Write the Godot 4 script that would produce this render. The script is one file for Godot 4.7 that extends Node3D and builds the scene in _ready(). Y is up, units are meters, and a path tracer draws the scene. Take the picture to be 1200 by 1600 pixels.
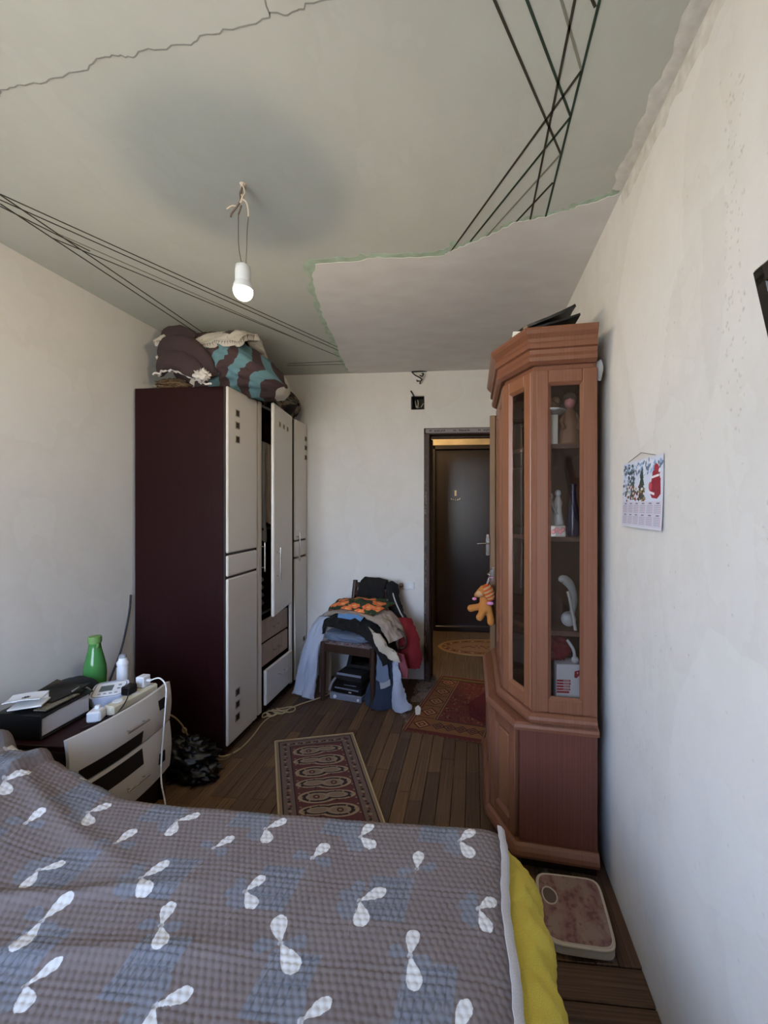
extends Node3D
# A bedroom under repair: mahogany and white wardrobe, display cabinet, bed, chair heaped with clothes.
# Room axes: x to the right along the far wall, y up, -z towards the far wall; the eye stands at (0, EYE, 0).

const EYE := 1.41
const FOCAL := 640.0
const PX := 680.0
const PY := 790.0
const YAW := 0.0907571
const XL := -1.95      # left wall
const XR := 0.515      # right wall
const ZF := -3.30      # far wall
const ZB := 0.70       # window wall
const TOP := 2.5       # ceiling

var M := {}            # materials
var T := {}            # textures
var rng := RandomNumberGenerator.new()
var nz := FastNoiseLite.new()

const BULB := 0.15
const HALL := 0.22

func _ready() -> void:
	# camera: level, turned a little left, frame shifted as in the photograph
	var cam := Camera3D.new()
	cam.name = "camera"
	add_child(cam)
	cam.position = Vector3(0, EYE, 0)
	cam.rotation.y = YAW
	var near := 0.05
	cam.set_frustum(near * 1600.0 / FOCAL, Vector2((600.0 - PX) / FOCAL, (PY - 800.0) / FOCAL) * near, near, 60.0)
	cam.current = true
	# sky seen through the window behind the camera
	var env := Environment.new()
	var sm := ProceduralSkyMaterial.new()
	sm.sky_top_color = Color(0.55, 0.69, 0.92)
	sm.sky_horizon_color = Color(0.92, 0.96, 1.0)
	sm.ground_horizon_color = Color(0.84, 0.83, 0.80)
	sm.ground_bottom_color = Color(0.70, 0.68, 0.64)
	sm.sun_angle_max = 0.0
	var sky := Sky.new()
	sky.sky_material = sm
	env.background_mode = Environment.BG_SKY
	env.sky = sky
	env.background_energy_multiplier = 9.0
	env.tonemap_mode = Environment.TONE_MAPPER_LINEAR
	env.tonemap_exposure = 2.25
	env.sdfgi_enabled = true
	env.ssao_enabled = true
	env.ssil_enabled = true
	var we := WorldEnvironment.new()
	we.name = "world_environment"
	we.environment = env
	add_child(we)

	nz.seed = 1
	nz.frequency = 0.05
	nz.fractal_octaves = 3
	make_materials()
	build_room()
	build_wardrobe()
	build_cabinet()
	build_bed()
	build_nightstand()
	build_chair()
	build_rugs()
	build_wardrobe_top()
	build_cabinet_things()
	build_small()

# ---------------------------------------------------------------- photograph pixels to rays
func ray(u: float, v: float) -> Vector3:
	var a := (u - PX) / FOCAL
	var b := -(v - PY) / FOCAL
	return Vector3(a * cos(YAW) - sin(YAW), b, -a * sin(YAW) - cos(YAW))
func on_y(u: float, v: float, y: float) -> Vector3:
	var r := ray(u, v)
	return Vector3(0, EYE, 0) + r * ((y - EYE) / r.y)
func on_x(u: float, v: float, x: float) -> Vector3:
	var r := ray(u, v)
	return Vector3(0, EYE, 0) + r * (x / r.x)
func on_z(u: float, v: float, z: float) -> Vector3:
	var r := ray(u, v)
	return Vector3(0, EYE, 0) + r * (z / r.z)

# ---------------------------------------------------------------- mesh builder
class MB:
	var v := PackedVector3Array()
	var n := PackedVector3Array()
	var t := PackedVector2Array()
	func tri3(a: Vector3, b: Vector3, c: Vector3, na: Vector3, nb: Vector3, nc: Vector3, ua := Vector2.ZERO, ub := Vector2.ZERO, uc := Vector2.ZERO) -> void:
		v.append(a); v.append(c); v.append(b)
		n.append(na); n.append(nc); n.append(nb)
		t.append(ua); t.append(uc); t.append(ub)
	func tri(a: Vector3, b: Vector3, c: Vector3) -> void:
		var m := (b - a).cross(c - a).normalized()
		tri3(a, b, c, m, m, m)
	func quad(a: Vector3, b: Vector3, c: Vector3, d: Vector3, u0 := Vector2(0, 0), u1 := Vector2(1, 0), u2 := Vector2(1, 1), u3 := Vector2(0, 1)) -> void:
		var m := (c - a).cross(d - b).normalized()
		tri3(a, b, c, m, m, m, u0, u1, u2)
		tri3(a, c, d, m, m, m, u0, u2, u3)
	# a convex face turned away from the given inner point
	func face(p: Array, inner: Vector3) -> void:
		var mid := Vector3.ZERO
		for q in p:
			mid += q
		mid /= p.size()
		var m: Vector3 = (p[1] - p[0]).cross(p[2] - p[0])
		var flip := m.dot(mid - inner) < 0
		for k in range(1, p.size() - 1):
			if flip:
				tri(p[0], p[k + 1], p[k])
			else:
				tri(p[0], p[k], p[k + 1])
	# box with chamfered edges
	func box(c: Vector3, s: Vector3, b := 0.0, xf := Transform3D.IDENTITY) -> void:
		var h := s * 0.5
		b = minf(b, minf(h.x, minf(h.y, h.z)) * 0.95)
		var mid: Vector3 = xf * c
		var P := func(x: float, y: float, z: float) -> Vector3:
			return xf * (c + Vector3(x, y, z))
		if b <= 0.0:
			for s1 in [-1.0, 1.0]:
				face([P.call(s1 * h.x, -h.y, -h.z), P.call(s1 * h.x, h.y, -h.z), P.call(s1 * h.x, h.y, h.z), P.call(s1 * h.x, -h.y, h.z)], mid)
				face([P.call(-h.x, s1 * h.y, -h.z), P.call(h.x, s1 * h.y, -h.z), P.call(h.x, s1 * h.y, h.z), P.call(-h.x, s1 * h.y, h.z)], mid)
				face([P.call(-h.x, -h.y, s1 * h.z), P.call(h.x, -h.y, s1 * h.z), P.call(h.x, h.y, s1 * h.z), P.call(-h.x, h.y, s1 * h.z)], mid)
			return
		var i := h - Vector3(b, b, b)
		for s1 in [-1.0, 1.0]:
			face([P.call(s1 * h.x, -i.y, -i.z), P.call(s1 * h.x, i.y, -i.z), P.call(s1 * h.x, i.y, i.z), P.call(s1 * h.x, -i.y, i.z)], mid)
			face([P.call(-i.x, s1 * h.y, -i.z), P.call(i.x, s1 * h.y, -i.z), P.call(i.x, s1 * h.y, i.z), P.call(-i.x, s1 * h.y, i.z)], mid)
			face([P.call(-i.x, -i.y, s1 * h.z), P.call(i.x, -i.y, s1 * h.z), P.call(i.x, i.y, s1 * h.z), P.call(-i.x, i.y, s1 * h.z)], mid)
			for s2 in [-1.0, 1.0]:
				face([P.call(s1 * h.x, s2 * i.y, -i.z), P.call(s1 * i.x, s2 * h.y, -i.z), P.call(s1 * i.x, s2 * h.y, i.z), P.call(s1 * h.x, s2 * i.y, i.z)], mid)
				face([P.call(s1 * h.x, -i.y, s2 * i.z), P.call(s1 * i.x, -i.y, s2 * h.z), P.call(s1 * i.x, i.y, s2 * h.z), P.call(s1 * h.x, i.y, s2 * i.z)], mid)
				face([P.call(-i.x, s1 * h.y, s2 * i.z), P.call(-i.x, s1 * i.y, s2 * h.z), P.call(i.x, s1 * i.y, s2 * h.z), P.call(i.x, s1 * h.y, s2 * i.z)], mid)
				for s3 in [-1.0, 1.0]:
					face([P.call(s1 * h.x, s2 * i.y, s3 * i.z), P.call(s1 * i.x, s2 * h.y, s3 * i.z), P.call(s1 * i.x, s2 * i.y, s3 * h.z)], mid)
	# smooth sheet over rows of points; closed rings in the second index when wrap
	func sheet(p: Array, wrap := false, flip := false, uv := true) -> void:
		var a := p.size()
		var b: int = p[0].size()
		var N := []
		for i in a:
			var row := PackedVector3Array()
			for j in b:
				var i0: int = maxi(i - 1, 0)
				var i1: int = mini(i + 1, a - 1)
				var j0: int = (j - 1 + b) % b if wrap else maxi(j - 1, 0)
				var j1: int = (j + 1) % b if wrap else mini(j + 1, b - 1)
				var m: Vector3 = (p[i1][j] - p[i0][j]).cross(p[i][j1] - p[i][j0])
				if m.length_squared() < 1e-16:
					var i2: int = mini(i + 1, a - 1) if i < a / 2 else maxi(i - 1, 0)
					m = (p[i1][j] - p[i0][j]).cross(p[i2][j1] - p[i2][j0])
				m = m.normalized()
				row.append(-m if flip else m)
			N.append(row)
		var bb := b if wrap else b - 1
		for i in a - 1:
			for j in bb:
				var k := (j + 1) % b
				var ua := Vector2(float(j) / bb, float(i) / (a - 1))
				var ub := Vector2(float(j + 1) / bb, float(i) / (a - 1))
				var uc := Vector2(float(j + 1) / bb, float(i + 1) / (a - 1))
				var ud := Vector2(float(j) / bb, float(i + 1) / (a - 1))
				if flip:
					tri3(p[i][j], p[i][k], p[i + 1][k], N[i][j], N[i][k], N[i + 1][k], ua, ub, uc)
					tri3(p[i][j], p[i + 1][k], p[i + 1][j], N[i][j], N[i + 1][k], N[i + 1][j], ua, uc, ud)
				else:
					tri3(p[i][j], p[i + 1][k], p[i][k], N[i][j], N[i + 1][k], N[i][k], ua, uc, ub)
					tri3(p[i][j], p[i + 1][j], p[i + 1][k], N[i][j], N[i + 1][j], N[i + 1][k], ua, ud, uc)
	# round bar along points; radius may be one number or a list
	func tube(pts: Array, r, sides := 8, caps := true) -> void:
		var rings := []
		var up := Vector3.ZERO
		var cnt := pts.size()
		for i in cnt:
			var d: Vector3 = (pts[mini(i + 1, cnt - 1)] - pts[maxi(i - 1, 0)]).normalized()
			if up == Vector3.ZERO:
				up = Vector3.RIGHT if absf(d.x) < 0.8 else Vector3.UP
			up = (up - d * up.dot(d)).normalized()
			var w := d.cross(up)
			var rr: float = r[i] if r is Array else r
			var ring := PackedVector3Array()
			for k in sides:
				var an := TAU * k / sides
				ring.append(pts[i] + (up * cos(an) + w * sin(an)) * rr)
			rings.append(ring)
		sheet(rings, true, true)
		if caps:
			for e in [0, cnt - 1]:
				var inner: Vector3 = pts[1] if e == 0 else pts[cnt - 2]
				face(Array(rings[e]), inner)
	# turned profile of (radius, height)
	func lathe(prof: Array, sides := 20, xf := Transform3D.IDENTITY) -> void:
		var rings := []
		for q in prof:
			var ring := PackedVector3Array()
			for k in sides:
				var an := TAU * k / sides
				ring.append(xf * Vector3(q.x * cos(an), q.y, q.x * sin(an)))
			rings.append(ring)
		sheet(rings, true, false)
		var mid: Vector3 = xf * Vector3(0, (prof[0].y + prof[prof.size() - 1].y) * 0.5, 0)
		for e in [0, prof.size() - 1]:
			if prof[e].x > 0.0005:
				face(Array(rings[e]), mid)
	# upright prism over a plan outline given as (x, z)
	func prism(poly: PackedVector2Array, y0: float, y1: float, xf := Transform3D.IDENTITY) -> void:
		var idx := Geometry2D.triangulate_polygon(poly)
		for k in range(0, idx.size(), 3):
			var a := poly[idx[k]]
			var b := poly[idx[k + 1]]
			var c := poly[idx[k + 2]]
			for s in [0, 1]:
				var y := y1 if s == 1 else y0
				var m := (Vector3(b.x - a.x, 0, b.y - a.y)).cross(Vector3(c.x - a.x, 0, c.y - a.y))
				var up := m.y > 0
				if up == (s == 1):
					tri(xf * Vector3(a.x, y, a.y), xf * Vector3(b.x, y, b.y), xf * Vector3(c.x, y, c.y))
				else:
					tri(xf * Vector3(a.x, y, a.y), xf * Vector3(c.x, y, c.y), xf * Vector3(b.x, y, b.y))
		var area := 0.0
		for k in poly.size():
			area += poly[k].cross(poly[(k + 1) % poly.size()])
		var cw := area < 0.0
		for k in poly.size():
			var a := poly[k]
			var b := poly[(k + 1) % poly.size()]
			var q := [Vector3(a.x, y0, a.y), Vector3(b.x, y0, b.y), Vector3(b.x, y1, b.y), Vector3(a.x, y1, a.y)]
			if cw:
				quad(xf * q[0], xf * q[1], xf * q[2], xf * q[3])
			else:
				quad(xf * q[1], xf * q[0], xf * q[3], xf * q[2])
	# egg with lumps
	func blob(c: Vector3, r: Vector3, noise: FastNoiseLite = null, amp := 0.0, freq := 1.0, xf := Transform3D.IDENTITY, nu := 28, nv := 18, power := 1.0) -> void:
		var rings := []
		for i in nv + 1:
			var ph := PI * (float(i) / nv - 0.5)
			var ring := PackedVector3Array()
			for k in nu:
				var an := TAU * k / nu
				var d := Vector3(cos(ph) * cos(an), sin(ph), cos(ph) * sin(an))
				var e := Vector3(signf(d.x) * pow(absf(d.x), power), signf(d.y) * pow(absf(d.y), power), signf(d.z) * pow(absf(d.z), power))
				var f := 1.0
				if noise:
					f += amp * noise.get_noise_3d(d.x * freq * 100.0 + c.x * 70.0, d.y * freq * 100.0, d.z * freq * 100.0 + c.z * 70.0)
				ring.append(xf * (c + e * r * f))
			rings.append(ring)
		sheet(rings, true, false)
	# cloth with thickness between two smooth faces
	func cloth(p: Array, th: float) -> void:
		var a := p.size()
		var b: int = p[0].size()
		var q := []
		for i in a:
			var row := PackedVector3Array()
			for j in b:
				var m: Vector3 = (p[mini(i + 1, a - 1)][j] - p[maxi(i - 1, 0)][j]).cross(p[i][mini(j + 1, b - 1)] - p[i][maxi(j - 1, 0)]).normalized()
				row.append(p[i][j] - m * th)
			q.append(row)
		sheet(p, false, false)
		sheet(q, false, true)
		for i in a - 1:
			quad(p[i][0], p[i + 1][0], q[i + 1][0], q[i][0])
			quad(p[i + 1][b - 1], p[i][b - 1], q[i][b - 1], q[i + 1][b - 1])
		for j in b - 1:
			quad(p[0][j + 1], p[0][j], q[0][j], q[0][j + 1])
			quad(p[a - 1][j], p[a - 1][j + 1], q[a - 1][j + 1], q[a - 1][j])
	func mesh() -> ArrayMesh:
		var arr := []
		arr.resize(Mesh.ARRAY_MAX)
		arr[Mesh.ARRAY_VERTEX] = v
		arr[Mesh.ARRAY_NORMAL] = n
		arr[Mesh.ARRAY_TEX_UV] = t
		var am := ArrayMesh.new()
		am.add_surface_from_arrays(Mesh.PRIMITIVE_TRIANGLES, arr)
		return am

# smooth interpolation through ribs (rows of points) to a fine grid, with small folds
func loft(ribs: Array, nu: int, nv: int, amp := 0.0, freq := 1.0) -> Array:
	var a := ribs.size()
	var out := []
	for i in nu + 1:
		var s := float(i) / nu * (a - 1)
		var i1 := mini(int(s), a - 2)
		var f := s - i1
		var row := PackedVector3Array()
		for j in nv + 1:
			var b: int = ribs[0].size()
			var w := float(j) / nv * (b - 1)
			var j1 := mini(int(w), b - 2)
			var g := w - j1
			var q := []
			for di in [-1, 0, 1, 2]:
				var ii := clampi(i1 + di, 0, a - 1)
				q.append(cub(ribs[ii][maxi(j1 - 1, 0)], ribs[ii][j1], ribs[ii][j1 + 1], ribs[ii][mini(j1 + 2, b - 1)], g))
			row.append(cub(q[0], q[1], q[2], q[3], f))
		out.append(row)
	if amp > 0.0:
		var res := []
		for i in nu + 1:
			var row := PackedVector3Array()
			for j in nv + 1:
				var m: Vector3 = (out[mini(i + 1, nu)][j] - out[maxi(i - 1, 0)][j]).cross(out[i][mini(j + 1, nv)] - out[i][maxi(j - 1, 0)]).normalized()
				var p: Vector3 = out[i][j]
				var e := nz.get_noise_3d(p.x * 160.0 * freq, p.y * 70.0 * freq, p.z * 160.0 * freq) + 0.32 * nz.get_noise_3d(p.x * 420.0 * freq, p.y * 200.0 * freq, p.z * 420.0 * freq)
				row.append(p + m * e * amp)
			res.append(row)
		return res
	return out
func cub(a: Vector3, b: Vector3, c: Vector3, d: Vector3, t: float) -> Vector3:
	return b + 0.5 * t * (c - a + t * (2.0 * a - 5.0 * b + 4.0 * c - d + t * (3.0 * (b - c) + d - a)))
# smooth curve through points
func curve(p: Array, per := 8) -> Array:
	var out := []
	for k in p.size() - 1:
		for s in per:
			out.append(cub(p[maxi(k - 1, 0)], p[k], p[k + 1], p[mini(k + 2, p.size() - 1)], float(s) / per))
	out.append(p[p.size() - 1])
	return out
# plan outline moved outwards by d with mitred corners (open line; outward is to the right of travel in x, z)
func mitre(line: Array, d: float) -> Array:
	var out := []
	for k in line.size():
		var p: Vector2 = line[k]
		var e0: Vector2 = (p - line[k - 1]).normalized() if k > 0 else Vector2.ZERO
		var e1: Vector2 = (line[k + 1] - p).normalized() if k < line.size() - 1 else Vector2.ZERO
		var n0 := Vector2(e0.y, -e0.x)
		var n1 := Vector2(e1.y, -e1.x)
		if k == 0:
			out.append(p + n1 * d)
		elif k == line.size() - 1:
			out.append(p + n0 * d)
		else:
			var m := (n0 + n1).normalized()
			out.append(p + m * d / maxf(m.dot(n1), 0.3))
	return out
# moulding: profile of (outward, height) swept along a plan line, back closed along the line itself
func moulding(mb: MB, line: Array, prof: Array) -> void:
	var rings := []
	for q in prof:
		rings.append(mitre(line, q.x))
	for k in prof.size():
		var k2 := (k + 1) % prof.size()
		for i in line.size() - 1:
			var a := Vector3(rings[k][i].x, prof[k].y, rings[k][i].y)
			var b := Vector3(rings[k][i + 1].x, prof[k].y, rings[k][i + 1].y)
			var c := Vector3(rings[k2][i + 1].x, prof[k2].y, rings[k2][i + 1].y)
			var d := Vector3(rings[k2][i].x, prof[k2].y, rings[k2][i].y)
			mb.quad(a, b, c, d)
	for e in [0, line.size() - 1]:
		var cap := []
		for k in prof.size():
			cap.append(Vector3(rings[k][e].x, prof[k].y, rings[k][e].y))
		var inner := Vector3(line[1 if e == 0 else e - 1].x, prof[0].y, line[1 if e == 0 else e - 1].y)
		mb.face(cap, inner)

# ---------------------------------------------------------------- nodes
var names := {}
func numbered(called: String) -> String:
	if not names.has(called):
		names[called] = 0
		return called
	names[called] += 1
	return "%s_%03d" % [called, names[called]]
func tag(o: Node, label: String, category: String, group := "", kind := "") -> void:
	if label: o.set_meta("label", label)
	if category: o.set_meta("category", category)
	if group: o.set_meta("group", group)
	if kind: o.set_meta("kind", kind)
func thing(called: String, label: String, category: String, at := Vector3.ZERO, turn := 0.0, group := "") -> Node3D:
	var o := Node3D.new()
	o.name = numbered(called)
	add_child(o)
	o.position = at
	o.rotation.y = turn
	tag(o, label, category, group)
	return o
func obj(called: String, mb: MB, m: Material, parent: Node = null) -> MeshInstance3D:
	return put(called, mb.mesh(), m, parent)
func put(called: String, mesh: Mesh, m: Material, parent: Node = null) -> MeshInstance3D:
	var o := MeshInstance3D.new()
	o.mesh = mesh
	o.material_override = m
	o.cast_shadow = GeometryInstance3D.SHADOW_CASTING_SETTING_ON
	if parent == null:
		o.name = numbered(called)
		add_child(o)
	else:
		o.name = called
		parent.add_child(o, true)
	return o
func struct(called: String, mb: MB, m: Material) -> MeshInstance3D:
	var o := obj(called, mb, m)
	o.set_meta("kind", "structure")
	return o
func bx(c: Vector3, s: Vector3, b := 0.0, xf := Transform3D.IDENTITY) -> MB:
	var q := MB.new()
	q.box(c, s, b, xf)
	return q
func tb(pts: Array, r, sides := 8) -> MB:
	var q := MB.new()
	q.tube(pts, r, sides)
	return q
func lt(prof: Array, sides := 20, xf := Transform3D.IDENTITY) -> MB:
	var q := MB.new()
	q.lathe(prof, sides, xf)
	return q
# a wall in the plane of two axes with openings: cells of a grid, only outer sides drawn
func wall(axis: int, at0: float, at1: float, us: Array, vs: Array, holes: Array, flipu := false) -> MB:
	var mb := MB.new()
	var P := func(w: float, u: float, y: float) -> Vector3:
		return Vector3(w, y, u) if axis == 0 else Vector3(u, y, w)
	var solid := func(i: int, j: int) -> bool:
		if i < 0 or j < 0 or i >= us.size() - 1 or j >= vs.size() - 1: return false
		var cu: float = (us[i] + us[i + 1]) * 0.5
		var cv: float = (vs[j] + vs[j + 1]) * 0.5
		for h in holes:
			if cu > h[0] and cu < h[1] and cv > h[2] and cv < h[3]: return false
		return true
	var U := func(u: float, y: float) -> Vector2:
		var a: float = (u - us[0]) / (us[us.size() - 1] - us[0])
		return Vector2(a, 1.0 - (y - vs[0]) / (vs[vs.size() - 1] - vs[0]))
	for i in us.size() - 1:
		for j in vs.size() - 1:
			if not solid.call(i, j): continue
			var u0: float = us[i]
			var u1: float = us[i + 1]
			var v0: float = vs[j]
			var v1: float = vs[j + 1]
			var c: Vector3 = P.call((at0 + at1) * 0.5, (u0 + u1) * 0.5, (v0 + v1) * 0.5)
			for w in [at0, at1]:
				var q := [P.call(w, u0, v0), P.call(w, u1, v0), P.call(w, u1, v1), P.call(w, u0, v1)]
				var t := [U.call(u0, v0), U.call(u1, v0), U.call(u1, v1), U.call(u0, v1)]
				var m: Vector3 = (q[1] - q[0]).cross(q[3] - q[0])
				if m.dot(q[0] - c) > 0: mb.quad(q[0], q[1], q[2], q[3], t[0], t[1], t[2], t[3])
				else: mb.quad(q[0], q[3], q[2], q[1], t[0], t[3], t[2], t[1])
			if not solid.call(i - 1, j): mb.face([P.call(at0, u0, v0), P.call(at1, u0, v0), P.call(at1, u0, v1), P.call(at0, u0, v1)], c)
			if not solid.call(i + 1, j): mb.face([P.call(at0, u1, v0), P.call(at1, u1, v0), P.call(at1, u1, v1), P.call(at0, u1, v1)], c)
			if not solid.call(i, j - 1): mb.face([P.call(at0, u0, v0), P.call(at1, u0, v0), P.call(at1, u1, v0), P.call(at0, u1, v0)], c)
			if not solid.call(i, j + 1): mb.face([P.call(at0, u0, v1), P.call(at1, u0, v1), P.call(at1, u1, v1), P.call(at0, u1, v1)], c)
	return mb

# ---------------------------------------------------------------- textures: what surfaces are made of
func gray(im: Image, lo: Color, hi: Color, gamma := 1.0) -> Image:
	im.convert(Image.FORMAT_L8)
	var d := im.get_data()
	var out := PackedByteArray()
	out.resize(d.size() * 3)
	var lut := PackedByteArray()
	for k in 256:
		var c := lo.lerp(hi, pow(k / 255.0, gamma))
		lut.append(c.r8); lut.append(c.g8); lut.append(c.b8)
	for k in d.size():
		var q := d[k] * 3
		out[k * 3] = lut[q]; out[k * 3 + 1] = lut[q + 1]; out[k * 3 + 2] = lut[q + 2]
	return Image.create_from_data(im.get_width(), im.get_height(), false, Image.FORMAT_RGB8, out)
func noise(sd: int, freq: float, oct := 4, kind := FastNoiseLite.TYPE_SIMPLEX_SMOOTH) -> FastNoiseLite:
	var f := FastNoiseLite.new()
	f.seed = sd
	f.frequency = freq
	f.noise_type = kind
	f.fractal_octaves = oct
	return f
func tex(im: Image) -> ImageTexture:
	im.generate_mipmaps()
	return ImageTexture.create_from_image(im)
func ell(im: Image, c: Vector2, r: Vector2, rot: float, col: Color) -> void:
	var m := maxf(r.x, r.y)
	var cs := cos(rot)
	var sn := sin(rot)
	for y in range(maxi(int(c.y - m), 0), mini(int(c.y + m) + 1, im.get_height() - 1) + 1):
		for x in range(maxi(int(c.x - m), 0), mini(int(c.x + m) + 1, im.get_width() - 1) + 1):
			var dx := x - c.x
			var dy := y - c.y
			var a := (dx * cs + dy * sn) / r.x
			var b := (-dx * sn + dy * cs) / r.y
			if a * a + b * b <= 1.0:
				im.set_pixel(x, y, im.get_pixel(x, y).lerp(col, col.a) if col.a < 1.0 else col)
func pol(im: Image, pts: PackedVector2Array, col: Color) -> void:
	var lo := pts[0]
	var hi := pts[0]
	for p in pts:
		lo = lo.min(p)
		hi = hi.max(p)
	for y in range(maxi(int(lo.y), 0), mini(int(hi.y) + 1, im.get_height() - 1) + 1):
		for x in range(maxi(int(lo.x), 0), mini(int(hi.x) + 1, im.get_width() - 1) + 1):
			if Geometry2D.is_point_in_polygon(Vector2(x, y), pts):
				im.set_pixel(x, y, Color(im.get_pixel(x, y).lerp(col, col.a), 1.0))
func lin(im: Image, a: Vector2, b: Vector2, w: float, col: Color) -> void:
	var d := (b - a).normalized()
	var s := Vector2(-d.y, d.x) * w * 0.5
	pol(im, PackedVector2Array([a + s, b + s, b - s, a - s]), col)

func mat(key: String, c: Color, rough := 0.6, tx = null, scale := Vector3.ONE, world := false, metal := 0.0) -> StandardMaterial3D:
	var m := StandardMaterial3D.new()
	m.albedo_color = c
	m.roughness = rough
	m.metallic = metal
	if tx:
		m.albedo_texture = tx
		m.uv1_triplanar = true
		m.uv1_world_triplanar = world
		m.uv1_scale = scale
	M[key] = m
	return m
func uvmat(key: String, im: Image, rough := 0.8) -> StandardMaterial3D:
	var m := StandardMaterial3D.new()
	m.albedo_texture = tex(im)
	m.roughness = rough
	m.texture_filter = BaseMaterial3D.TEXTURE_FILTER_LINEAR_WITH_MIPMAPS_ANISOTROPIC
	M[key] = m
	return m

func make_materials() -> void:
	var W := Color.WHITE
	# grain streaks run along the second image axis
	var wood := noise(3, 0.03, 4).get_seamless_image(512, 40)
	wood.resize(512, 512, Image.INTERPOLATE_CUBIC)
	T.wood = tex(gray(wood, Color(0.62, 0.60, 0.58), W, 0.9))
	var wood2 := noise(8, 0.05, 5).get_seamless_image(512, 24)
	wood2.resize(512, 512, Image.INTERPOLATE_CUBIC)
	T.wood_soft = tex(gray(wood2, Color(0.82, 0.78, 0.76), W))
	T.old = tex(gray(noise(11, 0.02, 5).get_seamless_image(512, 512), Color(0.55, 0.53, 0.52), W, 0.8))
	T.mottle = tex(gray(noise(5, 0.008, 5).get_seamless_image(512, 512), Color(0.86, 0.855, 0.84), W))
	T.weave = tex(gray(noise(9, 0.25, 2).get_seamless_image(256, 256), Color(0.78, 0.78, 0.78), W))
	T.soft = tex(gray(noise(6, 0.01, 4).get_seamless_image(512, 512), Color(0.945, 0.94, 0.935), W))
	T.rubble = tex(gray(noise(21, 0.03, 5).get_seamless_image(512, 512), Color(0.45, 0.42, 0.40), W))
	T.bump = tex(gray(noise(31, 0.05, 4).get_seamless_image(512, 512), Color.BLACK, W))

	# room
	mat("dark_wall", Color(0.16, 0.13, 0.11), 0.9)
	mat("hall_wall", Color(0.86, 0.80, 0.68), 0.85, T.mottle, Vector3.ONE * 0.8, true)
	mat("hall_floor", Color(0.46, 0.40, 0.34), 0.55, T.wood, Vector3(4, 1, 1.2), true)
	mat("screed", Color(0.64, 0.58, 0.53), 0.95, T.rubble, Vector3.ONE * 2.0, true)
	mat("rubble", Color(0.70, 0.64, 0.59), 0.95, T.rubble, Vector3.ONE * 5.0)
	mat("tile_white", Color(0.88, 0.87, 0.83), 0.4)
	for k in 6:
		var c: Color = [Color(0.435, 0.335, 0.255), Color(0.385, 0.298, 0.235), Color(0.480, 0.370, 0.268), Color(0.360, 0.280, 0.228), Color(0.515, 0.395, 0.285), Color(0.415, 0.312, 0.238)][k]
		mat("plank%d" % k, c, 0.52 + 0.03 * k, T.wood, Vector3(7, 3, 1.3), true)
		mat("plankx%d" % k, c, 0.52 + 0.03 * k, T.wood, Vector3(7, 3, 1.3))
		M["plankx%d" % k].uv1_offset = Vector3(k * 0.37, k * 0.21, k * 0.13)
	mat("patch_plaster", Color(0.865, 0.855, 0.845), 0.9, T.soft, Vector3(0.7, 1, 1.4), true)
	mat("green_paint", Color(0.72, 0.80, 0.72), 0.9, T.mottle, Vector3.ONE * 3.0, true)
	mat("stripe_dark", Color(0.20, 0.19, 0.15), 0.8)
	mat("stripe_green", Color(0.14, 0.22, 0.17), 0.8)
	mat("stripe_pale", Color(0.50, 0.50, 0.45), 0.8)
	mat("crack", Color(0.56, 0.56, 0.535), 0.95)
	mat("frame_brown", Color(0.30, 0.22, 0.19), 0.6, T.old, Vector3.ONE * 4.0, true)
	mat("frame_pale", Color(0.55, 0.50, 0.46), 0.8, T.old, Vector3.ONE * 6.0, true)
	mat("pvc", Color(0.92, 0.92, 0.91), 0.35)
	# furniture
	var mw := mat("mahogany", Color(0.160, 0.066, 0.076), 0.34, T.wood_soft, Vector3(6, 1, 6))
	mw.metallic_specular = 0.3
	mat("mahogany_dull", Color(0.13, 0.085, 0.085), 0.45, T.wood_soft, Vector3(6, 1, 6))
	var wh := mat("gloss_white", Color(0.83, 0.81, 0.78), 0.28)
	wh.clearcoat_enabled = true
	wh.clearcoat = 0.3
	mat("gloss_edge", Color(0.93, 0.93, 0.93), 0.3)
	mat("drawer_wood", Color(0.70, 0.62, 0.55), 0.4, T.wood_soft, Vector3(3, 3, 3))
	mat("inlay", Color(0.05, 0.035, 0.035), 0.55)
	mat("inlay_rim", Color(0.62, 0.58, 0.50), 0.35, null, Vector3.ONE, false, 0.6)
	mat("chrome", Color(0.80, 0.80, 0.80), 0.22, null, Vector3.ONE, false, 1.0)
	mat("alder", Color(0.520, 0.345, 0.258), 0.38, T.wood_soft, Vector3(8, 0.8, 8))
	mat("alder_red", Color(0.435, 0.265, 0.218), 0.36, T.wood_soft, Vector3(5, 0.6, 5))
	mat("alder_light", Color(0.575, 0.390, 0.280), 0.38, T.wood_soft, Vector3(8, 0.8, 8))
	mat("cabinet_inside", Color(0.42, 0.28, 0.21), 0.6, T.wood_soft, Vector3(5, 0.8, 5))
	mat("shelf", Color(0.42, 0.28, 0.21), 0.5, T.wood_soft, Vector3(4, 4, 4))
	var gl := mat("glass", Color(0.16, 0.12, 0.10, 0.22), 0.02)
	gl.transparency = BaseMaterial3D.TRANSPARENCY_ALPHA
	var wg := mat("window_glass", Color(0.95, 0.97, 0.97, 0.06), 0.0)
	wg.transparency = BaseMaterial3D.TRANSPARENCY_ALPHA
	mat("chair_wood", Color(0.25, 0.155, 0.11), 0.45, T.wood, Vector3(6, 1, 6))
	mat("door_leaf", Color(0.52, 0.40, 0.27), 0.45, T.wood_soft, Vector3(5, 1, 5), true)
	mat("entrance", Color(0.165, 0.14, 0.15), 0.28, T.wood_soft, Vector3(4, 0.5, 4), true)
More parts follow.
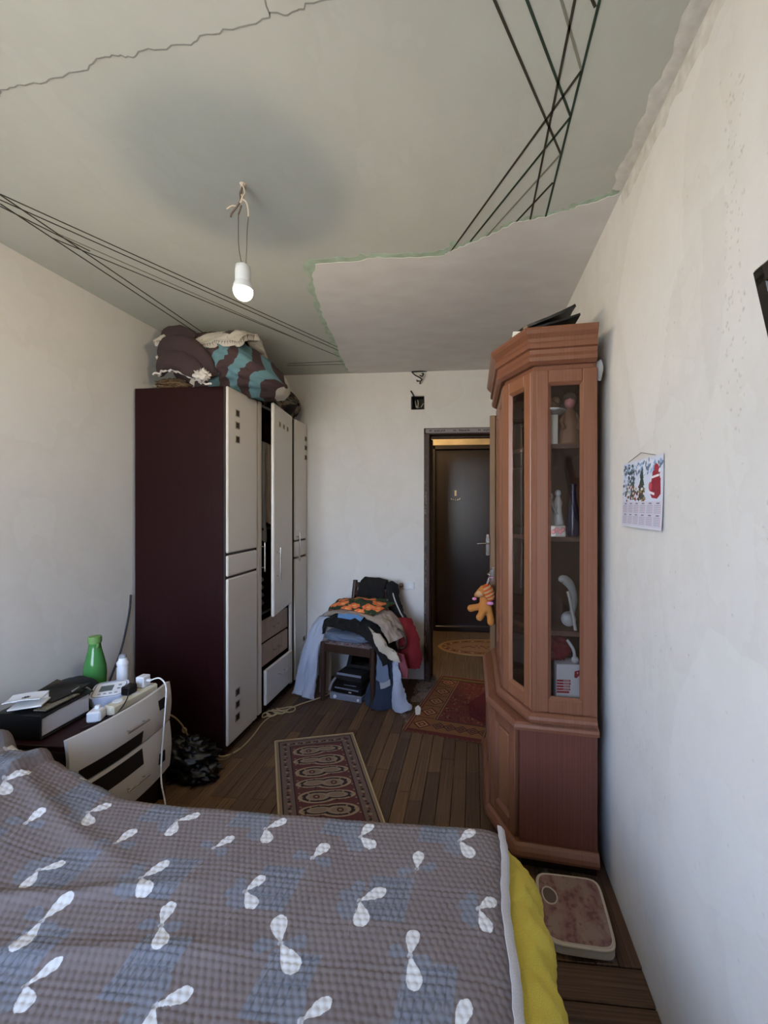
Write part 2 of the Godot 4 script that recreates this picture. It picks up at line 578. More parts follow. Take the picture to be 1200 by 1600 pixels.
	# plain stuff
	mat("white_plastic", Color(0.88, 0.89, 0.90), 0.35)
	mat("beige_plastic", Color(0.80, 0.77, 0.68), 0.4)
	mat("black_plastic", Color(0.045, 0.045, 0.05), 0.35)
	mat("black_matte", Color(0.05, 0.05, 0.055), 0.8)
	mat("screen", Color(0.012, 0.013, 0.016), 0.12)
	mat("grey_lcd", Color(0.36, 0.40, 0.40), 0.25)
	mat("grey_plastic", Color(0.55, 0.56, 0.58), 0.4)
	mat("silver", Color(0.60, 0.63, 0.70), 0.35, null, Vector3.ONE, false, 0.5)
	mat("blue_grey", Color(0.78, 0.80, 0.86), 0.4)
	mat("cable_beige", Color(0.72, 0.64, 0.48), 0.6)
	mat("cable_white", Color(0.90, 0.90, 0.90), 0.5)
	mat("cable_dark", Color(0.10, 0.11, 0.14), 0.5)
	mat("wire_brown", Color(0.42, 0.36, 0.31), 0.6)
	mat("wire_pale", Color(0.80, 0.74, 0.66), 0.6)
	var gb := mat("green_bottle", Color(0.27, 0.52, 0.27), 0.10)
	gb.backlight_enabled = true
	gb.backlight = Color(0.12, 0.30, 0.11)
	mat("green_cap", Color(0.42, 0.58, 0.32), 0.4)
	mat("paper", Color(0.86, 0.85, 0.82), 0.85)
	mat("paper_edge", Color(0.74, 0.74, 0.76), 0.9)
	mat("leather", Color(0.055, 0.055, 0.062), 0.5, T.old, Vector3.ONE * 6.0)
	mat("bag", Color(0.028, 0.027, 0.032), 0.4)
	# cloth
	for q in [["black_cloth", Color(0.035, 0.036, 0.045)], ["pale_blue", Color(0.74, 0.77, 0.84)], ["denim", Color(0.17, 0.22, 0.30)], ["denim_light", Color(0.43, 0.48, 0.57)],
			["beige_cloth", Color(0.70, 0.63, 0.57)], ["cream_cloth", Color(0.83, 0.78, 0.70)], ["red_cloth", Color(0.50, 0.075, 0.10)], ["grey_cloth", Color(0.64, 0.65, 0.66)], ["blue_cloth", Color(0.42, 0.60, 0.80)],
			["pink_check", Color(0.60, 0.30, 0.34)], ["cuff", Color(0.10, 0.12, 0.13)], ["yellow_sheet", Color(0.86, 0.76, 0.28)], ["trim_white", Color(0.86, 0.84, 0.83)], ["navy_cloth", Color(0.12, 0.15, 0.22)], ["cardboard", Color(0.60, 0.52, 0.46)]]:
		var m := mat(q[0], q[1], 0.92, T.weave, Vector3.ONE * 6.0)
		m.rim_enabled = true
		m.rim = 0.25
		m.rim_tint = 0.6
	mat("plush", Color(0.86, 0.56, 0.27), 0.95, T.weave, Vector3.ONE * 20.0)
	mat("plush_pale", Color(0.88, 0.70, 0.50), 0.95, T.weave, Vector3.ONE * 20.0)
	mat("plush_pink", Color(0.85, 0.55, 0.72), 0.9)
	mat("plush_violet", Color(0.30, 0.18, 0.36), 0.9)
	mat("figurine_white", Color(0.80, 0.79, 0.78), 0.3)
	mat("figurine_brown", Color(0.52, 0.38, 0.28), 0.5)
	mat("figurine_pink", Color(0.78, 0.52, 0.52), 0.5)
	mat("blue_vase", Color(0.08, 0.09, 0.24), 0.1)
	mat("hat_red", Color(0.55, 0.06, 0.12), 0.9, T.weave, Vector3.ONE * 8.0)
	mat("pompom", Color(0.85, 0.84, 0.84), 0.95)
	mat("print_red", Color(0.66, 0.10, 0.13), 0.7)
	mat("mauve_plate", Color(0.34, 0.22, 0.24), 0.35)
	mat("box_green", Color(0.05, 0.10, 0.09), 0.6)

func wall_image(sd: int, w: int, h: int, base: Color, dirt: Color, patch: Color, streak: float) -> Image:
	var big := noise(sd, 0.006, 4)
	var mid := noise(sd + 1, 0.02, 4)
	var fine := noise(sd + 2, 0.12, 3)
	var im := Image.create(w, h, false, Image.FORMAT_RGB8)
	for y in h:
		for x in w:
			var a := big.get_noise_2d(x * 1.3, y * 0.8)
			var b := mid.get_noise_2d(x * (1.0 + streak), y * (1.0 - 0.6 * streak))
			var c := fine.get_noise_2d(x, y)
			var col := base.lerp(dirt, clampf(0.35 + a * 0.9 + b * 0.35 + c * 0.16, 0.0, 1.0))
			if a + 0.25 * b + 0.04 * c > 0.17:      # later filler with an edge of its own
				col = col.lerp(patch, 0.45)
			im.set_pixel(x, y, col)
	return im

# ---------------------------------------------------------------- the room
func strip(mb: MB, pts: Array, w: float, y: float, th := 0.0012) -> void:
	for k in pts.size() - 1:
		var a: Vector3 = pts[k]
		var b: Vector3 = pts[k + 1]
		a.y = y
		b.y = y
		var d := (b - a).normalized()
		var s := Vector3(-d.z, 0, d.x) * w * 0.5
		var c := (a + b) * 0.5 + Vector3(0, 0.1, 0)
		var dn := Vector3(0, -th, 0)
		var e := d * w * 0.15
		mb.face([a - e + s + dn, b + e + s + dn, b + e - s + dn, a - e - s + dn], c)
		mb.face([a - e + s, b + e + s, b + e + s + dn, a - e + s + dn], (a + b) * 0.5)
		mb.face([a - e - s, b + e - s, b + e - s + dn, a - e - s + dn], (a + b) * 0.5)

func build_room() -> void:
	# walls
	var im := wall_image(41, 1400, 900, Color(0.865, 0.855, 0.84), Color(0.82, 0.81, 0.79), Color(0.875, 0.87, 0.86), 0.3)
	# pits left in the right wall's plaster, column of holes and scuffs
	rng.seed = 5
	var spans := ZB + 0.1 - ZF
	for k in 260:
		var z := rng.randf_range(-1.5, -0.72)
		var y := rng.randf_range(0.5, 2.3)
		if k < 110:
			z = -0.86 + rng.randf_range(-0.03, 0.03)
			y = rng.randf_range(1.55, 2.25)
		var p := Vector2((z - ZF) / spans * 1400, (1.0 - (y + 0.1) / (TOP + 0.1)) * 900)
		ell(im, p, Vector2(rng.randf_range(0.5, 1.0), rng.randf_range(0.6, 1.6)), rng.randf_range(-0.5, 0.5), Color(0.66, 0.63, 0.59, 0.36))
	# edges of coats trowelled on at different times
	for co in [[Color(0.895, 0.89, 0.88, 0.45), [[1110, 40], [1072, 190], [1066, 300], [1066, 400], [1050, 450], [1041, 520], [1030, 600], [1020, 680], [1000, 700], [985, 600], [965, 480], [980, 380], [1010, 270], [1050, 150], [1085, 60]]],
			[Color(0.885, 0.88, 0.87, 0.45), [[1045, 1180], [1050, 1290], [1085, 1390], [1130, 1430], [1200, 1470], [1330, 1560], [1400, 1000], [1200, 1050], [1110, 980], [1060, 1080]]],
			[Color(0.80, 0.79, 0.77, 0.30), [[1095, 330], [1130, 290], [1135, 420], [1128, 520], [1110, 640], [1096, 520]]]]:
		var pp := PackedVector2Array()
		for e in co[1]:
			var w := on_x(e[0], e[1], XR)
			pp.append(Vector2((w.z - ZF) / spans * 1400, (1.0 - (w.y + 0.1) / (TOP + 0.1)) * 900))
		# ragged outline
		var rag := PackedVector2Array()
		for k in pp.size():
			var a := pp[k]
			var b := pp[(k + 1) % pp.size()]
			for s in 14:
				rag.append(a.lerp(b, s / 14.0) + Vector2(rng.randf_range(-2.5, 2.5), rng.randf_range(-2.5, 2.5)))
		pol(im, rag, co[0])
	uvmat("wall_right", im, 0.93)
	M.wall_right.heightmap_enabled = true
	M.wall_right.heightmap_texture = T.bump
	M.wall_right.heightmap_scale = 0.12
	uvmat("wall_left", wall_image(61, 700, 420, Color(0.865, 0.855, 0.84), Color(0.82, 0.81, 0.79), Color(0.875, 0.87, 0.86), 0.0), 0.93)
	uvmat("wall_far", wall_image(81, 420, 420, Color(0.865, 0.855, 0.84), Color(0.82, 0.81, 0.79), Color(0.875, 0.87, 0.86), 0.1), 0.93)
	uvmat("ceiling", wall_image(101, 640, 900, Color(0.742, 0.752, 0.718), Color(0.712, 0.722, 0.688), Color(0.752, 0.762, 0.733), 0.0), 0.95)
	struct("wall_left", wall(0, XL - 0.14, XL, [ZF - 0.12, ZB + 0.1], [-0.1, TOP], []), M.wall_left)
	struct("wall_right", wall(0, XR, XR + 0.14, [ZF, ZB + 0.1], [-0.1, TOP], []), M.wall_right)
	var wl := struct("wall_far", wall(2, ZF - 0.12, ZF, [XL - 0.1, -0.497, -0.388, -0.385, 0.43, XR + 0.1], [-0.1, 2.03, 2.19, 2.30, TOP], [[-0.385, 0.43, -0.2, 2.03], [-0.497, -0.388, 2.19, 2.30]]), M.wall_far)
	# junction box let into the wall, cover off
	var jb := thing("junction_box", "open black electrical box with loose wires in wall beside door frame", "junction box", Vector3(-0.4425, 2.19, ZF - 0.05))
	var q := MB.new()
	for s in [[Vector3(0, 0.002, 0), Vector3(0.104, 0.004, 0.09)], [Vector3(0, 0.106, 0), Vector3(0.104, 0.004, 0.09)], [Vector3(-0.05, 0.055, 0), Vector3(0.004, 0.10, 0.09)], [Vector3(0.05, 0.055, 0), Vector3(0.004, 0.10, 0.09)], [Vector3(0, 0.055, -0.045), Vector3(0.104, 0.108, 0.004)]]:
		q.box(s[0], s[1])
	obj("box", q, M.box_green, jb)
	for w in [[[-0.03, 0.09, -0.02], [-0.02, 0.05, 0.02], [-0.01, 0.02, 0.03], [0.005, 0.03, 0.0]], [[-0.01, 0.095, -0.02], [0.0, 0.06, 0.025], [-0.005, 0.03, 0.02], [-0.025, 0.04, -0.02]], [[0.02, 0.03, 0.0], [0.035, 0.045, 0.02], [0.04, 0.06, 0.0]]]:
		var pp := []
		for e in w: pp.append(Vector3(e[0], e[1], e[2]))
		obj("wire", tb(curve(pp, 5), 0.0035, 6), M.wire_pale, jb)
	obj("wire", tb(curve([Vector3(-0.055, 0.15, 0.06), Vector3(-0.04, 0.125, 0.065), Vector3(-0.028, 0.10, 0.06), Vector3(-0.02, 0.09, 0.0)], 5), 0.006, 6), M.cable_dark, jb)
	obj("wire", tb(curve([Vector3(-0.05, 0.095, 0.055), Vector3(-0.046, 0.07, 0.06), Vector3(-0.044, 0.03, 0.055)], 4), 0.005, 6), M.cable_dark, jb)
	# loose cut wires coming out of the plaster at the ceiling
	var lw := thing("cut_wires", "tangle of black cut wires sticking out under the ceiling above electrical box", "wires", Vector3(-0.42, 2.36, ZF))
	for w in [[[-0.07, 0.135, 0.0], [-0.04, 0.10, 0.03], [0.0, 0.075, 0.045], [0.015, 0.062, 0.04]], [[0.05, 0.138, 0.0], [-0.02, 0.132, 0.02], [-0.07, 0.134, 0.012]], [[0.01, 0.12, 0.0], [0.03, 0.105, 0.05], [0.02, 0.08, 0.06], [0.0, 0.095, 0.04]], [[0.02, 0.06, 0.04], [0.005, 0.045, 0.05], [0.0, 0.03, 0.03]], [[-0.03, 0.07, 0.0], [-0.02, 0.05, 0.03], [-0.005, 0.052, 0.04]]]:
		var pp := []
		for e in w: pp.append(Vector3(e[0], e[1], e[2]))
		obj("wire", tb(curve(pp, 5), 0.005, 6), M.cable_dark, lw)

	# window wall behind the camera
	struct("wall_back", wall(2, ZB, ZB + 0.25, [XL - 0.1, -1.90, -0.40, XR + 0.1], [-0.1, 0.70, 2.3, TOP], [[-1.90, -0.40, 0.70, 2.3]]), M.wall_far)
	var win := MB.new()
	for b in [[Vector3(-1.15, 0.73, ZB + 0.12), Vector3(1.50, 0.06, 0.06)], [Vector3(-1.15, 2.27, ZB + 0.12), Vector3(1.50, 0.06, 0.06)], [Vector3(-1.87, 1.50, ZB + 0.12), Vector3(0.06, 1.48, 0.06)], [Vector3(-0.43, 1.50, ZB + 0.12), Vector3(0.06, 1.48, 0.06)], [Vector3(-1.15, 1.50, ZB + 0.12), Vector3(0.06, 1.48, 0.06)]]:
		win.box(b[0], b[1], 0.006)
	var w1 := struct("window_1", win, M.pvc)
	for x in [[-1.84, -1.18], [-1.12, -0.46]]:
		obj("pane", bx(Vector3((x[0] + x[1]) / 2, 1.50, ZB + 0.12), Vector3(x[1] - x[0], 1.48, 0.006)), M.window_glass, w1)
	obj("window_sill", bx(Vector3(-1.15, 0.685, ZB - 0.03), Vector3(1.58, 0.03, 0.32), 0.006), M.pvc, w1)
	# ceiling with painted stripes, cracks and a patch of fresh plaster
	var cm := MB.new()
	var c0 := Vector3(XL - 0.14, TOP, ZF - 0.12)
	var c1 := Vector3(XR + 0.14, TOP + 0.15, ZB + 0.25)
	cm.quad(Vector3(c0.x, TOP, c0.z), Vector3(c1.x, TOP, c0.z), Vector3(c1.x, TOP, c1.z), Vector3(c0.x, TOP, c1.z))
	cm.box(Vector3((c0.x + c1.x) / 2, TOP + 0.08, (c0.z + c1.z) / 2), Vector3(c1.x - c0.x, 0.15, c1.z - c0.z))
	var ce := struct("ceiling", cm, M.ceiling)
	for l in [[[0, 303], [545, 550], 1.6, 0], [[0, 312], [530, 548], 1.6, 0], [[0, 322], [140, 392], 1.6, 0], [[80, 371], [530, 557], 1.6, 0], [[0, 304], [328, 527], 1.6, 0], [[0, 318], [322, 530], 1.6, 0], [[90, 365], [500, 545], 1.2, 2],
			[[450, 568], [540, 564], 2.0, 0], [[448, 571], [542, 569], 2.0, 0],
			[[771, -4], [876, 240], 4.5, 0], [[822, -4], [891, 180], 4.5, 1], [[899, -4], [828, 345], 3.2, 0], [[938, -4], [851, 345], 4.0, 1], [[876, -4], [908, 108], 3.5, 2], [[924, -4], [930, 10], 3.5, 0],
			[[908, 111], [702, 396], 3.2, 0], [[891, 183], [735, 377], 2.8, 1], [[875, 242], [752, 378], 2.6, 2], [[864, 285], [803, 350], 2.4, 0]]:
		var a := on_y(l[0][0], l[0][1], TOP)
		var b := on_y(l[1][0], l[1][1], TOP)
		var sm := MB.new()
		var wd: float = [0.0065, 0.0065, 0.006][l[3]]
		strip(sm, [a, b], wd, TOP, 0.0012)
		obj("painted_stripe", sm, [M.stripe_dark, M.stripe_green, M.stripe_pale][l[3]], ce)
	rng.seed = 77
	for cr in [[[0, 139], [30, 135], [62, 130], [95, 120], [128, 112], [150, 92], [165, 86], [190, 89], [213, 89], [222, 77], [260, 75], [290, 71], [315, 58], [350, 48], [400, 36], [425, 22], [460, 22], [480, 8], [522, -2]], [[420, 22], [414, 0]], [[0, 139], [0, 150]]]:
		var pp := []
		for k in cr.size() - 1:
			var a := on_y(cr[k][0], cr[k][1], TOP)
			var b := on_y(cr[k + 1][0], cr[k + 1][1], TOP)
			for s in 4:
				pp.append(a.lerp(b, s / 4.0) + Vector3(rng.randf_range(-0.004, 0.004), 0, rng.randf_range(-0.004, 0.004)))
		pp.append(on_y(cr[cr.size() - 1][0], cr[cr.size() - 1][1], TOP))
		var sm := MB.new()
		strip(sm, pp, 0.0030, TOP, 0.0006)
		obj("crack", sm, M.crack, ce)
	# fresh plaster patch: outline in the ceiling, with the pale green coat showing round its ragged edge
	var edge := [[545, 580], [532, 556], [519, 520], [505, 495], [497, 470], [488, 440], [492, 412], [560, 407], [590, 402], [650, 402], [693, 399], [702, 392], [735, 380], [770, 365], [803, 348], [850, 338], [880, 330], [905, 322], [945, 310], [966, 302]]
	for pass_i in 2:
		var poly := PackedVector2Array()
		rng.seed = 9
		var pts := []
		for e in edge:
			var p := on_y(e[0], e[1], TOP)
			pts.append(Vector2(p.x, p.z))
		var fine := []
		for k in pts.size() - 1:
			for s in 6:
				fine.append(pts[k].lerp(pts[k + 1], s / 6.0))
		fine.append(pts[pts.size() - 1])
		for k in fine.size():
			var d: Vector2 = (fine[mini(k + 1, fine.size() - 1)] - fine[maxi(k - 1, 0)]).normalized()
			var nn := Vector2(d.y, -d.x)
			var off := rng.randf_range(-0.006, 0.006)
			if pass_i == 0:
				off = 0.030 + 0.03 * nz.get_noise_1d(k * 6.0) + rng.randf_range(-0.012, 0.012)
				if k > 70: off = 0.016 + rng.randf_range(-0.014, 0.014)
			poly.append(fine[k] - nn * off)
		poly.append(Vector2(XR, -1.44))
		poly.append(Vector2(XR, ZF))
		poly.append(Vector2(-0.95, ZF))
		var pm := MB.new()
		pm.prism(poly, TOP - (0.0008 if pass_i == 0 else 0.0022), TOP - 0.0002)
		obj("old_green_coat" if pass_i == 0 else "plaster_patch", pm, M.green_paint if pass_i == 0 else M.patch_plaster, ce)
	# crumbling filler along the right-hand corner of the ceiling
	for part in 2:
		var cm2 := MB.new()
		var ribs := []
		for k in 70:
			var z := lerpf(-0.4, -1.46, k / 69.0)
			var o := 0.35 + 0.5 * nz.get_noise_2d(k * 2.6, 4.0 + part * 50.0) + 0.12 * nz.get_noise_2d(k * 9.0, 40.0)
			if part == 0: ribs.append([Vector3(XR - 0.03 - 0.035 * o, TOP - 0.0005, z), Vector3(XR - 0.025, TOP - 0.005 - 0.003 * o, z), Vector3(XR - 0.010, TOP - 0.007, z), Vector3(XR + 0.002, TOP - 0.010, z)])
			else: ribs.append([Vector3(XR - 0.001, TOP - 0.002, z), Vector3(XR - 0.006, TOP - 0.012 - 0.01 * o, z), Vector3(XR - 0.004 - 0.003 * o, TOP - 0.03 - 0.02 * o, z), Vector3(XR + 0.001, TOP - 0.045 - 0.05 * o, z)])
		cm2.sheet(ribs, false, true)
		obj("corner_filler", cm2, mat("filler%d" % part, Color(0.85, 0.84, 0.82), 0.95, T.mottle, Vector3.ONE * 5.0, true), ce)

	# floor: screed below, boards above it
	var fl := struct("floor", bx(Vector3((XL + XR) / 2, -0.072, (ZF + ZB) / 2), Vector3(XR - XL + 0.2, 0.1, ZB - ZF + 0.4)), M.screed)
	rng.seed = 12
	var meshes := {}
	var wdt := 0.0685
	var cols := int(ceil((XR - XL) / wdt))
	for c in cols:
		var x := XL + (c + 0.5) * wdt
		var z := -1.30 + 0.0
		var first := rng.randf_range(0.12, 0.45)
		while z > ZF + 0.01:
			var ln: float = [0.34, 0.40, 0.46][rng.randi() % 3]
			if z == -1.30: ln = snappedf(first, 0.06)
			if z - ln < ZF + 0.05: ln = z - ZF
			var zc := z - ln * 0.5
			z -= ln
			var bare: bool = x > -0.475 and x < -0.12 and zc < -2.70
			if bare or (x < -1.42 and zc < -2.35) or (x > 0.2 and zc < -1.75): continue
			var key := "%.2f" % ln
			if not meshes.has(key):
				meshes[key] = bx(Vector3.ZERO, Vector3(wdt - 0.0022, 0.022, ln - 0.002), 0.0016).mesh()
			var o := put("plank", meshes[key], M["plank%d" % (rng.randi() % 6)], fl)
			o.position = Vector3(x, -0.011 + rng.randf_range(-0.0012, 0.0012), zc)
			o.rotation.z = rng.randf_range(-0.006, 0.006)
	# boards laid across at the bed's end
	for r in 9:
		var zc := -1.30 + 0.05 + r * 0.1
		var x := XL
		var ln0 := rng.randf_range(0.5, 1.0)
		while x < XR - 0.02:
			var ln := minf(ln0, XR - x)
			ln0 = 1.1
			var o := obj("plank", bx(Vector3.ZERO, Vector3(0.0955, 0.022, ln - 0.003), 0.003), M["plankx%d" % (rng.randi() % 6)], fl)
			o.position = Vector3(x + ln / 2, -0.011 + rng.randf_range(-0.001, 0.001), zc)
			o.rotation.y = PI / 2
			x += ln
	struct("floor_under_window", bx(Vector3((XL + XR) / 2, -0.011, (-0.40 + ZB) / 2), Vector3(XR - XL, 0.022, ZB + 0.40)), M.plank0)
	# rubble where the boards are missing by the door
	for k in 11:
		var p: Array = [[-0.40, -3.18, 0.035], [-0.36, -3.05, 0.028], [-0.42, -2.98, 0.03], [-0.33, -2.92, 0.025], [-0.44, -2.80, 0.022], [-0.38, -2.83, 0.03], [-0.46, -2.72, 0.03], [-0.41, -2.66, 0.026], [-0.37, -3.24, 0.03], [-0.30, -3.12, 0.03], [-0.45, -3.12, 0.02]][k]
		var bm := MB.new()
		nz.seed = 100 + k
		bm.blob(Vector3.ZERO, Vector3(p[2] * 1.7, 0.014, p[2] * 2.1), nz, 0.5, 1.2, Transform3D.IDENTITY, 10, 7)
		var o := obj("rubble_stone", bm, M.rubble)
		o.position = Vector3(p[0], -0.012, p[1])
		tag(o, "grey lump of broken screed lying where floorboards are missing by the door", "rubble", "rubble by the door")
	nz.seed = 1
	var bt := MB.new()
	bt.prism(PackedVector2Array([Vector2(-0.02, 0.045), Vector2(0.012, 0.04), Vector2(0.026, -0.02), Vector2(0.012, -0.05), Vector2(-0.012, -0.03)]), 0, 0.012)
	var bo := obj("broken_tile", bt, M.tile_white)
	bo.position = Vector3(-0.372, 0.006, -2.765)
	bo.rotation = Vector3(0.2, 0.3, 0.1)
	tag(bo, "white shard of broken tile in the bare strip beside the red rug", "tile")

	# door frame
	var df := MB.new()
	df.box(Vector3(-0.365, 1.0, ZF - 0.04), Vector3(0.045, 2.06, 0.16), 0.004)
	df.box(Vector3(0.41, 1.0, ZF - 0.04), Vector3(0.045, 2.06, 0.16), 0.004)
	df.box(Vector3(0.022, 2.005, ZF - 0.04), Vector3(0.82, 0.05, 0.16), 0.004)
	var dfo := struct("door_1", df, M.frame_brown)
	obj("door_stop", bx(Vector3(-0.336, 0.98, ZF - 0.085), Vector3(0.016, 1.95, 0.05), 0.002), M.frame_brown, dfo)
	obj("door_stop", bx(Vector3(0.022, 1.972, ZF - 0.085), Vector3(0.72, 0.016, 0.05), 0.002), M.frame_brown, dfo)
	# printed protective tape along the lintel
	var ti := Image.create(512, 24, false, Image.FORMAT_RGB8)
	ti.fill(Color(0.52, 0.50, 0.50))
	rng.seed = 31
	for rep in 4:
		var x0 := 20 + rep * 126
		for k in 9:
			var xx := x0 + k * 8 + (12 if k > 1 else 0)
			lin(ti, Vector2(xx, rng.randf_range(5, 9)), Vector2(xx + rng.randf_range(-2, 5), rng.randf_range(14, 18)), 3.0, Color(0.10, 0.09, 0.09))
			if k % 2 == 0: lin(ti, Vector2(xx - 2, 12), Vector2(xx + 5, 11), 2.5, Color(0.12, 0.10, 0.10))
	uvmat("tape", ti, 0.7)
	var tm := MB.new()
	tm.quad(Vector3(-0.375, 1.99, ZF + 0.0415), Vector3(0.42, 1.99, ZF + 0.0415), Vector3(0.42, 2.024, ZF + 0.0415), Vector3(-0.375, 2.024, ZF + 0.0415), Vector2(0, 1), Vector2(1, 1), Vector2(1, 0), Vector2(0, 0))
	tm.box(Vector3(0.022, 2.007, ZF + 0.0405), Vector3(0.795, 0.034, 0.0015))
	obj("printed_tape", tm, M.tape, dfo)
	var worn := MB.new()
	rng.seed = 3
	for k in 26:
		var y := rng.randf_range(0.02, 1.6)
		worn.box(Vector3(-0.378 + rng.randf_range(-0.003, 0.008), y, ZF + 0.0405), Vector3(rng.randf_range(0.003, 0.009), rng.randf_range(0.01, 0.07), 0.0015))
	obj("bare_plaster_chips", worn, M.frame_pale, dfo).set_meta("kind", "stuff")
	# the leaf stands open towards the room
	var hinge := Vector3(0.385, 0, ZF + 0.03)
	var lf := thing("interior_door", "ochre wooden door leaf standing open behind the display cabinet", "door", hinge)
	var dirv := Vector3(0.128, 0, -2.66) - hinge
	lf.rotation.y = atan2(-dirv.z, dirv.x)
	var L := dirv.length()
	obj("leaf", bx(Vector3(L / 2, 1.005, 0), Vector3(L, 1.97, 0.038), 0.003), M.door_leaf, lf)
	obj("lock_plate", bx(Vector3(L - 0.0005, 0.93, 0), Vector3(0.003, 0.16, 0.02), 0.001), M.chrome, lf)
	for s in [1.0, -1.0]:
		var h := MB.new()
		h.tube([Vector3(L - 0.055, 0.955, 0.0), Vector3(L - 0.055, 0.955, s * 0.05)], 0.009, 10)
		h.tube(curve([Vector3(L - 0.055, 0.955, s * 0.048), Vector3(L - 0.075, 0.955, s * 0.056), Vector3(L - 0.16, 0.95, s * 0.056)], 4), 0.008, 10)
		h.box(Vector3(L - 0.055, 0.93, s * 0.021), Vector3(0.035, 0.2, 0.006), 0.002)
		obj("handle", h, M.chrome, lf)

	# hallway beyond the door
	struct("floor_hall", bx(Vector3(0.0, -0.05, -4.02), Vector3(2.8, 0.1, 1.46)), M.hall_floor)
	struct("wall_hall_left", wall(0, -1.4, -1.3, [-4.75, ZF - 0.12], [-0.1, TOP], []), M.hall_wall)
	struct("wall_hall_right", wall(0, 1.3, 1.4, [-4.75, ZF - 0.12], [-0.1, TOP], []), M.hall_wall)
	struct("wall_hall_far", wall(2, -4.75, -4.62, [-1.4, -0.46, 0.42, 1.4], [-0.1, 2.09, TOP], [[-0.46, 0.42, -0.2, 2.09]]), M.hall_wall)
	struct("ceiling_hall", bx(Vector3(0, TOP + 0.075, -4.05), Vector3(2.9, 0.15, 1.5)), M.hall_wall)
	struct("wall_far_hall_end", wall(2, ZF - 0.12, ZF - 0.02, [XR + 0.1, 1.4], [-0.1, TOP], []), M.hall_wall)
	var ed := thing("entrance_door", "dark padded entrance door at the end of the hallway", "door", Vector3(-0.02, 0, -4.66))
	obj("leaf", bx(Vector3(0, 1.03, 0), Vector3(0.80, 2.02, 0.06), 0.006), M.entrance, ed)
	var ef := MB.new()
	ef.box(Vector3(-0.42, 1.045, 0.02), Vector3(0.05, 2.09, 0.10), 0.006)
	ef.box(Vector3(0.42, 1.045, 0.02), Vector3(0.05, 2.09, 0.10), 0.006)
	ef.box(Vector3(0, 2.065, 0.02), Vector3(0.88, 0.05, 0.10), 0.006)
	ef.box(Vector3(0, 0.03, 0.03), Vector3(0.80, 0.06, 0.10), 0.006)
	obj("frame", ef, M.entrance, ed)
	var up := Transform3D(Basis(Vector3.RIGHT, PI / 2), Vector3(-0.17, 1.54, 0.03))
	var spy := MB.new()
	spy.box(Vector3(-0.17, 1.55, 0.034), Vector3(0.022, 0.062, 0.006), 0.003)
	obj("peephole_cover", spy, M.tile_white, ed)
	var om := MB.new()
	for k in 7:
		var an := PI * k / 6.0
		om.blob(Vector3(-0.17 + 0.05 * cos(an), 1.485 - 0.014 * sin(an), 0.032), Vector3(0.008, 0.008, 0.003), null, 0, 1, Transform3D.IDENTITY, 8, 6)
	obj("ornament", om, M.chrome, ed)
	var lk := MB.new()
	lk.box(Vector3(0.19, 0.95, 0.036), Vector3(0.045, 0.20, 0.012), 0.004)
	lk.box(Vector3(0.19, 1.065, 0.036), Vector3(0.035, 0.05, 0.014), 0.004)
	lk.tube(curve([Vector3(0.19, 0.99, 0.04), Vector3(0.19, 0.99, 0.08), Vector3(0.16, 0.99, 0.085), Vector3(0.07, 0.985, 0.085)], 4), 0.009, 8)
	obj("lock", lk, M.chrome, ed)
	var hb := MB.new()
	hb.blob(Vector3(0, 0.085, 0), Vector3(0.035, 0.085, 0.05), nz, 0.35, 0.5)
	hb.blob(Vector3(0.012, 0.022, 0.02), Vector3(0.03, 0.022, 0.05), nz, 0.3, 0.5)
	var hbo := obj("cloth_bundle", hb, M.cream_cloth)
	hbo.position = Vector3(-0.405, 0.0, -3.80)
	tag(hbo, "pale cloth bundle on the hallway floor behind the door jamb", "cloth")
	# oval mat
	var oi := Image.create(512, 256, false, Image.FORMAT_RGB8)
	oi.fill(Color(0.60, 0.50, 0.38))
	ell(oi, Vector2(256, 128), Vector2(238, 112), 0, Color(0.44, 0.33, 0.26))
	ell(oi, Vector2(256, 128), Vector2(196, 76), 0, Color(0.52, 0.42, 0.33))
	for k in 34:
		var an := TAU * k / 34.0
		ell(oi, Vector2(256 + 217 * cos(an), 128 + 94 * sin(an)), Vector2(11, 6), an * 2.0, Color(0.30, 0.19, 0.16) if k % 2 else Color(0.66, 0.54, 0.40))
	rng.seed = 4
	for k in 18:
		ell(oi, Vector2(140 + k * 13.5, 128 + rng.randf_range(-16, 16)), Vector2(6, 10), rng.randf_range(0, 3), Color(0.36, 0.22, 0.19))
	uvmat("oval_mat", oi, 0.95)
	var om2 := MB.new()
	var ring := []
	for k in 48:
		var an := TAU * k / 48.0
		ring.append(Vector2(cos(an), sin(an)))
	for k in 48:
		var a: Vector2 = ring[k]
		var b: Vector2 = ring[(k + 1) % 48]
		var A := Vector3(a.x * 0.44, 0.008, a.y * 0.235)
		var B := Vector3(b.x * 0.44, 0.008, b.y * 0.235)
		om2.tri3(Vector3(0, 0.009, 0), B, A, Vector3.UP, Vector3.UP, Vector3.UP, Vector2(0.5, 0.5), Vector2(0.5 + b.x / 2, 0.5 + b.y / 2), Vector2(0.5 + a.x / 2, 0.5 + a.y / 2))
		om2.quad(A, B, B - Vector3(0, 0.007, 0), A - Vector3(0, 0.007, 0), Vector2.ZERO, Vector2.ZERO, Vector2.ZERO, Vector2.ZERO)
	var oo := obj("oval_mat", om2, M.oval_mat)
	oo.position = Vector3(0.10, 0.001, -4.08)
	tag(oo, "brown oval doormat on the hallway floor before the dark entrance door", "doormat")

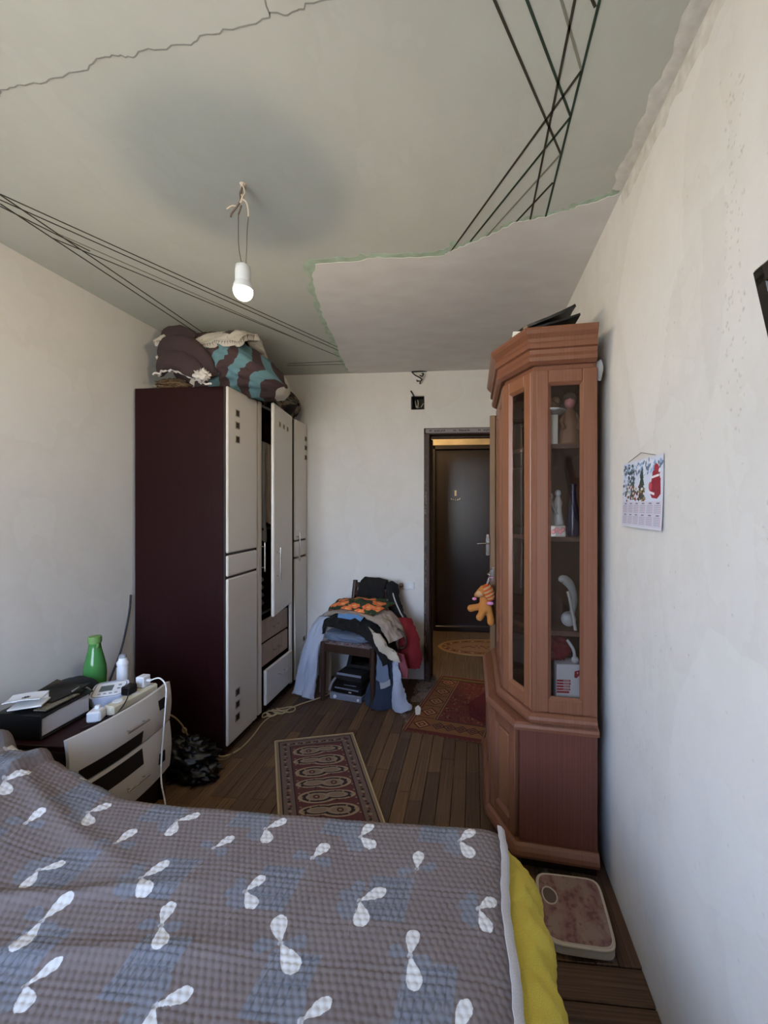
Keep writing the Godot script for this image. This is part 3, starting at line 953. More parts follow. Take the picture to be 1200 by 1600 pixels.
# ---------------------------------------------------------------- wardrobe
func square_inlay(parent: Node, c: Vector3, s: float, turn := 0.0) -> void:
	# small framed square let into a white front that faces +x
	var xf := Transform3D(Basis(Vector3.UP, turn), c)
	var q := MB.new()
	for e in [[Vector3(0, s / 2, 0), Vector3(0.006, 0.005, s + 0.005)], [Vector3(0, -s / 2, 0), Vector3(0.006, 0.005, s + 0.005)], [Vector3(0, 0, s / 2), Vector3(0.006, s, 0.005)], [Vector3(0, 0, -s / 2), Vector3(0.006, s, 0.005)]]:
		q.box(e[0], e[1], 0.0, xf)
	var o := obj("inlay_frame", q, M.inlay_rim, parent)
	obj("inlay", bx(Vector3(-0.001, 0, 0), Vector3(0.006, s, s), 0.0, xf), M.inlay, parent)
func bar_handle(parent: Node, a: Vector3, b: Vector3, out: Vector3, r := 0.006) -> void:
	var q := MB.new()
	q.tube([a, b], r, 10)
	for t in [0.14, 0.86]:
		q.tube([a.lerp(b, t), a.lerp(b, t) - out], r * 0.8, 8)
	obj("handle", q, M.chrome, parent)

func build_wardrobe() -> void:
	var w := thing("wardrobe", "tall wardrobe with glossy mahogany side and white three-part fronts", "wardrobe", Vector3.ZERO)
	var x0 := -1.925
	var x1 := -1.392
	var za := -2.18
	var zb := -3.285
	var h := 2.08
	obj("side_panel", bx(Vector3((x0 + x1) / 2, h / 2, za - 0.009), Vector3(x1 - x0, h, 0.018), 0.0015), M.mahogany, w)
	obj("side_panel", bx(Vector3((x0 + x1) / 2, h / 2, zb + 0.009), Vector3(x1 - x0, h, 0.018), 0.0015), M.mahogany, w)
	obj("back_panel", bx(Vector3(x0 + 0.004, h / 2, (za + zb) / 2), Vector3(0.008, h - 0.02, za - zb - 0.036)), M.mahogany_dull, w)
	obj("top_panel", bx(Vector3((x0 + x1) / 2, h - 0.009, (za + zb) / 2), Vector3(x1 - x0, 0.018, za - zb - 0.036)), M.mahogany, w)
	obj("plinth", bx(Vector3((x0 + x1) / 2 - 0.01, 0.03, (za + zb) / 2), Vector3(x1 - x0 - 0.03, 0.06, za - zb - 0.04)), M.mahogany_dull, w)
	obj("bottom_panel", bx(Vector3((x0 + x1) / 2, 0.07, (za + zb) / 2), Vector3(x1 - x0, 0.018, za - zb - 0.036)), M.mahogany_dull, w)
	for z in [-2.515, -3.035]:
		obj("divider", bx(Vector3((x0 + x1) / 2, h / 2, z), Vector3(x1 - x0, h - 0.04, 0.022)), M.mahogany, w)
	for y in [0.68, 1.25]:
		obj("shelf", bx(Vector3((x0 + x1) / 2 - 0.01, y, -2.775), Vector3(x1 - x0 - 0.03, 0.016, 0.49)), M.mahogany_dull, w)
	# outer doors: three white panels with dark grooves between them on a dark back
	for side in 2:
		var z1: float = [-2.182, -3.058][side]
		var z2: float = [-2.498, -3.283][side]
		var zc := (z1 + z2) / 2
		var d := obj("door", bx(Vector3(x1 + 0.0055, 1.068, zc), Vector3(0.010, 2.02, absf(z1 - z2)), 0.0), M.mahogany_dull, w)
		for p in [[1.142, 2.082], [1.010, 1.128], [0.055, 0.996]]:
			obj("white_panel", bx(Vector3(x1 + 0.0175, (p[0] + p[1]) / 2, zc), Vector3(0.016, p[1] - p[0], absf(z1 - z2)), 0.006), M.gloss_white, d)
		if side == 0:
			for v in [[646, 665, 687], [1081, 1100, 1120]]:
				for k in 3:
					var p := on_x(371, v[k], x1 + 0.026)
					square_inlay(d, p, 0.036)
		else:
			for k in 3:
				var p := on_x(477.5, [686, 700, 715][k], x1 + 0.026)
				square_inlay(d, p, 0.034)
			for k in 2:
				square_inlay(d, Vector3(x1 + 0.026, [0.33, 0.26][k], -3.22), 0.034)
			bar_handle(d, Vector3(x1 + 0.05, 0.98, -3.085), Vector3(x1 + 0.05, 1.20, -3.085), Vector3(0.028, 0, 0))
	# middle bay: white stiles, a door left ajar, drawers below
	for z in [-2.548, -3.012]:
		obj("stile", bx(Vector3(x1 + 0.009, 1.07, z), Vector3(0.018, 2.03, 0.040 if z > -2.7 else 0.030), 0.003), M.gloss_white, w)
	bar_handle(w, Vector3(x1 + 0.046, 0.98, -2.556), Vector3(x1 + 0.046, 1.17, -2.556), Vector3(0.028, 0, 0), 0.005)
	var hinge := Vector3(x1 + 0.012, 0, -2.992)
	var turn := deg_to_rad(9.0)
	var dm := obj("door", bx(Vector3(0.010, 1.383, 0.213), Vector3(0.020, 1.405, 0.426), 0.005), M.gloss_white, w)
	dm.position = hinge
	dm.rotation.y = turn
	for k in 3:
		square_inlay(dm, Vector3(0.021, 1.965, 0.13 + 0.09 * k), 0.03)
	bar_handle(dm, Vector3(0.045, 0.91, 0.37), Vector3(0.045, 1.13, 0.37), Vector3(0.026, 0, 0))
	for k in 2:
		var yy: float = [0.565, 0.405][k]
		var dr := obj("drawer", bx(Vector3(x1 - 0.012, yy, -2.782), Vector3(0.016, 0.145, 0.42), 0.003), M.drawer_wood, w)
		bar_handle(dr, Vector3(x1 + 0.018, yy, -2.74), Vector3(x1 + 0.018, yy, -2.84), Vector3(0.02, 0, 0), 0.004)
	var dr2 := obj("drawer", bx(Vector3(x1 + 0.026, 0.205, -2.790), Vector3(0.022, 0.235, 0.40), 0.006), M.gloss_white, w)
	obj("drawer_box", bx(Vector3(x1 - 0.16, 0.19, -2.79), Vector3(0.34, 0.16, 0.36)), M.mahogany_dull, dr2)
	bar_handle(dr2, Vector3(x1 + 0.06, 0.23, -2.75), Vector3(x1 + 0.06, 0.23, -2.85), Vector3(0.024, 0, 0), 0.004)
	# clothes seen through the gap
	for k in 3:
		var cl := MB.new()
		var z := -2.60 - 0.07 * k
		var r2 := []
		for i in 7:
			var y := lerpf(1.95, [1.35, 1.28, 1.4][k], i / 6.0)
			var row := []
			for j in 5:
				row.append(Vector3(lerpf(-1.82, -1.41, j / 4.0), y - 0.06 * absf(j - 2), z + 0.012 * sin(i * 1.7 + j * 2.0)))
			r2.append(row)
		cl.cloth(loft(r2, 16, 16, 0.01), 0.03)
		var o := obj("hanging_shirt", cl, [M.figurine_pink, M.grey_cloth, M.beige_cloth][k])
		tag(o, ["pink patterned shirt hanging inside the wardrobe behind the ajar door", "grey shirt hanging second inside the ajar wardrobe door", "beige shirt hanging deepest inside the ajar wardrobe door"][k], "shirt", "shirts in the wardrobe")
	var fold := MB.new()
	for k in 4:
		fold.blob(Vector3(-1.62, 0.72 + 0.055 * k, -2.70), Vector3(0.16, 0.032, 0.13), nz, 0.15, 1.0, Transform3D.IDENTITY, 20, 10, 0.6)
	tag(obj("folded_linen", fold, M.grey_cloth), "grey folded linen stacked behind the ajar wardrobe door", "linen", "", "")

# ---------------------------------------------------------------- bedding on the wardrobe
func build_wardrobe_top() -> void:
	# brown, teal and white striped duvet, rolled up and pushed on top
	var W := 512
	var im := Image.create(W, W, false, Image.FORMAT_RGB8)
	var br := Color(0.255, 0.195, 0.205)
	var te := Color(0.36, 0.50, 0.545)
	var wh := Color(0.76, 0.74, 0.70)
	for y in W:
		for x in W:
			var u := x / float(W)
			var v := y / float(W)
			# chevron bands bending at a spine that faces the room
			var du := absf(fposmod(u - 0.06 + 0.5, 1.0) - 0.5)
			var s := v + du * 0.75 + 0.006 * sin(v * 25.0 + u * 25.0)
			var c := br
			if s > 0.40 and s < 0.445: c = wh
			elif s > 0.445 and s < 0.53: c = te if du < 0.16 else br
			elif s > 0.60 and s < 0.69: c = te
			elif s > 0.77 and s < 0.85: c = te
			elif s > 0.93 and s < 1.01: c = te
			elif s > 1.13: c = wh
			im.set_pixel(x, y, c)
	uvmat("duvet", im, 0.93)
	var im2 := Image.create(256, 256, false, Image.FORMAT_RGB8)
	im2.fill(wh)
	rng.seed = 2
	pol(im2, PackedVector2Array([Vector2(50, 40), Vector2(110, 14), Vector2(140, 60), Vector2(85, 100)]), br)
	pol(im2, PackedVector2Array([Vector2(170, 30), Vector2(215, 20), Vector2(225, 150), Vector2(180, 150)]), br)
	for k in 500:
		ell(im2, Vector2(rng.randf_range(0, 255), rng.randf_range(0, 255)), Vector2(1.6, 1.0), rng.randf_range(0, 3), Color(0.55, 0.53, 0.52) if rng.randf() < 0.6 else wh)
	uvmat("duvet_back", im2, 0.93)
	nz.seed = 14
	var du := thing("rolled_duvet", "rolled brown, teal and white chevron duvet on top of the wardrobe", "duvet", Vector3.ZERO)
	# main roll: ribs run round the roll, axis roughly along the wardrobe's depth
	var q := MB.new()
	var rings := []
	for i in 41:
		var t := i / 40.0
		var ring := PackedVector3Array()
		var prof := pow(sin(PI * clampf(t * 0.998 + 0.001, 0, 1)), 0.42)
		var cx := lerpf(-1.80, -1.16, t)
		var cz := lerpf(-2.36, -2.46, t)
		var cy := 2.245 - 0.02 * t
		var ry := 0.168 * prof * (1.0 + 0.08 * sin(t * 5.0))
		var rz := lerpf(0.22, 0.31, t) * prof
		for k in 64:
			var an := TAU * k / 64.0
			var d := Vector3(0, sin(an), cos(an))
			var e := nz.get_noise_3d(t * 110.0, d.y * 90.0, d.z * 90.0)
			var fo := 0.5 * nz.get_noise_3d(t * 60.0 + d.z * 120.0, d.y * 160.0, 40.0)
			var f := 1.0 + 0.16 * e + 0.12 * fo + 0.035 * sin(an * 7.0 + t * 6.0)
			var p := Vector3(cx, cy + d.y * ry * f, cz + d.z * rz * f)
			if p.x > -1.36: p.y -= (p.x + 1.36) * 0.35
			p.y = minf(p.y, 2.475)
			if p.x < -1.365: p.y = maxf(p.y, 2.083 if p.z < -2.17 else 2.06)
			p.z = maxf(p.z, -2.78)
			ring.append(p)
		rings.append(ring)
	q.sheet(rings, true, true)
	q.face(Array(rings[40]), Vector3(-1.5, 2.25, -2.4))
	obj("roll", q, M.duvet, du)
	# the flap folded over its top, pale side out
	var ribs := []
	for i in 9:
		var t := i / 8.0
		var row := []
		for j in 9:
			var s := j / 8.0
			var x := lerpf(-1.76, -1.30, s) + 0.03 * sin(t * 5.0)
			var z := lerpf(-2.12, -2.58, t) - 0.05 * s
			var y := 2.345 + 0.085 * sin(PI * clampf(t * 0.85 + 0.18, 0, 1)) + 0.012 * sin(s * 9.0 + t * 4.0)
			if t < 0.2: y -= (0.2 - t) * 0.35
			row.append(Vector3(x, minf(y, 2.452), z))
		ribs.append(row)
	var fm := MB.new()
	fm.cloth(loft(ribs, 34, 34, 0.022, 1.0), -0.035)
	obj("folded_flap", fm, M.duvet_back, du)
	# brown folds layered over the front, edged in white
	var brown := mat("duvet_brown", Color(0.255, 0.195, 0.205), 0.93, T.weave, Vector3.ONE * 6.0)
	for fd in [[[Vector3(-1.80, 2.23, -2.24), Vector3(-1.72, 2.29, -2.15), Vector3(-1.62, 2.30, -2.12), Vector3(-1.53, 2.27, -2.12), Vector3(-1.47, 2.20, -2.14), Vector3(-1.44, 2.13, -2.17)], 0.048, 0],
			[[Vector3(-1.79, 2.17, -2.20), Vector3(-1.70, 2.20, -2.13), Vector3(-1.60, 2.20, -2.11), Vector3(-1.52, 2.16, -2.11), Vector3(-1.47, 2.12, -2.13)], 0.044, 1],
			[[Vector3(-1.80, 2.30, -2.28), Vector3(-1.74, 2.36, -2.20), Vector3(-1.64, 2.37, -2.17), Vector3(-1.55, 2.34, -2.17)], 0.045, 2]]:
		var path := curve(fd[0], 8)
		var frings := []
		for i in path.size():
			var t := i / float(path.size() - 1)
			var dd: Vector3 = (path[mini(i + 1, path.size() - 1)] - path[maxi(i - 1, 0)]).normalized()
			var side := dd.cross(Vector3(0, 0, 1)).normalized()
			var out := side.cross(dd).normalized()
			var rr: float = fd[1] * (0.25 + 0.75 * pow(sin(PI * clampf(t, 0.02, 0.98)), 0.5))
			var ring := PackedVector3Array()
			for k in 24:
				var an := TAU * k / 24.0
				var f := 1.0 + 0.28 * nz.get_noise_3d(t * 60.0 + fd[2] * 40.0, sin(an) * 14.0, cos(an) * 14.0)
				ring.append(path[i] + side * cos(an) * rr * 1.25 * f + out * sin(an) * rr * 0.75 * f)
			frings.append(ring)
		var fq := MB.new()
		fq.sheet(frings, true, true)
		fq.face(Array(frings[0]), path[1])
		fq.face(Array(frings[frings.size() - 1]), path[path.size() - 2])
		obj("fold", fq, brown, du)
		if fd[2] == 0:
			var pl := []
			for i in path.size():
				pl.append(frings[i][20].lerp(frings[i][19], 0.5) + Vector3(0, 0.002, 0.004))
			var pr := []
			for i in pl.size(): pr.append(0.013 * (0.2 + 0.8 * sin(PI * i / float(pl.size() - 1))))
			obj("white_stripe", tb(pl, pr, 8), M.trim_white, du)
	var hem := []
	for k in 22:
		var s := k / 21.0
		hem.append(Vector3(lerpf(-1.76, -1.42, s), 2.135 + 0.03 * sin(s * 5.0) + 0.006 * sin(s * 60.0) - 0.03 * s, -2.118 + 0.008 * sin(s * 45.0)))
	obj("ruffled_hem", tb(curve(hem, 3), 0.006, 6), M.trim_white, du)
	var hem2 := []
	for k in 16:
		var s := k / 15.0
		hem2.append(Vector3(-1.765 + 0.03 * sin(s * 9.0), lerpf(2.14, 2.36, s), -2.16 - 0.06 * s + 0.008 * sin(s * 50.0)))
	obj("ruffled_hem", tb(curve(hem2, 3), 0.006, 6), M.trim_white, du)
	var tuft := MB.new()
	nz.seed = 15
	tuft.blob(Vector3(-1.46, 2.115, -2.095), Vector3(0.040, 0.030, 0.022), nz, 0.9, 2.0)
	obj("crumpled_corner", tuft, M.trim_white, du)
	# dark camouflage-like blanket behind it
	var im3 := Image.create(256, 256, false, Image.FORMAT_RGB8)
	var n1 := noise(71, 0.022, 2)
	var n2 := noise(72, 0.03, 2)
	for y in 256:
		for x in 256:
			var a := n1.get_noise_2d(x, y * 1.6)
			var b := n2.get_noise_2d(x, y * 1.6)
			var c := Color(0.50, 0.45, 0.37)
			if a > 0.08: c = Color(0.10, 0.09, 0.10)
			elif b > 0.1: c = Color(0.27, 0.17, 0.16)
			elif b < -0.28: c = Color(0.20, 0.24, 0.23)
			im3.set_pixel(x, y, c)
	uvmat("dark_blanket", im3, 0.93)
	nz.seed = 16
	var b2 := MB.new()
	rings = []
	for i in 31:
		var t := i / 30.0
		var ring := PackedVector3Array()
		var prof := pow(sin(PI * clampf(t * 0.998 + 0.001, 0, 1)), 0.45)
		for k in 40:
			var an := TAU * k / 40.0
			var f := 1.0 + 0.2 * nz.get_noise_3d(t * 120.0, sin(an) * 90.0, cos(an) * 90.0)
			var p := Vector3(lerpf(-1.86, -1.33, t), 2.215 - 0.03 * t + sin(an) * 0.155 * prof * f, -3.03 + cos(an) * 0.235 * prof * f)
			p.y = maxf(p.y, 2.084)
			p.z = clampf(p.z, -3.285, -2.80)
			ring.append(p)
		rings.append(ring)
	b2.sheet(rings, true, true)
	tag(obj("rolled_blanket", b2, M.dark_blanket), "dark mottled blanket rolled on the wardrobe behind the chevron duvet", "blanket")
	# a bit of spotted fabric under the duvet
	var im4 := Image.create(128, 128, false, Image.FORMAT_RGB8)
	im4.fill(Color(0.42, 0.34, 0.24))
	rng.seed = 8
	for k in 170:
		var p := Vector2(rng.randf_range(0, 127), rng.randf_range(0, 127))
		ell(im4, p, Vector2(4.5, 3.5), rng.randf_range(0, 3), Color(0.15, 0.11, 0.08))
		ell(im4, p, Vector2(2, 1.5), 0, Color(0.48, 0.36, 0.20))
	uvmat("spotted", im4, 0.93)
	var sp := MB.new()
	nz.seed = 17
	sp.blob(Vector3(-1.735, 2.113, -2.235), Vector3(0.10, 0.030, 0.05), nz, 0.5, 1.6)
	tag(obj("spotted_cloth", sp, M.spotted), "spotted brown cloth crumpled under the duvet on the wardrobe", "cloth")
	nz.seed = 1

# ---------------------------------------------------------------- display cabinet
func framed(parent: Node, called: String, a: Vector2, b: Vector2, y0: float, y1: float, st: float, th: float, m: Material, fill: Material, fill_name: String, outward: Vector2) -> MeshInstance3D:
	# frame with mitred inner moulding standing on the plan line a-b
	var L := (b - a).length()
	var ex := Vector3(b.x - a.x, 0, b.y - a.y) / L
	var oz := Vector3(outward.x, 0, outward.y).normalized()
	var xf := Transform3D(Basis(ex, Vector3.UP, oz), Vector3(a.x, 0, a.y))
	var q := MB.new()
	for r in [[0.0, st, y0, y1], [L - st, L, y0, y1], [st, L - st, y0, y0 + st * 1.1], [st, L - st, y1 - st * 1.1, y1]]:
		q.box(Vector3((r[0] + r[1]) / 2, (r[2] + r[3]) / 2, th / 2), Vector3(r[1] - r[0], r[3] - r[2], th), 0.003, xf)
	# sloping bead round the opening
	var i0 := st
	var i1 := L - st
	var j0 := y0 + st * 1.1
	var j1 := y1 - st * 1.1
	var bd := 0.010
	var O := [Vector3(i0, j0, th * 0.95), Vector3(i1, j0, th * 0.95), Vector3(i1, j1, th * 0.95), Vector3(i0, j1, th * 0.95)]
	var I := [Vector3(i0 + bd, j0 + bd, th * 0.35), Vector3(i1 - bd, j0 + bd, th * 0.35), Vector3(i1 - bd, j1 - bd, th * 0.35), Vector3(i0 + bd, j1 - bd, th * 0.35)]
	for k in 4:
		var k2 := (k + 1) % 4
		q.quad(xf * O[k], xf * O[k2], xf * I[k2], xf * I[k])
	var o := obj(called, q, m, parent)
	if fill_name == "pane":
		obj("pane", bx(Vector3(L / 2, (y0 + y1) / 2, th * 0.35), Vector3(L - 2 * st, y1 - y0 - 2.2 * st, 0.004), 0.0, xf), fill, o)
	else:
		obj(fill_name, bx(Vector3(L / 2, (y0 + y1) / 2, th * 0.3), Vector3(L - 2 * st - 0.03, y1 - y0 - 2.2 * st - 0.03, 0.014), 0.006, xf), fill, o)
		obj("field", bx(Vector3(L / 2, (y0 + y1) / 2, th * 0.12), Vector3(L - 2 * st, y1 - y0 - 2.2 * st, 0.006), 0.0, xf), m, o)
	return o

func build_cabinet() -> void:
	var c := thing("display_cabinet", "tall reddish wood display cabinet with canted corners and glass doors", "cabinet", Vector3.ZERO)
	# plan outlines: wall end near the camera, near face, canted corner, front, far cant, far end
	var low := [Vector2(0.468, -1.572), Vector2(0.168, -1.602), Vector2(0.072, -1.800), Vector2(0.072, -2.300), Vector2(0.168, -2.480), Vector2(0.468, -2.500)]
	var upr := [Vector2(0.462, -1.580), Vector2(0.230, -1.604), Vector2(0.130, -1.805), Vector2(0.130, -2.295), Vector2(0.230, -2.475), Vector2(0.462, -2.495)]
	# plinth and lower body
	var q := MB.new()
	q.prism(PackedVector2Array(mitre(low, -0.035)), 0.0, 0.07)
	obj("plinth", q, M.mahogany_dull, c)
	q = MB.new()
	moulding(q, low, [Vector2(-0.05, 0.115), Vector2(0.0, 0.115), Vector2(0.010, 0.108), Vector2(0.018, 0.095), Vector2(0.020, 0.080), Vector2(0.014, 0.066), Vector2(0.0, 0.060), Vector2(-0.05, 0.060)])
	obj("base_moulding", q, M.alder, c)
	q = MB.new()
	q.prism(PackedVector2Array(mitre(low, -0.022)), 0.07, 0.555)
	obj("lower_body", q, M.alder_red, c)
	var fa: Vector2 = mitre(low, -0.022)[0]
	var fb: Vector2 = mitre(low, -0.022)[1]
	var fe := (fb - fa).normalized()
	obj("side_panel", bx(Vector3(0.146, 0.332, 0.009), Vector3(0.284, 0.43, 0.018), 0.0015, Transform3D(Basis(Vector3(fe.x, 0, fe.y), Vector3.UP, Vector3(fe.y, 0, -fe.x)), Vector3(fa.x, 0, fa.y))), M.alder_red, c)
	# panelled doors of the lower part
	var lo2 := mitre(low, -0.022)
	var faces := [[lo2[1], lo2[2]], [lo2[2], lo2[2].lerp(lo2[3], 0.5)], [lo2[2].lerp(lo2[3], 0.5), lo2[3]], [lo2[3], lo2[4]]]
	for f in faces:
		var e: Vector2 = (f[1] - f[0]).normalized()
		var d := framed(c, "door", f[0] + e * 0.004, f[1] - e * 0.004, 0.118, 0.545, 0.042, 0.020, M.alder, M.alder_light, "raised_panel", Vector2(e.y, -e.x))
	# ledges between the two parts
	q = MB.new()
	q.prism(PackedVector2Array(mitre(low, -0.01)), 0.555, 0.578)
	moulding(q, mitre(low, -0.012), [Vector2(-0.03, 0.580), Vector2(0.014, 0.580), Vector2(0.024, 0.574), Vector2(0.027, 0.564), Vector2(0.024, 0.552), Vector2(0.012, 0.546), Vector2(-0.03, 0.546)])
	obj("counter", q, M.alder, c)
	q = MB.new()
	q.prism(PackedVector2Array(mitre(upr, 0.004)), 0.578, 0.612)
	moulding(q, mitre(upr, 0.002), [Vector2(-0.03, 0.618), Vector2(0.008, 0.618), Vector2(0.022, 0.610), Vector2(0.025, 0.600), Vector2(0.022, 0.588), Vector2(0.012, 0.579), Vector2(-0.03, 0.579)])
	obj("upper_base", q, M.alder, c)
	# upper carcass
	obj("back_panel", bx(Vector3(0.458, 1.28, -2.04), Vector3(0.008, 1.33, 0.90)), M.cabinet_inside, c)
	q = MB.new()
	q.prism(PackedVector2Array(mitre(upr, -0.012)), 1.925, 1.955)
	obj("upper_top", q, M.alder, c)
	q = MB.new()
	for k in range(1, 5):
		var p: Vector2 = mitre(upr, -0.014)[k]
		q.box(Vector3(p.x, 1.27, p.y), Vector3(0.022, 1.32, 0.022), 0.002)
	for k in [0, 5]:
		q.box(Vector3(upr[k].x - 0.006, 1.27, upr[k].y + (-0.016 if k == 0 else 0.016)), Vector3(0.020, 1.32, 0.030), 0.002)
	obj("corner_posts", q, M.alder, c)
	var ups := mitre(upr, -0.020)
	var ufaces := [[ups[0], ups[1], 0.046], [ups[1], ups[2], 0.046], [ups[2], ups[2].lerp(ups[3], 0.5), 0.05], [ups[2].lerp(ups[3], 0.5), ups[3], 0.05], [ups[3], ups[4], 0.046], [ups[4], ups[5], 0.046]]
	for k in 6:
		var f: Array = ufaces[k]
		var e: Vector2 = (f[1] - f[0]).normalized()
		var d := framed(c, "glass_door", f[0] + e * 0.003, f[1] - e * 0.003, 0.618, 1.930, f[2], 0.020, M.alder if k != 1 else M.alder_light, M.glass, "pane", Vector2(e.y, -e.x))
	# shelves
	for y in [1.640, 1.280, 0.915]:
		q = MB.new()
		q.prism(PackedVector2Array(mitre(upr, -0.030)), y - 0.009, y + 0.009)
		obj("shelf", q, M.shelf, c)
	q = MB.new()
	q.prism(PackedVector2Array(mitre(upr, -0.030)), 0.612, 0.622)
	obj("shelf", q, M.shelf, c)
	# crown
	q = MB.new()
	moulding(q, upr, [Vector2(-0.05, 2.076), Vector2(0.048, 2.076), Vector2(0.050, 2.066), Vector2(0.044, 2.054), Vector2(0.030, 2.040), Vector2(0.026, 2.028), Vector2(0.030, 2.022), Vector2(0.030, 2.004), Vector2(0.020, 2.000), Vector2(0.018, 1.985), Vector2(0.024, 1.972), Vector2(0.020, 1.958), Vector2(0.004, 1.948), Vector2(-0.05, 1.948)])
	q.prism(PackedVector2Array(mitre(upr, 0.01)), 2.050, 2.060)
	obj("crown", q, M.alder, c)
	# strip of white packing tape stuck out behind
	var wp := MB.new()
	wp.cloth(loft([[Vector3(0.468, 1.955, -1.60), Vector3(0.480, 1.96, -1.592), Vector3(0.484, 1.95, -1.59)], [Vector3(0.468, 1.925, -1.60), Vector3(0.484, 1.92, -1.592), Vector3(0.490, 1.925, -1.59)], [Vector3(0.468, 1.885, -1.60), Vector3(0.477, 1.880, -1.592), Vector3(0.480, 1.885, -1.59)]], 10, 10, 0.006), 0.002)
	tag(obj("crumpled_bag", wp, M.grey_cloth), "crumpled pale plastic poking out between cabinet and right wall", "plastic bag")

func fig(called: String, mb: MB, m: Material, label: String, cat: String, at: Vector3, group := "things on the cabinet shelves") -> MeshInstance3D:
	var o := obj(called, mb, m)
	o.position = at
	tag(o, label, cat, group)
	return o

func build_cabinet_things() -> void:
	var s1 := 1.6495
	var s2 := 1.2895
	var s3 := 0.9245
	var s4 := 0.6225
	# upper shelf: white box with a dish and dark figurine on it, brown figurine
	var q := MB.new()
	q.box(Vector3(0, 0.058, 0), Vector3(0.055, 0.116, 0.05), 0.002)
	fig("paper_box", q, M.paper, "white paper box under a dish on the cabinet's top shelf", "box", Vector3(0.305, s1, -1.66))
	q = lt([Vector2(0.02, 0), Vector2(0.045, 0.004), Vector2(0.06, 0.014), Vector2(0.063, 0.02), Vector2(0.057, 0.02), Vector2(0.0, 0.012)])
	fig("dish", q, M.grey_plastic, "shallow grey dish on the white box in the cabinet", "dish", Vector3(0.308, s1 + 0.1165, -1.665))
	q = MB.new()
	q.blob(Vector3(0.0, 0.028, 0), Vector3(0.034, 0.028, 0.022), nz, 0.3, 1.2)
	q.blob(Vector3(-0.018, 0.062, 0), Vector3(0.016, 0.018, 0.015), null)
	q.blob(Vector3(0.022, 0.048, 0), Vector3(0.018, 0.016, 0.015), null)
	fig("animal_figurine", q, M.figurine_brown, "dark brown animal figurine on the dish in the cabinet", "figurine", Vector3(0.305, s1 + 0.130, -1.665))
	var doll := thing("doll", "brown dressed doll sitting on the cabinet's top shelf", "doll", Vector3(0.385, s1, -1.665), 0.0, "things on the cabinet shelves")
	q = lt([Vector2(0.045, 0), Vector2(0.05, 0.01), Vector2(0.042, 0.05), Vector2(0.028, 0.10), Vector2(0.02, 0.13), Vector2(0.012, 0.145)], 16)
	obj("dress", q, M.figurine_brown, doll)
	q = MB.new()
	q.blob(Vector3(0, 0.17, 0), Vector3(0.022, 0.026, 0.022), null)
	obj("head", q, M.figurine_pink, doll)
	q = MB.new()
	q.blob(Vector3(0, 0.184, -0.004), Vector3(0.026, 0.024, 0.025), nz, 0.3, 1.5)
	obj("hair", q, M.wire_brown, doll)
	q = MB.new()
	q.tube([Vector3(-0.02, 0.125, 0.0), Vector3(-0.04, 0.09, 0.02), Vector3(-0.03, 0.06, 0.04)], 0.008, 8)
	q.tube([Vector3(0.02, 0.125, 0.0), Vector3(0.035, 0.09, 0.02), Vector3(0.02, 0.06, 0.04)], 0.008, 8)
	obj("arms", q, M.figurine_brown, doll)
	# second shelf: white couple, keepsake box, blue vase, small glass
	var cp := thing("porcelain_couple", "white porcelain couple figurine on the cabinet's second shelf", "figurine", Vector3(0.325, s2, -1.675), 0.0, "things on the cabinet shelves")
	q = MB.new()
	q.blob(Vector3(0, 0.008, 0), Vector3(0.045, 0.01, 0.03), null)
	obj("base", q, M.figurine_white, cp)
	for k in 2:
		q = lt([Vector2(0.020, 0.008), Vector2(0.024, 0.03), Vector2(0.016, 0.08), Vector2(0.014, 0.10), Vector2(0.018, 0.12), Vector2(0.010, 0.14), Vector2(0.008, 0.146)], 14, Transform3D(Basis.IDENTITY, Vector3(-0.016 + 0.03 * k, 0.012 * k, 0.006 * k)))
		q.blob(Vector3(-0.016 + 0.03 * k, 0.158 + 0.012 * k, 0.006 * k), Vector3(0.012, 0.014, 0.012), null)
		q.tube([Vector3(-0.016 + 0.03 * k, 0.125 + 0.012 * k, 0.01), Vector3(0.0, 0.10, 0.025), Vector3(0.006, 0.085, 0.024)], 0.005, 8)
		obj("body", q, M.figurine_white, cp)
	q = bx(Vector3(0, 0.022, 0), Vector3(0.085, 0.044, 0.05), 0.004)
	var kb := fig("keepsake_box", q, M.paper, "white keepsake box with pink roses before the porcelain couple", "box", Vector3(0.315, s2, -1.635))
	q = MB.new()
	for k in 4:
		q.blob(Vector3(-0.005 + 0.012 * k, 0.020 + 0.008 * (k % 2), 0.026), Vector3(0.009, 0.009, 0.003), nz, 0.3, 1.0)
	obj("rose_print", q, M.figurine_pink, kb)
	q = lt([Vector2(0.018, 0), Vector2(0.026, 0.01), Vector2(0.024, 0.05), Vector2(0.020, 0.11), Vector2(0.012, 0.15), Vector2(0.010, 0.19), Vector2(0.014, 0.205), Vector2(0.011, 0.205), Vector2(0.0, 0.19)], 12)
	fig("blue_bottle", q, M.blue_vase, "dark blue cut glass bottle on the cabinet's second shelf", "bottle", Vector3(0.395, s2, -1.655))
	q = lt([Vector2(0.014, 0), Vector2(0.018, 0.004), Vector2(0.020, 0.05), Vector2(0.021, 0.07), Vector2(0.018, 0.07), Vector2(0.0, 0.01)], 14)
	fig("small_cup", q, M.figurine_white, "small white cup behind the keepsake box in the cabinet", "cup", Vector3(0.285, s2, -1.70))
	# third shelf: two plates on edge, white figurine of a swan-like shape, white candle
	q = lt([Vector2(0.0, 0.0), Vector2(0.05, 0.0), Vector2(0.085, 0.010), Vector2(0.086, 0.013), Vector2(0.05, 0.004), Vector2(0.0, 0.004)], 28)
	var pl := fig("plate", q, M.mauve_plate, "mauve plate standing on edge on the cabinet's third shelf", "plate", Vector3(0.285, s3 + 0.086, -1.69))
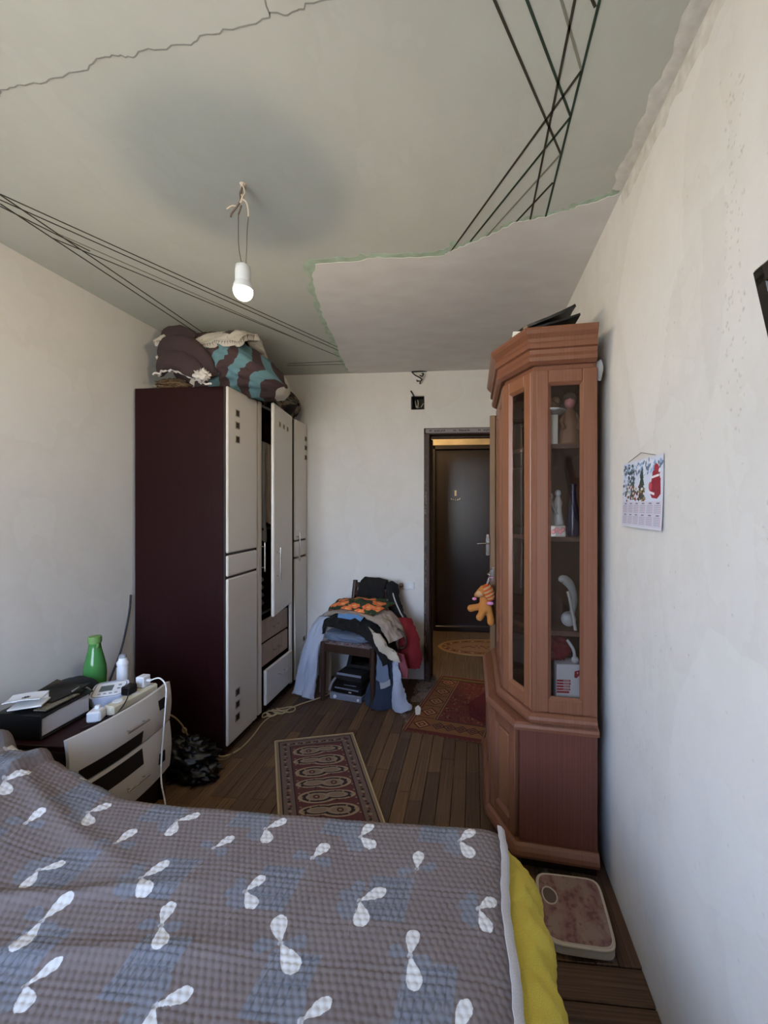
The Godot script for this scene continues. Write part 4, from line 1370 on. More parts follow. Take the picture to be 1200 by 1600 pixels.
	pl.rotation = Vector3(PI / 2 - 0.25, 0.5, 0)
	q = MB.new()
	q.tube(curve([Vector3(0.0, 0.0, 0), Vector3(-0.01, 0.06, 0), Vector3(-0.022, 0.12, 0), Vector3(-0.03, 0.15, 0)], 4), 0.006, 8)
	fig("white_candle", q, M.figurine_white, "thin white candle leaning on the cabinet's third shelf", "candle", Vector3(0.400, s3, -1.64))
	q = MB.new()
	q.blob(Vector3(0, 0.03, 0), Vector3(0.03, 0.03, 0.025), null)
	q.tube(curve([Vector3(0.01, 0.04, 0), Vector3(0.022, 0.10, 0), Vector3(0.01, 0.16, 0), Vector3(-0.02, 0.19, 0.005), Vector3(-0.04, 0.185, 0.01)], 5), [0.012, 0.012, 0.012, 0.012, 0.012, 0.013, 0.013, 0.014, 0.014, 0.015, 0.016, 0.017, 0.018, 0.018, 0.018, 0.017, 0.016, 0.014, 0.012, 0.009, 0.006], 10)
	fig("bird_figurine", q, M.figurine_white, "white long-necked bird figurine on the cabinet's third shelf", "figurine", Vector3(0.385, s3, -1.69))
	# bottom: red knit hat and two printed cardboard boxes
	var hat := thing("red_hat", "dark red cloth hat with white pompom on boxes in cabinet", "hat", Vector3(0.335, s4 + 0.17, -1.68), 0.0, "things on the cabinet shelves")
	q = MB.new()
	q.blob(Vector3(0, 0.05, 0), Vector3(0.055, 0.05, 0.045), nz, 0.35, 1.0)
	obj("hat_body", q, M.hat_red, hat)
	q = MB.new()
	q.tube(curve([Vector3(0.035, 0.09, 0.03), Vector3(0.055, 0.06, 0.045), Vector3(0.06, 0.03, 0.045)], 4), 0.006, 8)
	q.blob(Vector3(0.062, 0.018, 0.045), Vector3(0.014, 0.014, 0.014), nz, 0.2, 1.5)
	obj("pompom", q, M.pompom, hat)
	var bi := Image.create(128, 192, false, Image.FORMAT_RGB8)
	bi.fill(Color(0.83, 0.81, 0.80))
	rng.seed = 6
	for k in 5:
		bi.fill_rect(Rect2i(0, 96 + k * 18, 62 + int(rng.randf_range(-8, 8)), 13), Color(0.62, 0.12, 0.14))
	for k in 5:
		bi.fill_rect(Rect2i(34 + k * 6, 90, 3, 70), Color(0.80, 0.70, 0.69))
	pol(bi, PackedVector2Array([Vector2(88, 40), Vector2(118, 30), Vector2(116, 60), Vector2(96, 84), Vector2(86, 78)]), Color(0.58, 0.10, 0.13))
	pol(bi, PackedVector2Array([Vector2(98, 48), Vector2(106, 44), Vector2(104, 58)]), Color(0.83, 0.81, 0.80))
	uvmat("box_print", bi, 0.7)
	for k in 2:
		var hh: float = [0.058, 0.118][k]
		var b := MB.new()
		b.box(Vector3(0, hh / 2, 0), Vector3(0.098, hh, 0.07), 0.001)
		b.quad(Vector3(-0.0485, 0.001, 0.0353), Vector3(0.0485, 0.001, 0.0353), Vector3(0.0485, hh - 0.001, 0.0353), Vector3(-0.0485, hh - 0.001, 0.0353), Vector2(0, 1), Vector2(1, 1), Vector2(1, 0), Vector2(0, 0))
		fig("printed_carton", b, M.box_print, ["low white carton with red print under another in the cabinet", "tall white carton with red print, upper of two in the cabinet"][k], "carton", Vector3(0.372, s4 + (0.0 if k == 0 else 0.0585), -1.650))
	q = MB.new()
	q.blob(Vector3(0, 0.075, 0), Vector3(0.03, 0.078, 0.04), nz, 0.3, 1.0)
	fig("black_pouch", q, M.cuff, "dark cloth pouch beside the red printed cartons in cabinet", "pouch", Vector3(0.288, s4, -1.675))
	# black folder lying on the crown
	var f := thing("black_folder", "black plastic folder lying on top of the display cabinet", "folder", Vector3.ZERO)
	var y0 := 2.0605
	var ribs := []
	for i in 4:
		var t := i / 3.0
		ribs.append([Vector3(0.150 + 0.02 * t, 2.112 + 0.012 * t, lerpf(-1.80, -2.02, t)), Vector3(0.21 + 0.02 * t, 2.124 + 0.01 * t, lerpf(-1.68, -1.96, t)), Vector3(0.30, 2.142 + 0.01 * t, lerpf(-1.64, -1.90, t)), Vector3(0.398, 2.178 + 0.02 * t, lerpf(-1.62, -1.86, t))])
	q = MB.new()
	q.cloth(loft(ribs, 12, 16, 0.004), 0.010)
	obj("cover", q, M.black_plastic, f)
	ribs = []
	for i in 4:
		var t := i / 3.0
		ribs.append([Vector3(0.155 + 0.02 * t, 2.098, lerpf(-1.79, -2.02, t)), Vector3(0.22 + 0.02 * t, 2.106, lerpf(-1.67, -1.96, t)), Vector3(0.31, 2.118 + 0.01 * t, lerpf(-1.63, -1.90, t)), Vector3(0.412, 2.138 + 0.01 * t, lerpf(-1.61, -1.86, t))])
	q = MB.new()
	q.cloth(loft(ribs, 12, 16, 0.003), 0.008)
	obj("cover", q, M.black_matte, f)
	q = MB.new()
	q.box(Vector3(0.29, 2.086, -1.79), Vector3(0.26, 0.024, 0.30), 0.001, Transform3D.IDENTITY)
	tag(obj("paper_stack", q, M.paper), "white papers under the black folder on the cabinet", "papers")

# ---------------------------------------------------------------- nightstand and what is on it
func build_nightstand() -> void:
	var n := thing("nightstand", "dark nightstand with curved white two-drawer front beside the bed", "nightstand", Vector3.ZERO)
	var xa := -1.935
	var xb := -1.478
	var za := -1.365
	var zb := -1.855
	var h := 0.53
	obj("top_panel", bx(Vector3((xa + xb) / 2, h - 0.011, (za + zb) / 2), Vector3(xb - xa, 0.022, za - zb), 0.002), M.mahogany, n)
	for z in [za - 0.01, zb + 0.01]:
		obj("side_panel", bx(Vector3((xa + xb) / 2, (h - 0.022) / 2, z), Vector3(xb - xa, h - 0.024, 0.018), 0.001), M.mahogany_dull, n)
	obj("back_panel", bx(Vector3(xa + 0.005, 0.27, (za + zb) / 2), Vector3(0.008, 0.46, za - zb - 0.04)), M.mahogany_dull, n)
	obj("plinth", bx(Vector3(xb - 0.03, 0.06, (za + zb) / 2), Vector3(0.018, 0.12, za - zb - 0.04)), M.mahogany_dull, n)
	# bowed fronts
	for k in 2:
		var y0: float = [0.375, 0.150][k]
		var y1: float = [0.558, 0.369][k]
		var P := []
		for i in 9:
			var t := i / 8.0
			var row := PackedVector3Array()
			for j in 13:
				var s := j / 12.0
				var bow := 0.030 * (1.0 - pow(absf(2.0 * s - 1.0), 2.2)) + 0.010 * sin(PI * t)
				row.append(Vector3(xb + 0.014 + bow, lerpf(y0, y1, t), lerpf(za + 0.008, zb - 0.008, s)))
			P.append(row)
		var q := MB.new()
		q.cloth(P, -0.018)
		var d := obj("drawer", q, M.gloss_white, n)
		# dark inlaid band on the meeting edge and squares near the far end
		var q2 := MB.new()
		var Q := []
		for i in 2:
			var row := PackedVector3Array()
			for j in 9:
				var s := lerpf(0.06, 0.60, j / 8.0)
				var t := ([0.0, 0.30][i] if k == 0 else [0.62, 0.93][i]) as float
				var bow := 0.030 * (1.0 - pow(absf(2.0 * s - 1.0), 2.2)) + 0.010 * sin(PI * t)
				row.append(Vector3(xb + 0.0150 + bow, lerpf(y0, y1, t), lerpf(za + 0.008, zb - 0.008, s)))
			Q.append(row)
		q2.cloth(Q, -0.002)
		obj("dark_band", q2, M.inlay, d)
		q2 = MB.new()
		for sq in [0.83]:
			var t := 0.62 if k == 0 else 0.42
			var bow := 0.030 * (1.0 - pow(absf(2.0 * sq - 1.0), 2.2)) + 0.010 * sin(PI * t)
			q2.box(Vector3(xb + 0.0135 + bow, lerpf(y0, y1, t), lerpf(za + 0.008, zb - 0.008, sq)), Vector3(0.006, 0.048, 0.040), 0.0, Transform3D.IDENTITY)
		obj("square_inlay", q2, M.inlay, d)
		var yh := 0.475 if k == 0 else 0.235
		bar_handle(d, Vector3(xb + 0.072, yh, -1.56), Vector3(xb + 0.072, yh, -1.67), Vector3(0.024, 0, 0), 0.004)
	var top := h + 0.0005
	# thick black photo album with white pages
	var al := thing("photo_album", "thick black bound album with white page edges on nightstand", "album", Vector3(-1.700, top, -1.495), deg_to_rad(2.0))
	obj("pages", bx(Vector3(0.0, 0.048, 0.0), Vector3(0.170, 0.075, 0.20), 0.003), M.paper_edge, al)
	var q := MB.new()
	q.box(Vector3(-0.002, 0.0045, 0.0), Vector3(0.185, 0.009, 0.22), 0.002)
	q.box(Vector3(-0.092, 0.048, 0.0), Vector3(0.010, 0.094, 0.22), 0.003)
	q.box(Vector3(0.0, 0.048, 0.106), Vector3(0.180, 0.094, 0.008), 0.002)
	obj("cover", q, M.leather, al)
	var ribs := []
	for i in 5:
		var t := i / 4.0
		ribs.append([Vector3(-0.095, 0.096, lerpf(0.11, -0.11, t)), Vector3(-0.03, 0.098 + 0.004 * sin(t * 6.0), lerpf(0.11, -0.11, t)), Vector3(0.03, 0.095, lerpf(0.11, -0.11, t)), Vector3(0.092, 0.088 + 0.004 * t, lerpf(0.11, -0.11, t))])
	q = MB.new()
	q.cloth(loft(ribs, 14, 12, 0.004), -0.006)
	obj("cover", q, M.leather, al)
	obj("spine_label", bx(Vector3(0.055, 0.0985, 0.01), Vector3(0.050, 0.004, 0.14), 0.0), mat("worn_label", Color(0.55, 0.52, 0.44), 0.8, T.old, Vector3.ONE * 9.0), al)
	# open black folder leaning on the album
	ribs = []
	for i in 4:
		var t := i / 3.0
		ribs.append([Vector3(-1.79 + 0.04 * t, 0.648 + 0.028 * t * t, -1.46 - 0.12 * t), Vector3(-1.75 + 0.03 * t, 0.644 + 0.010 * t, -1.47 - 0.13 * t), Vector3(-1.70 + 0.02 * t, 0.640 + 0.004 * t, -1.47 - 0.14 * t), Vector3(-1.65 + 0.02 * t, 0.636 + 0.016 * t * t, -1.47 - 0.145 * t)])
	q = MB.new()
	q.cloth(loft(ribs, 12, 14, 0.004), -0.006)
	tag(obj("black_folder", q, M.leather), "black folder bent open on top of the album on nightstand", "folder")
	# small open booklet with an emblem
	var bi := Image.create(128, 96, false, Image.FORMAT_RGB8)
	bi.fill(Color(0.85, 0.85, 0.85))
	for k in 9:
		var an := TAU * k / 9.0
		ell(bi, Vector2(64 + 9 * cos(an), 46 + 9 * sin(an)), Vector2(6, 3), an, Color(0.22, 0.22, 0.24))
	ell(bi, Vector2(64, 46), Vector2(6, 6), 0, Color(0.16, 0.16, 0.18))
	uvmat("booklet", bi, 0.8)
	var bk := thing("booklet", "small white booklet with dark emblem lying open on the album", "booklet", Vector3(-1.715, top + 0.108, -1.430), deg_to_rad(28.0))
	q = MB.new()
	q.cloth(loft([[Vector3(-0.055, 0.030, 0.036), Vector3(0.0, 0.034, 0.036), Vector3(0.055, 0.030, 0.036)], [Vector3(-0.055, 0.026, 0.0), Vector3(0.0, 0.029, 0.0), Vector3(0.055, 0.026, 0.0)], [Vector3(-0.055, 0.030, -0.04), Vector3(0.0, 0.033, -0.04), Vector3(0.055, 0.030, -0.04)]], 4, 6), 0.003)
	obj("cover", q, M.booklet, bk)
	obj("pages", bx(Vector3(0.012, 0.006, 0.004), Vector3(0.10, 0.006, 0.075), 0.001), M.paper, bk)
	obj("cover", bx(Vector3(0.0, 0.0175, -0.036), Vector3(0.11, 0.026, 0.004), 0.001), M.paper, bk)
	# cuff and blood pressure meter
	q = MB.new()
	ribs = []
	for i in 5:
		var t := i / 4.0
		ribs.append([Vector3(-1.90, top + 0.02, -1.615 - 0.13 * t), Vector3(-1.87, top + 0.058 + 0.008 * sin(t * 3.0), -1.615 - 0.13 * t), Vector3(-1.80, top + 0.070, -1.615 - 0.13 * t), Vector3(-1.73, top + 0.055, -1.615 - 0.12 * t), Vector3(-1.705, top + 0.008, -1.615 - 0.12 * t)])
	q.cloth(loft(ribs, 14, 18, 0.008), 0.020)
	tag(obj("pressure_cuff", q, M.cuff), "dark green pressure cuff folded behind the blood pressure monitor", "cuff")
	var bp := thing("blood_pressure_monitor", "white blood pressure monitor with grey display on nightstand", "monitor", Vector3(-1.618, top, -1.700), deg_to_rad(28.0))
	q = MB.new()
	var poly := PackedVector2Array()
	for k in 24:
		var an := TAU * k / 24.0
		poly.append(Vector2(signf(cos(an)) * pow(absf(cos(an)), 0.45) * 0.066, signf(sin(an)) * pow(absf(sin(an)), 0.45) * 0.055))
	var tilt := Transform3D(Basis(Vector3.RIGHT, 0.30), Vector3(0, 0.018, 0))
	q.prism(poly, 0.0, 0.045, tilt)
	var inner := PackedVector2Array()
	for p in poly: inner.append(p * 0.93)
	q.prism(inner, -0.02, 0.0, tilt)
	obj("case", q, M.blue_grey, bp)
	q = MB.new()
	var rim := []
	for k in 25:
		var p: Vector2 = poly[k % 24] * 0.88
		rim.append(tilt * Vector3(p.x, 0.046, p.y))
	q.tube(rim, 0.002, 6, false)
	obj("rim", q, M.grey_plastic, bp)
	obj("face_plate", bx(Vector3(0, 0.0455, 0), Vector3(0.108, 0.002, 0.085), 0.0008, tilt), M.white_plastic, bp)
	obj("display", bx(Vector3(-0.012, 0.0475, -0.004), Vector3(0.048, 0.003, 0.036), 0.0008, tilt), M.grey_lcd, bp)
	for k in 4:
		obj("button", bx(Vector3(-0.03 + 0.02 * k, 0.0475, 0.030), Vector3(0.011, 0.003, 0.007), 0.001, tilt), M.grey_plastic, bp)
	for k in 2:
		obj("button", bx(Vector3(0.034, 0.0475, -0.018 + 0.022 * k), Vector3(0.012, 0.003, 0.010), 0.001, tilt), M.grey_plastic, bp)
	tag(obj("air_tube", tb(curve([Vector3(-1.675, top + 0.045, -1.675), Vector3(-1.672, top + 0.085, -1.64), Vector3(-1.662, top + 0.108, -1.60), Vector3(-1.648, top + 0.110, -1.55)], 6), 0.004, 8), M.grey_plastic), "grey rubber air tube from the pressure monitor onto album", "tube")
	# bottles
	var gb := thing("green_bottle", "green translucent plastic bottle standing against the left wall", "bottle", Vector3(-1.800, top, -1.805))
	obj("body", lt([Vector2(0.030, 0.0), Vector2(0.042, 0.004), Vector2(0.044, 0.03), Vector2(0.046, 0.08), Vector2(0.044, 0.11), Vector2(0.036, 0.15), Vector2(0.027, 0.19), Vector2(0.023, 0.215), Vector2(0.023, 0.232), Vector2(0.020, 0.236)], 24), M.green_bottle, gb)
	obj("cap", lt([Vector2(0.025, 0.222), Vector2(0.027, 0.226), Vector2(0.027, 0.250), Vector2(0.024, 0.255), Vector2(0.0, 0.256)], 24), M.green_cap, gb)
	obj("strap_hole", tb([Vector3(0.026, 0.205, 0.014), Vector3(0.032, 0.215, 0.016), Vector3(0.031, 0.228, 0.016)], 0.006, 8), M.green_cap, gb)
	var wb := thing("white_bottle", "slim white roll-on bottle with dark cap near the wardrobe", "bottle", Vector3(-1.672, top, -1.822))
	obj("body", lt([Vector2(0.020, 0.0), Vector2(0.024, 0.003), Vector2(0.024, 0.105), Vector2(0.020, 0.112), Vector2(0.025, 0.118), Vector2(0.025, 0.130), Vector2(0.019, 0.138), Vector2(0.016, 0.150)], 20), M.white_plastic, wb)
	obj("cap", lt([Vector2(0.016, 0.148), Vector2(0.0165, 0.155), Vector2(0.012, 0.165), Vector2(0.0, 0.168)], 16), M.grey_plastic, wb)
	# power strip with plugs and chargers
	var ps := thing("power_strip", "beige power strip lying along the nightstand's front edge", "power strip", Vector3(-1.512, top, -1.665), deg_to_rad(-2.0))
	obj("body", bx(Vector3(0, 0.021, -0.03), Vector3(0.052, 0.042, 0.24), 0.008), M.beige_plastic, ps)
	for k in 3:
		obj("socket", lt([Vector2(0.018, 0.0), Vector2(0.020, 0.003), Vector2(0.016, 0.003), Vector2(0.015, 0.0015), Vector2(0.0, 0.0015)], 18, Transform3D(Basis.IDENTITY, Vector3(0, 0.0415, -0.11 + 0.075 * k))), M.white_plastic, ps)
	var c1 := thing("phone_charger", "white cube phone charger plugged into the power strip's far end", "charger", Vector3(-1.518, top + 0.045, -1.765))
	obj("body", bx(Vector3(0, 0.024, 0), Vector3(0.040, 0.048, 0.045), 0.004), M.white_plastic, c1)
	obj("plug", bx(Vector3(0.030, 0.028, 0.0), Vector3(0.022, 0.010, 0.014), 0.003), M.white_plastic, c1)
	var c2 := thing("black_adapter", "black power adapter plugged into the beige power strip", "adapter", Vector3(-1.520, top + 0.045, -1.690))
	obj("body", bx(Vector3(0, 0.018, 0), Vector3(0.042, 0.040, 0.050), 0.006), M.black_plastic, c2)
	obj("cord", tb(curve([Vector3(0.015, 0.02, 0.02), Vector3(0.035, 0.0, 0.05), Vector3(0.030, -0.035, 0.09), Vector3(0.01, -0.042, 0.16), Vector3(-0.01, -0.042, 0.22)], 5), 0.0025, 6), M.cable_dark, c2)
	var c3 := thing("white_adapter", "white block adapter lying by the near end of power strip", "adapter", Vector3(-1.535, top, -1.545), deg_to_rad(20.0))
	obj("body", bx(Vector3(0, 0.022, 0), Vector3(0.050, 0.044, 0.050), 0.006), M.white_plastic, c3)
	obj("plug_pin", bx(Vector3(0.0, 0.050, -0.012), Vector3(0.018, 0.014, 0.018), 0.003), M.white_plastic, c3)
	tag(obj("charging_cable", tb(curve([Vector3(-1.478, 0.604, -1.765), Vector3(-1.44, 0.612, -1.77), Vector3(-1.405, 0.578, -1.765), Vector3(-1.395, 0.50, -1.75), Vector3(-1.395, 0.40, -1.74), Vector3(-1.39, 0.28, -1.72), Vector3(-1.375, 0.18, -1.70), Vector3(-1.34, 0.09, -1.68), Vector3(-1.33, 0.02, -1.64), Vector3(-1.34, 0.005, -1.55)], 6), 0.0032, 8), M.cable_white), "white charging cable hanging over the nightstand front to the floor", "cable")
	# cables on wall and floor
	tag(obj("wall_cable", tb(curve([Vector3(-1.944, 0.90, -2.172), Vector3(-1.944, 0.82, -2.165), Vector3(-1.942, 0.72, -2.14), Vector3(-1.940, 0.60, -2.10), Vector3(-1.938, 0.45, -2.02), Vector3(-1.935, 0.30, -1.95)], 5), 0.005, 8), M.cable_dark), "dark cable running down the left wall beside the wardrobe", "cable")
	var kp := on_y(287, 1140, 0.30)
	var fl := [Vector3(-1.62, 0.40, -1.885), Vector3(-1.52, 0.36, -1.93), on_y(282, 1130, 0.26), on_y(290, 1143, 0.20), on_y(300, 1158, 0.12), on_y(318, 1172, 0.03), on_y(345, 1182, 0.005), on_y(372, 1172, 0.005), on_y(395, 1150, 0.005), on_y(410, 1130, 0.005), on_y(425, 1118, 0.006), on_y(445, 1110, 0.005), on_y(470, 1100, 0.005), on_y(500, 1090, 0.005), on_y(520, 1082, 0.005)]
	var ec := thing("extension_cord", "beige extension cord knotted across the floor before the wardrobe", "cord", Vector3.ZERO)
	obj("cord", tb(curve(fl, 6), 0.0042, 8), M.cable_beige, ec)
	var kn := MB.new()
	var kc := on_y(432, 1114, 0.012)
	for k in 4:
		var lp := []
		for i in 13:
			var an := TAU * i / 12.0
			lp.append(kc + Vector3((0.03 + 0.012 * k) * cos(an) + 0.03 * (k - 1.5), 0.006 + 0.008 * sin(an * 2.0 + k), (0.022 + 0.008 * (k % 2)) * sin(an) - 0.03 * (k - 1.5)))
		kn.tube(lp, 0.0042, 7)
	obj("knot", kn, M.cable_beige, ec)
	kn = MB.new()
	var kk := on_y(288, 1141, 0.21)
	var lp2 := []
	for i in 11:
		var an := TAU * i / 10.0
		lp2.append(kk + Vector3(0.010 * cos(an), 0.014 * sin(an), 0.004 * sin(an)))
	kn.tube(lp2, 0.005, 7)
	obj("knot", kn, M.cable_beige, ec)
	tag(obj("loose_cord", tb(curve([on_y(325, 1185, 0.005), on_y(350, 1187, 0.005), on_y(362, 1178, 0.005), on_y(372, 1168, 0.005)], 5), 0.004, 8), M.wire_brown), "short brown cord end on the floor by the wardrobe corner", "cord")
	# black bag on the floor between nightstand and wardrobe
	q = MB.new()
	nz.seed = 33
	q.blob(Vector3(0, 0.09, 0), Vector3(0.16, 0.095, 0.10), nz, 0.4, 1.2, Transform3D.IDENTITY, 36, 24)
	q.blob(Vector3(0.10, 0.04, 0.03), Vector3(0.10, 0.05, 0.07), nz, 0.5, 1.6, Transform3D.IDENTITY, 28, 18)
	var bg := obj("black_bag", q, M.bag)
	bg.position = Vector3(-1.50, 0.0, -2.02)
	tag(bg, "crumpled black plastic bag on the floor between nightstand and wardrobe", "bag")
	nz.seed = 1

# ---------------------------------------------------------------- bed
func quilt_height(x: float, z: float) -> float:
	# level on the mattress, rising over the pillow towards the left wall
	var xs := [-1.95, -1.60, -1.545, -1.515, -1.47, -1.405, -1.375, -1.30, -1.20, -1.06, -0.8, 0.2]
	var hs := [0.655, 0.660, 0.658, 0.600, 0.598, 0.612, 0.572, 0.545, 0.520, 0.502, 0.5, 0.5]
	var hx := 0.5
	for k in xs.size() - 1:
		if x >= xs[k] and x <= xs[k + 1]:
			var f: float = (x - xs[k]) / (xs[k + 1] - xs[k])
			hx = lerpf(hs[k], hs[k + 1], f * f * (3.0 - 2.0 * f))
	var smooth := 0.5 + 0.15 * smoothstep(-1.05, -1.6, x)
	var near := smoothstep(-1.20, -0.90, z)
	var h := lerpf(hx, smooth, near)
	# creases running out from the pillow
	var cr := exp(-pow((z + 0.86 + 0.18 * (x + 1.0)) / 0.018, 2.0)) * smoothstep(-0.55, -0.9, x)
	cr += exp(-pow((z + 1.00 - 0.35 * (x + 1.0)) / 0.03, 2.0)) * smoothstep(-0.7, -1.1, x)
	cr += 0.8 * exp(-pow((z + 0.76 + 0.10 * (x + 0.8)) / 0.022, 2.0)) * smoothstep(-0.3, -0.7, x)
	return h + 0.010 * cr + 0.008 * nz.get_noise_2d(x * 45.0, z * 45.0)

# petal narrow at its base and broad towards a blunt tip
func petal(im: Image, p: Vector2, an: float, length: float, width: float, col: Color) -> void:
	var d := Vector2(cos(an), sin(an))
	var s := Vector2(-d.y, d.x)
	var a := PackedVector2Array()
	var prof := [[0.02, 0.08], [0.25, 0.45], [0.5, 0.86], [0.7, 1.0], [0.85, 0.88], [0.95, 0.5], [1.0, 0.1]]
	for q in prof: a.append(p + d * length * q[0] + s * width * q[1])
	for k in prof.size():
		var q: Array = prof[prof.size() - 1 - k]
		a.append(p + d * length * q[0] - s * width * q[1])
	pol(im, a, col)

func build_bed() -> void:
	var bed := thing("bed", "wide low bed made up with a quilt and yellow sheet", "bed", Vector3.ZERO)
	obj("bed_frame", bx(Vector3(-0.885, 0.13, -0.62), Vector3(2.04, 0.14, 1.10), 0.01), M.mahogany_dull, bed)
	for p in [[0.08, -1.12], [0.08, -0.14], [-1.85, -1.12], [-1.85, -0.14]]:
		obj("leg", bx(Vector3(p[0], 0.03, p[1]), Vector3(0.06, 0.06, 0.06), 0.004), M.mahogany_dull, bed)
	# mattress in a stretched yellow sheet: rounded block with drag folds at the foot
	var rings := []
	nz.seed = 44
	for i in 23:
		var t := i / 22.0
		var ring := PackedVector3Array()
		var y := lerpf(0.19, 0.482, t)
		var inset := 0.0
		if t > 0.72: inset = 0.10 * (1.0 - sqrt(maxf(1.0 - pow((t - 0.72) / 0.28, 2.0), 0.0)))
		if t < 0.12: inset = 0.02 * (1.0 - t / 0.12)
		for k in 420:
			# walk round the rounded rectangle, denser along the foot
			var w := fposmod(k / 420.0 * 4.0, 4.0)
			var e := Vector2(1, 0)
			if w < 2.0: e = Vector2(1.0, w - 1.0)
			elif w < 2.6: e = Vector2(1.0 - (w - 2.0) / 0.3, 1.0)
			elif w < 3.4: e = Vector2(-1.0, 1.0 - (w - 2.6) / 0.4)
			else: e = Vector2(-1.0 + (w - 3.4) / 0.3, -1.0)
			var ha := 1.03 - inset
			var hb := 0.565 - inset
			var pr := Vector2(e.x * ha, e.y * hb)
			var core := Vector2(clampf(pr.x, -ha + 0.09, ha - 0.09), clampf(pr.y, -hb + 0.09, hb - 0.09))
			var off := pr - core
			if off.length() > 0.0001: off = off.normalized() * minf(off.length(), 0.09)
			var p := Vector3(-0.885 + core.x + off.x, y, -0.635 + core.y + off.y)
			if e.x > 0.5:
				p.x += 0.020 + 0.016 * sin(PI * t) + (0.007 * sin((p.z * 1.0 + y * 0.8) * 95.0) + 0.005 * sin((p.z * 0.8 - y * 0.35) * 61.0)) * smoothstep(0.05, 0.5, t) + 0.010 * nz.get_noise_2d(p.z * 160.0 + y * 120.0, y * 60.0)
				p.x -= 0.03 * smoothstep(-1.0, -1.2, p.z)
			ring.append(p)
		rings.append(ring)
	var q := MB.new()
	q.sheet(rings, true, false)
	q.face(Array(rings[22]), Vector3(-0.885, 0.3, -0.6))
	obj("sheeted_mattress", q, M.yellow_sheet, bed)
	# pillow under the quilt
	q = MB.new()
	q.blob(Vector3(-1.70, 0.545, -0.75), Vector3(0.22, 0.075, 0.40), nz, 0.08, 0.6, Transform3D.IDENTITY, 32, 18, 0.7)
	tag(obj("pillow", q, M.trim_white), "white pillow under the quilt against the left wall", "pillow")
	# printed, stitched quilt
	var W := 2048
	var H := 1400
	var x0 := -1.94
	var x1 := 0.075
	var zn := -0.12       # near edge
	var zf := -1.42       # far edge along the cloth
	var im := Image.create(W, H, false, Image.FORMAT_RGB8)
	im.fill(Color(0.455, 0.415, 0.398))
	var sx := W / (x1 - x0)
	var sz := H / (zn - zf)
	var P := func(x: float, z: float) -> Vector2:
		return Vector2((x - x0) * sx, (z - zf) * sz)
	rng.seed = 21
	# faint woven mottling
	for k in 2600:
		var c := Vector2(rng.randf_range(0, W), rng.randf_range(0, H))
		var d := Color(0.48, 0.45, 0.44, 0.20) if k % 2 else Color(0.37, 0.345, 0.34, 0.20)
		lin(im, c, c + Vector2(rng.randf_range(-5, 5), rng.randf_range(8, 40)), rng.randf_range(2, 4), d)
	var blue := Color(0.455, 0.462, 0.48)
	var blue2 := Color(0.39, 0.397, 0.418)
	var white := Color(0.83, 0.82, 0.80)
	# blue checked squares
	for r in 8:
		var z: float = [-1.345, -1.150, -0.930, -0.745, -0.55, -0.36, -0.18, -1.50][r]
		var xs: float = [0.02, -0.09, -0.195, -0.085, -0.19, -0.09, -0.19, 0.0][r]
		for c in 9:
			var x := xs - 0.272 * c
			var a: Vector2 = P.call(x - 0.048, z - 0.055)
			var b: Vector2 = P.call(x + 0.046, z + 0.055)
			var sk := 10.0
			pol(im, PackedVector2Array([a, Vector2(b.x + sk, a.y), Vector2(b.x, b.y), Vector2(a.x - sk, b.y)]), blue)
			for l in 5:
				var yy := lerpf(a.y, b.y, (l + 0.5) / 5.0)
				lin(im, Vector2(a.x, yy), Vector2(b.x, yy), 4.0, blue2)
				var xx := lerpf(a.x, b.x, (l + 0.5) / 5.0)
				lin(im, Vector2(xx, a.y), Vector2(xx - 4, b.y), 4.0, blue2)
	# flowers: two white petals, paler blue ones behind
	var fr := [[-1.30, -0.07, 0], [-1.200, -0.165, 1], [-1.100, -0.036, 0], [-1.015, -0.138, 1], [-0.917, 0.012, 0], [-0.815, -0.125, 2], [-0.694, -0.030, 0], [-0.59, -0.135, 1], [-0.49, -0.01, 0], [-0.39, -0.13, 2], [-0.28, -0.03, 0], [-0.19, -0.13, 1]]
	for f in fr:
		for c in 9:
			var x: float = f[1] - 0.270 * c
			var z: float = f[0] + 0.006 * sin(c * 2.1 + f[0] * 30.0)
			var p: Vector2 = P.call(x, z)
			var s := 1.0 + 0.1 * sin(c * 3.3 + f[0] * 9.0)
			var tw := 0.35 * sin(c * 1.7 + f[0] * 20.0)
			for pe in ([2.3, 3.2, 1.75, 4.1] if f[2] == 0 else [0.1, 3.2]):
				petal(im, p, float(pe) + tw, 52.0 * s, 15.0 * s, blue)
			var petals := [[-0.85, 60.0, 15.0], [0.95, 62.0, 17.0]]
			if f[2] == 1: petals = [[-1.25, 58.0, 16.0]]
			if f[2] == 2: petals = [[-1.75, 62.0, 17.0], [1.05, 70.0, 18.0]]
			for pe in petals:
				petal(im, p, float(pe[0]) + tw, float(pe[1]) * s, float(pe[2]) * s, white)
			ell(im, p, Vector2(6, 6), 0, Color(0.70, 0.69, 0.68))
			# drawn stem
			var st := p
			for k in 5:
				var nx := st + Vector2(rng.randf_range(-6, 4), 17)
				lin(im, st, nx, 1.8, Color(0.52, 0.49, 0.48))
				st = nx
	uvmat("quilt", im, 0.95)
	nz.seed = 45
	var nx := 640
	var nzz := 400
	var ed := PackedFloat32Array()
	for j in nx + 1:
		var x := lerpf(x0, x1, j / float(nx))
		ed.append(-1.165 - 0.055 * smoothstep(-1.0, -1.4, x) - 0.010 * smoothstep(-0.6, -0.9, x))
	var Pp := []
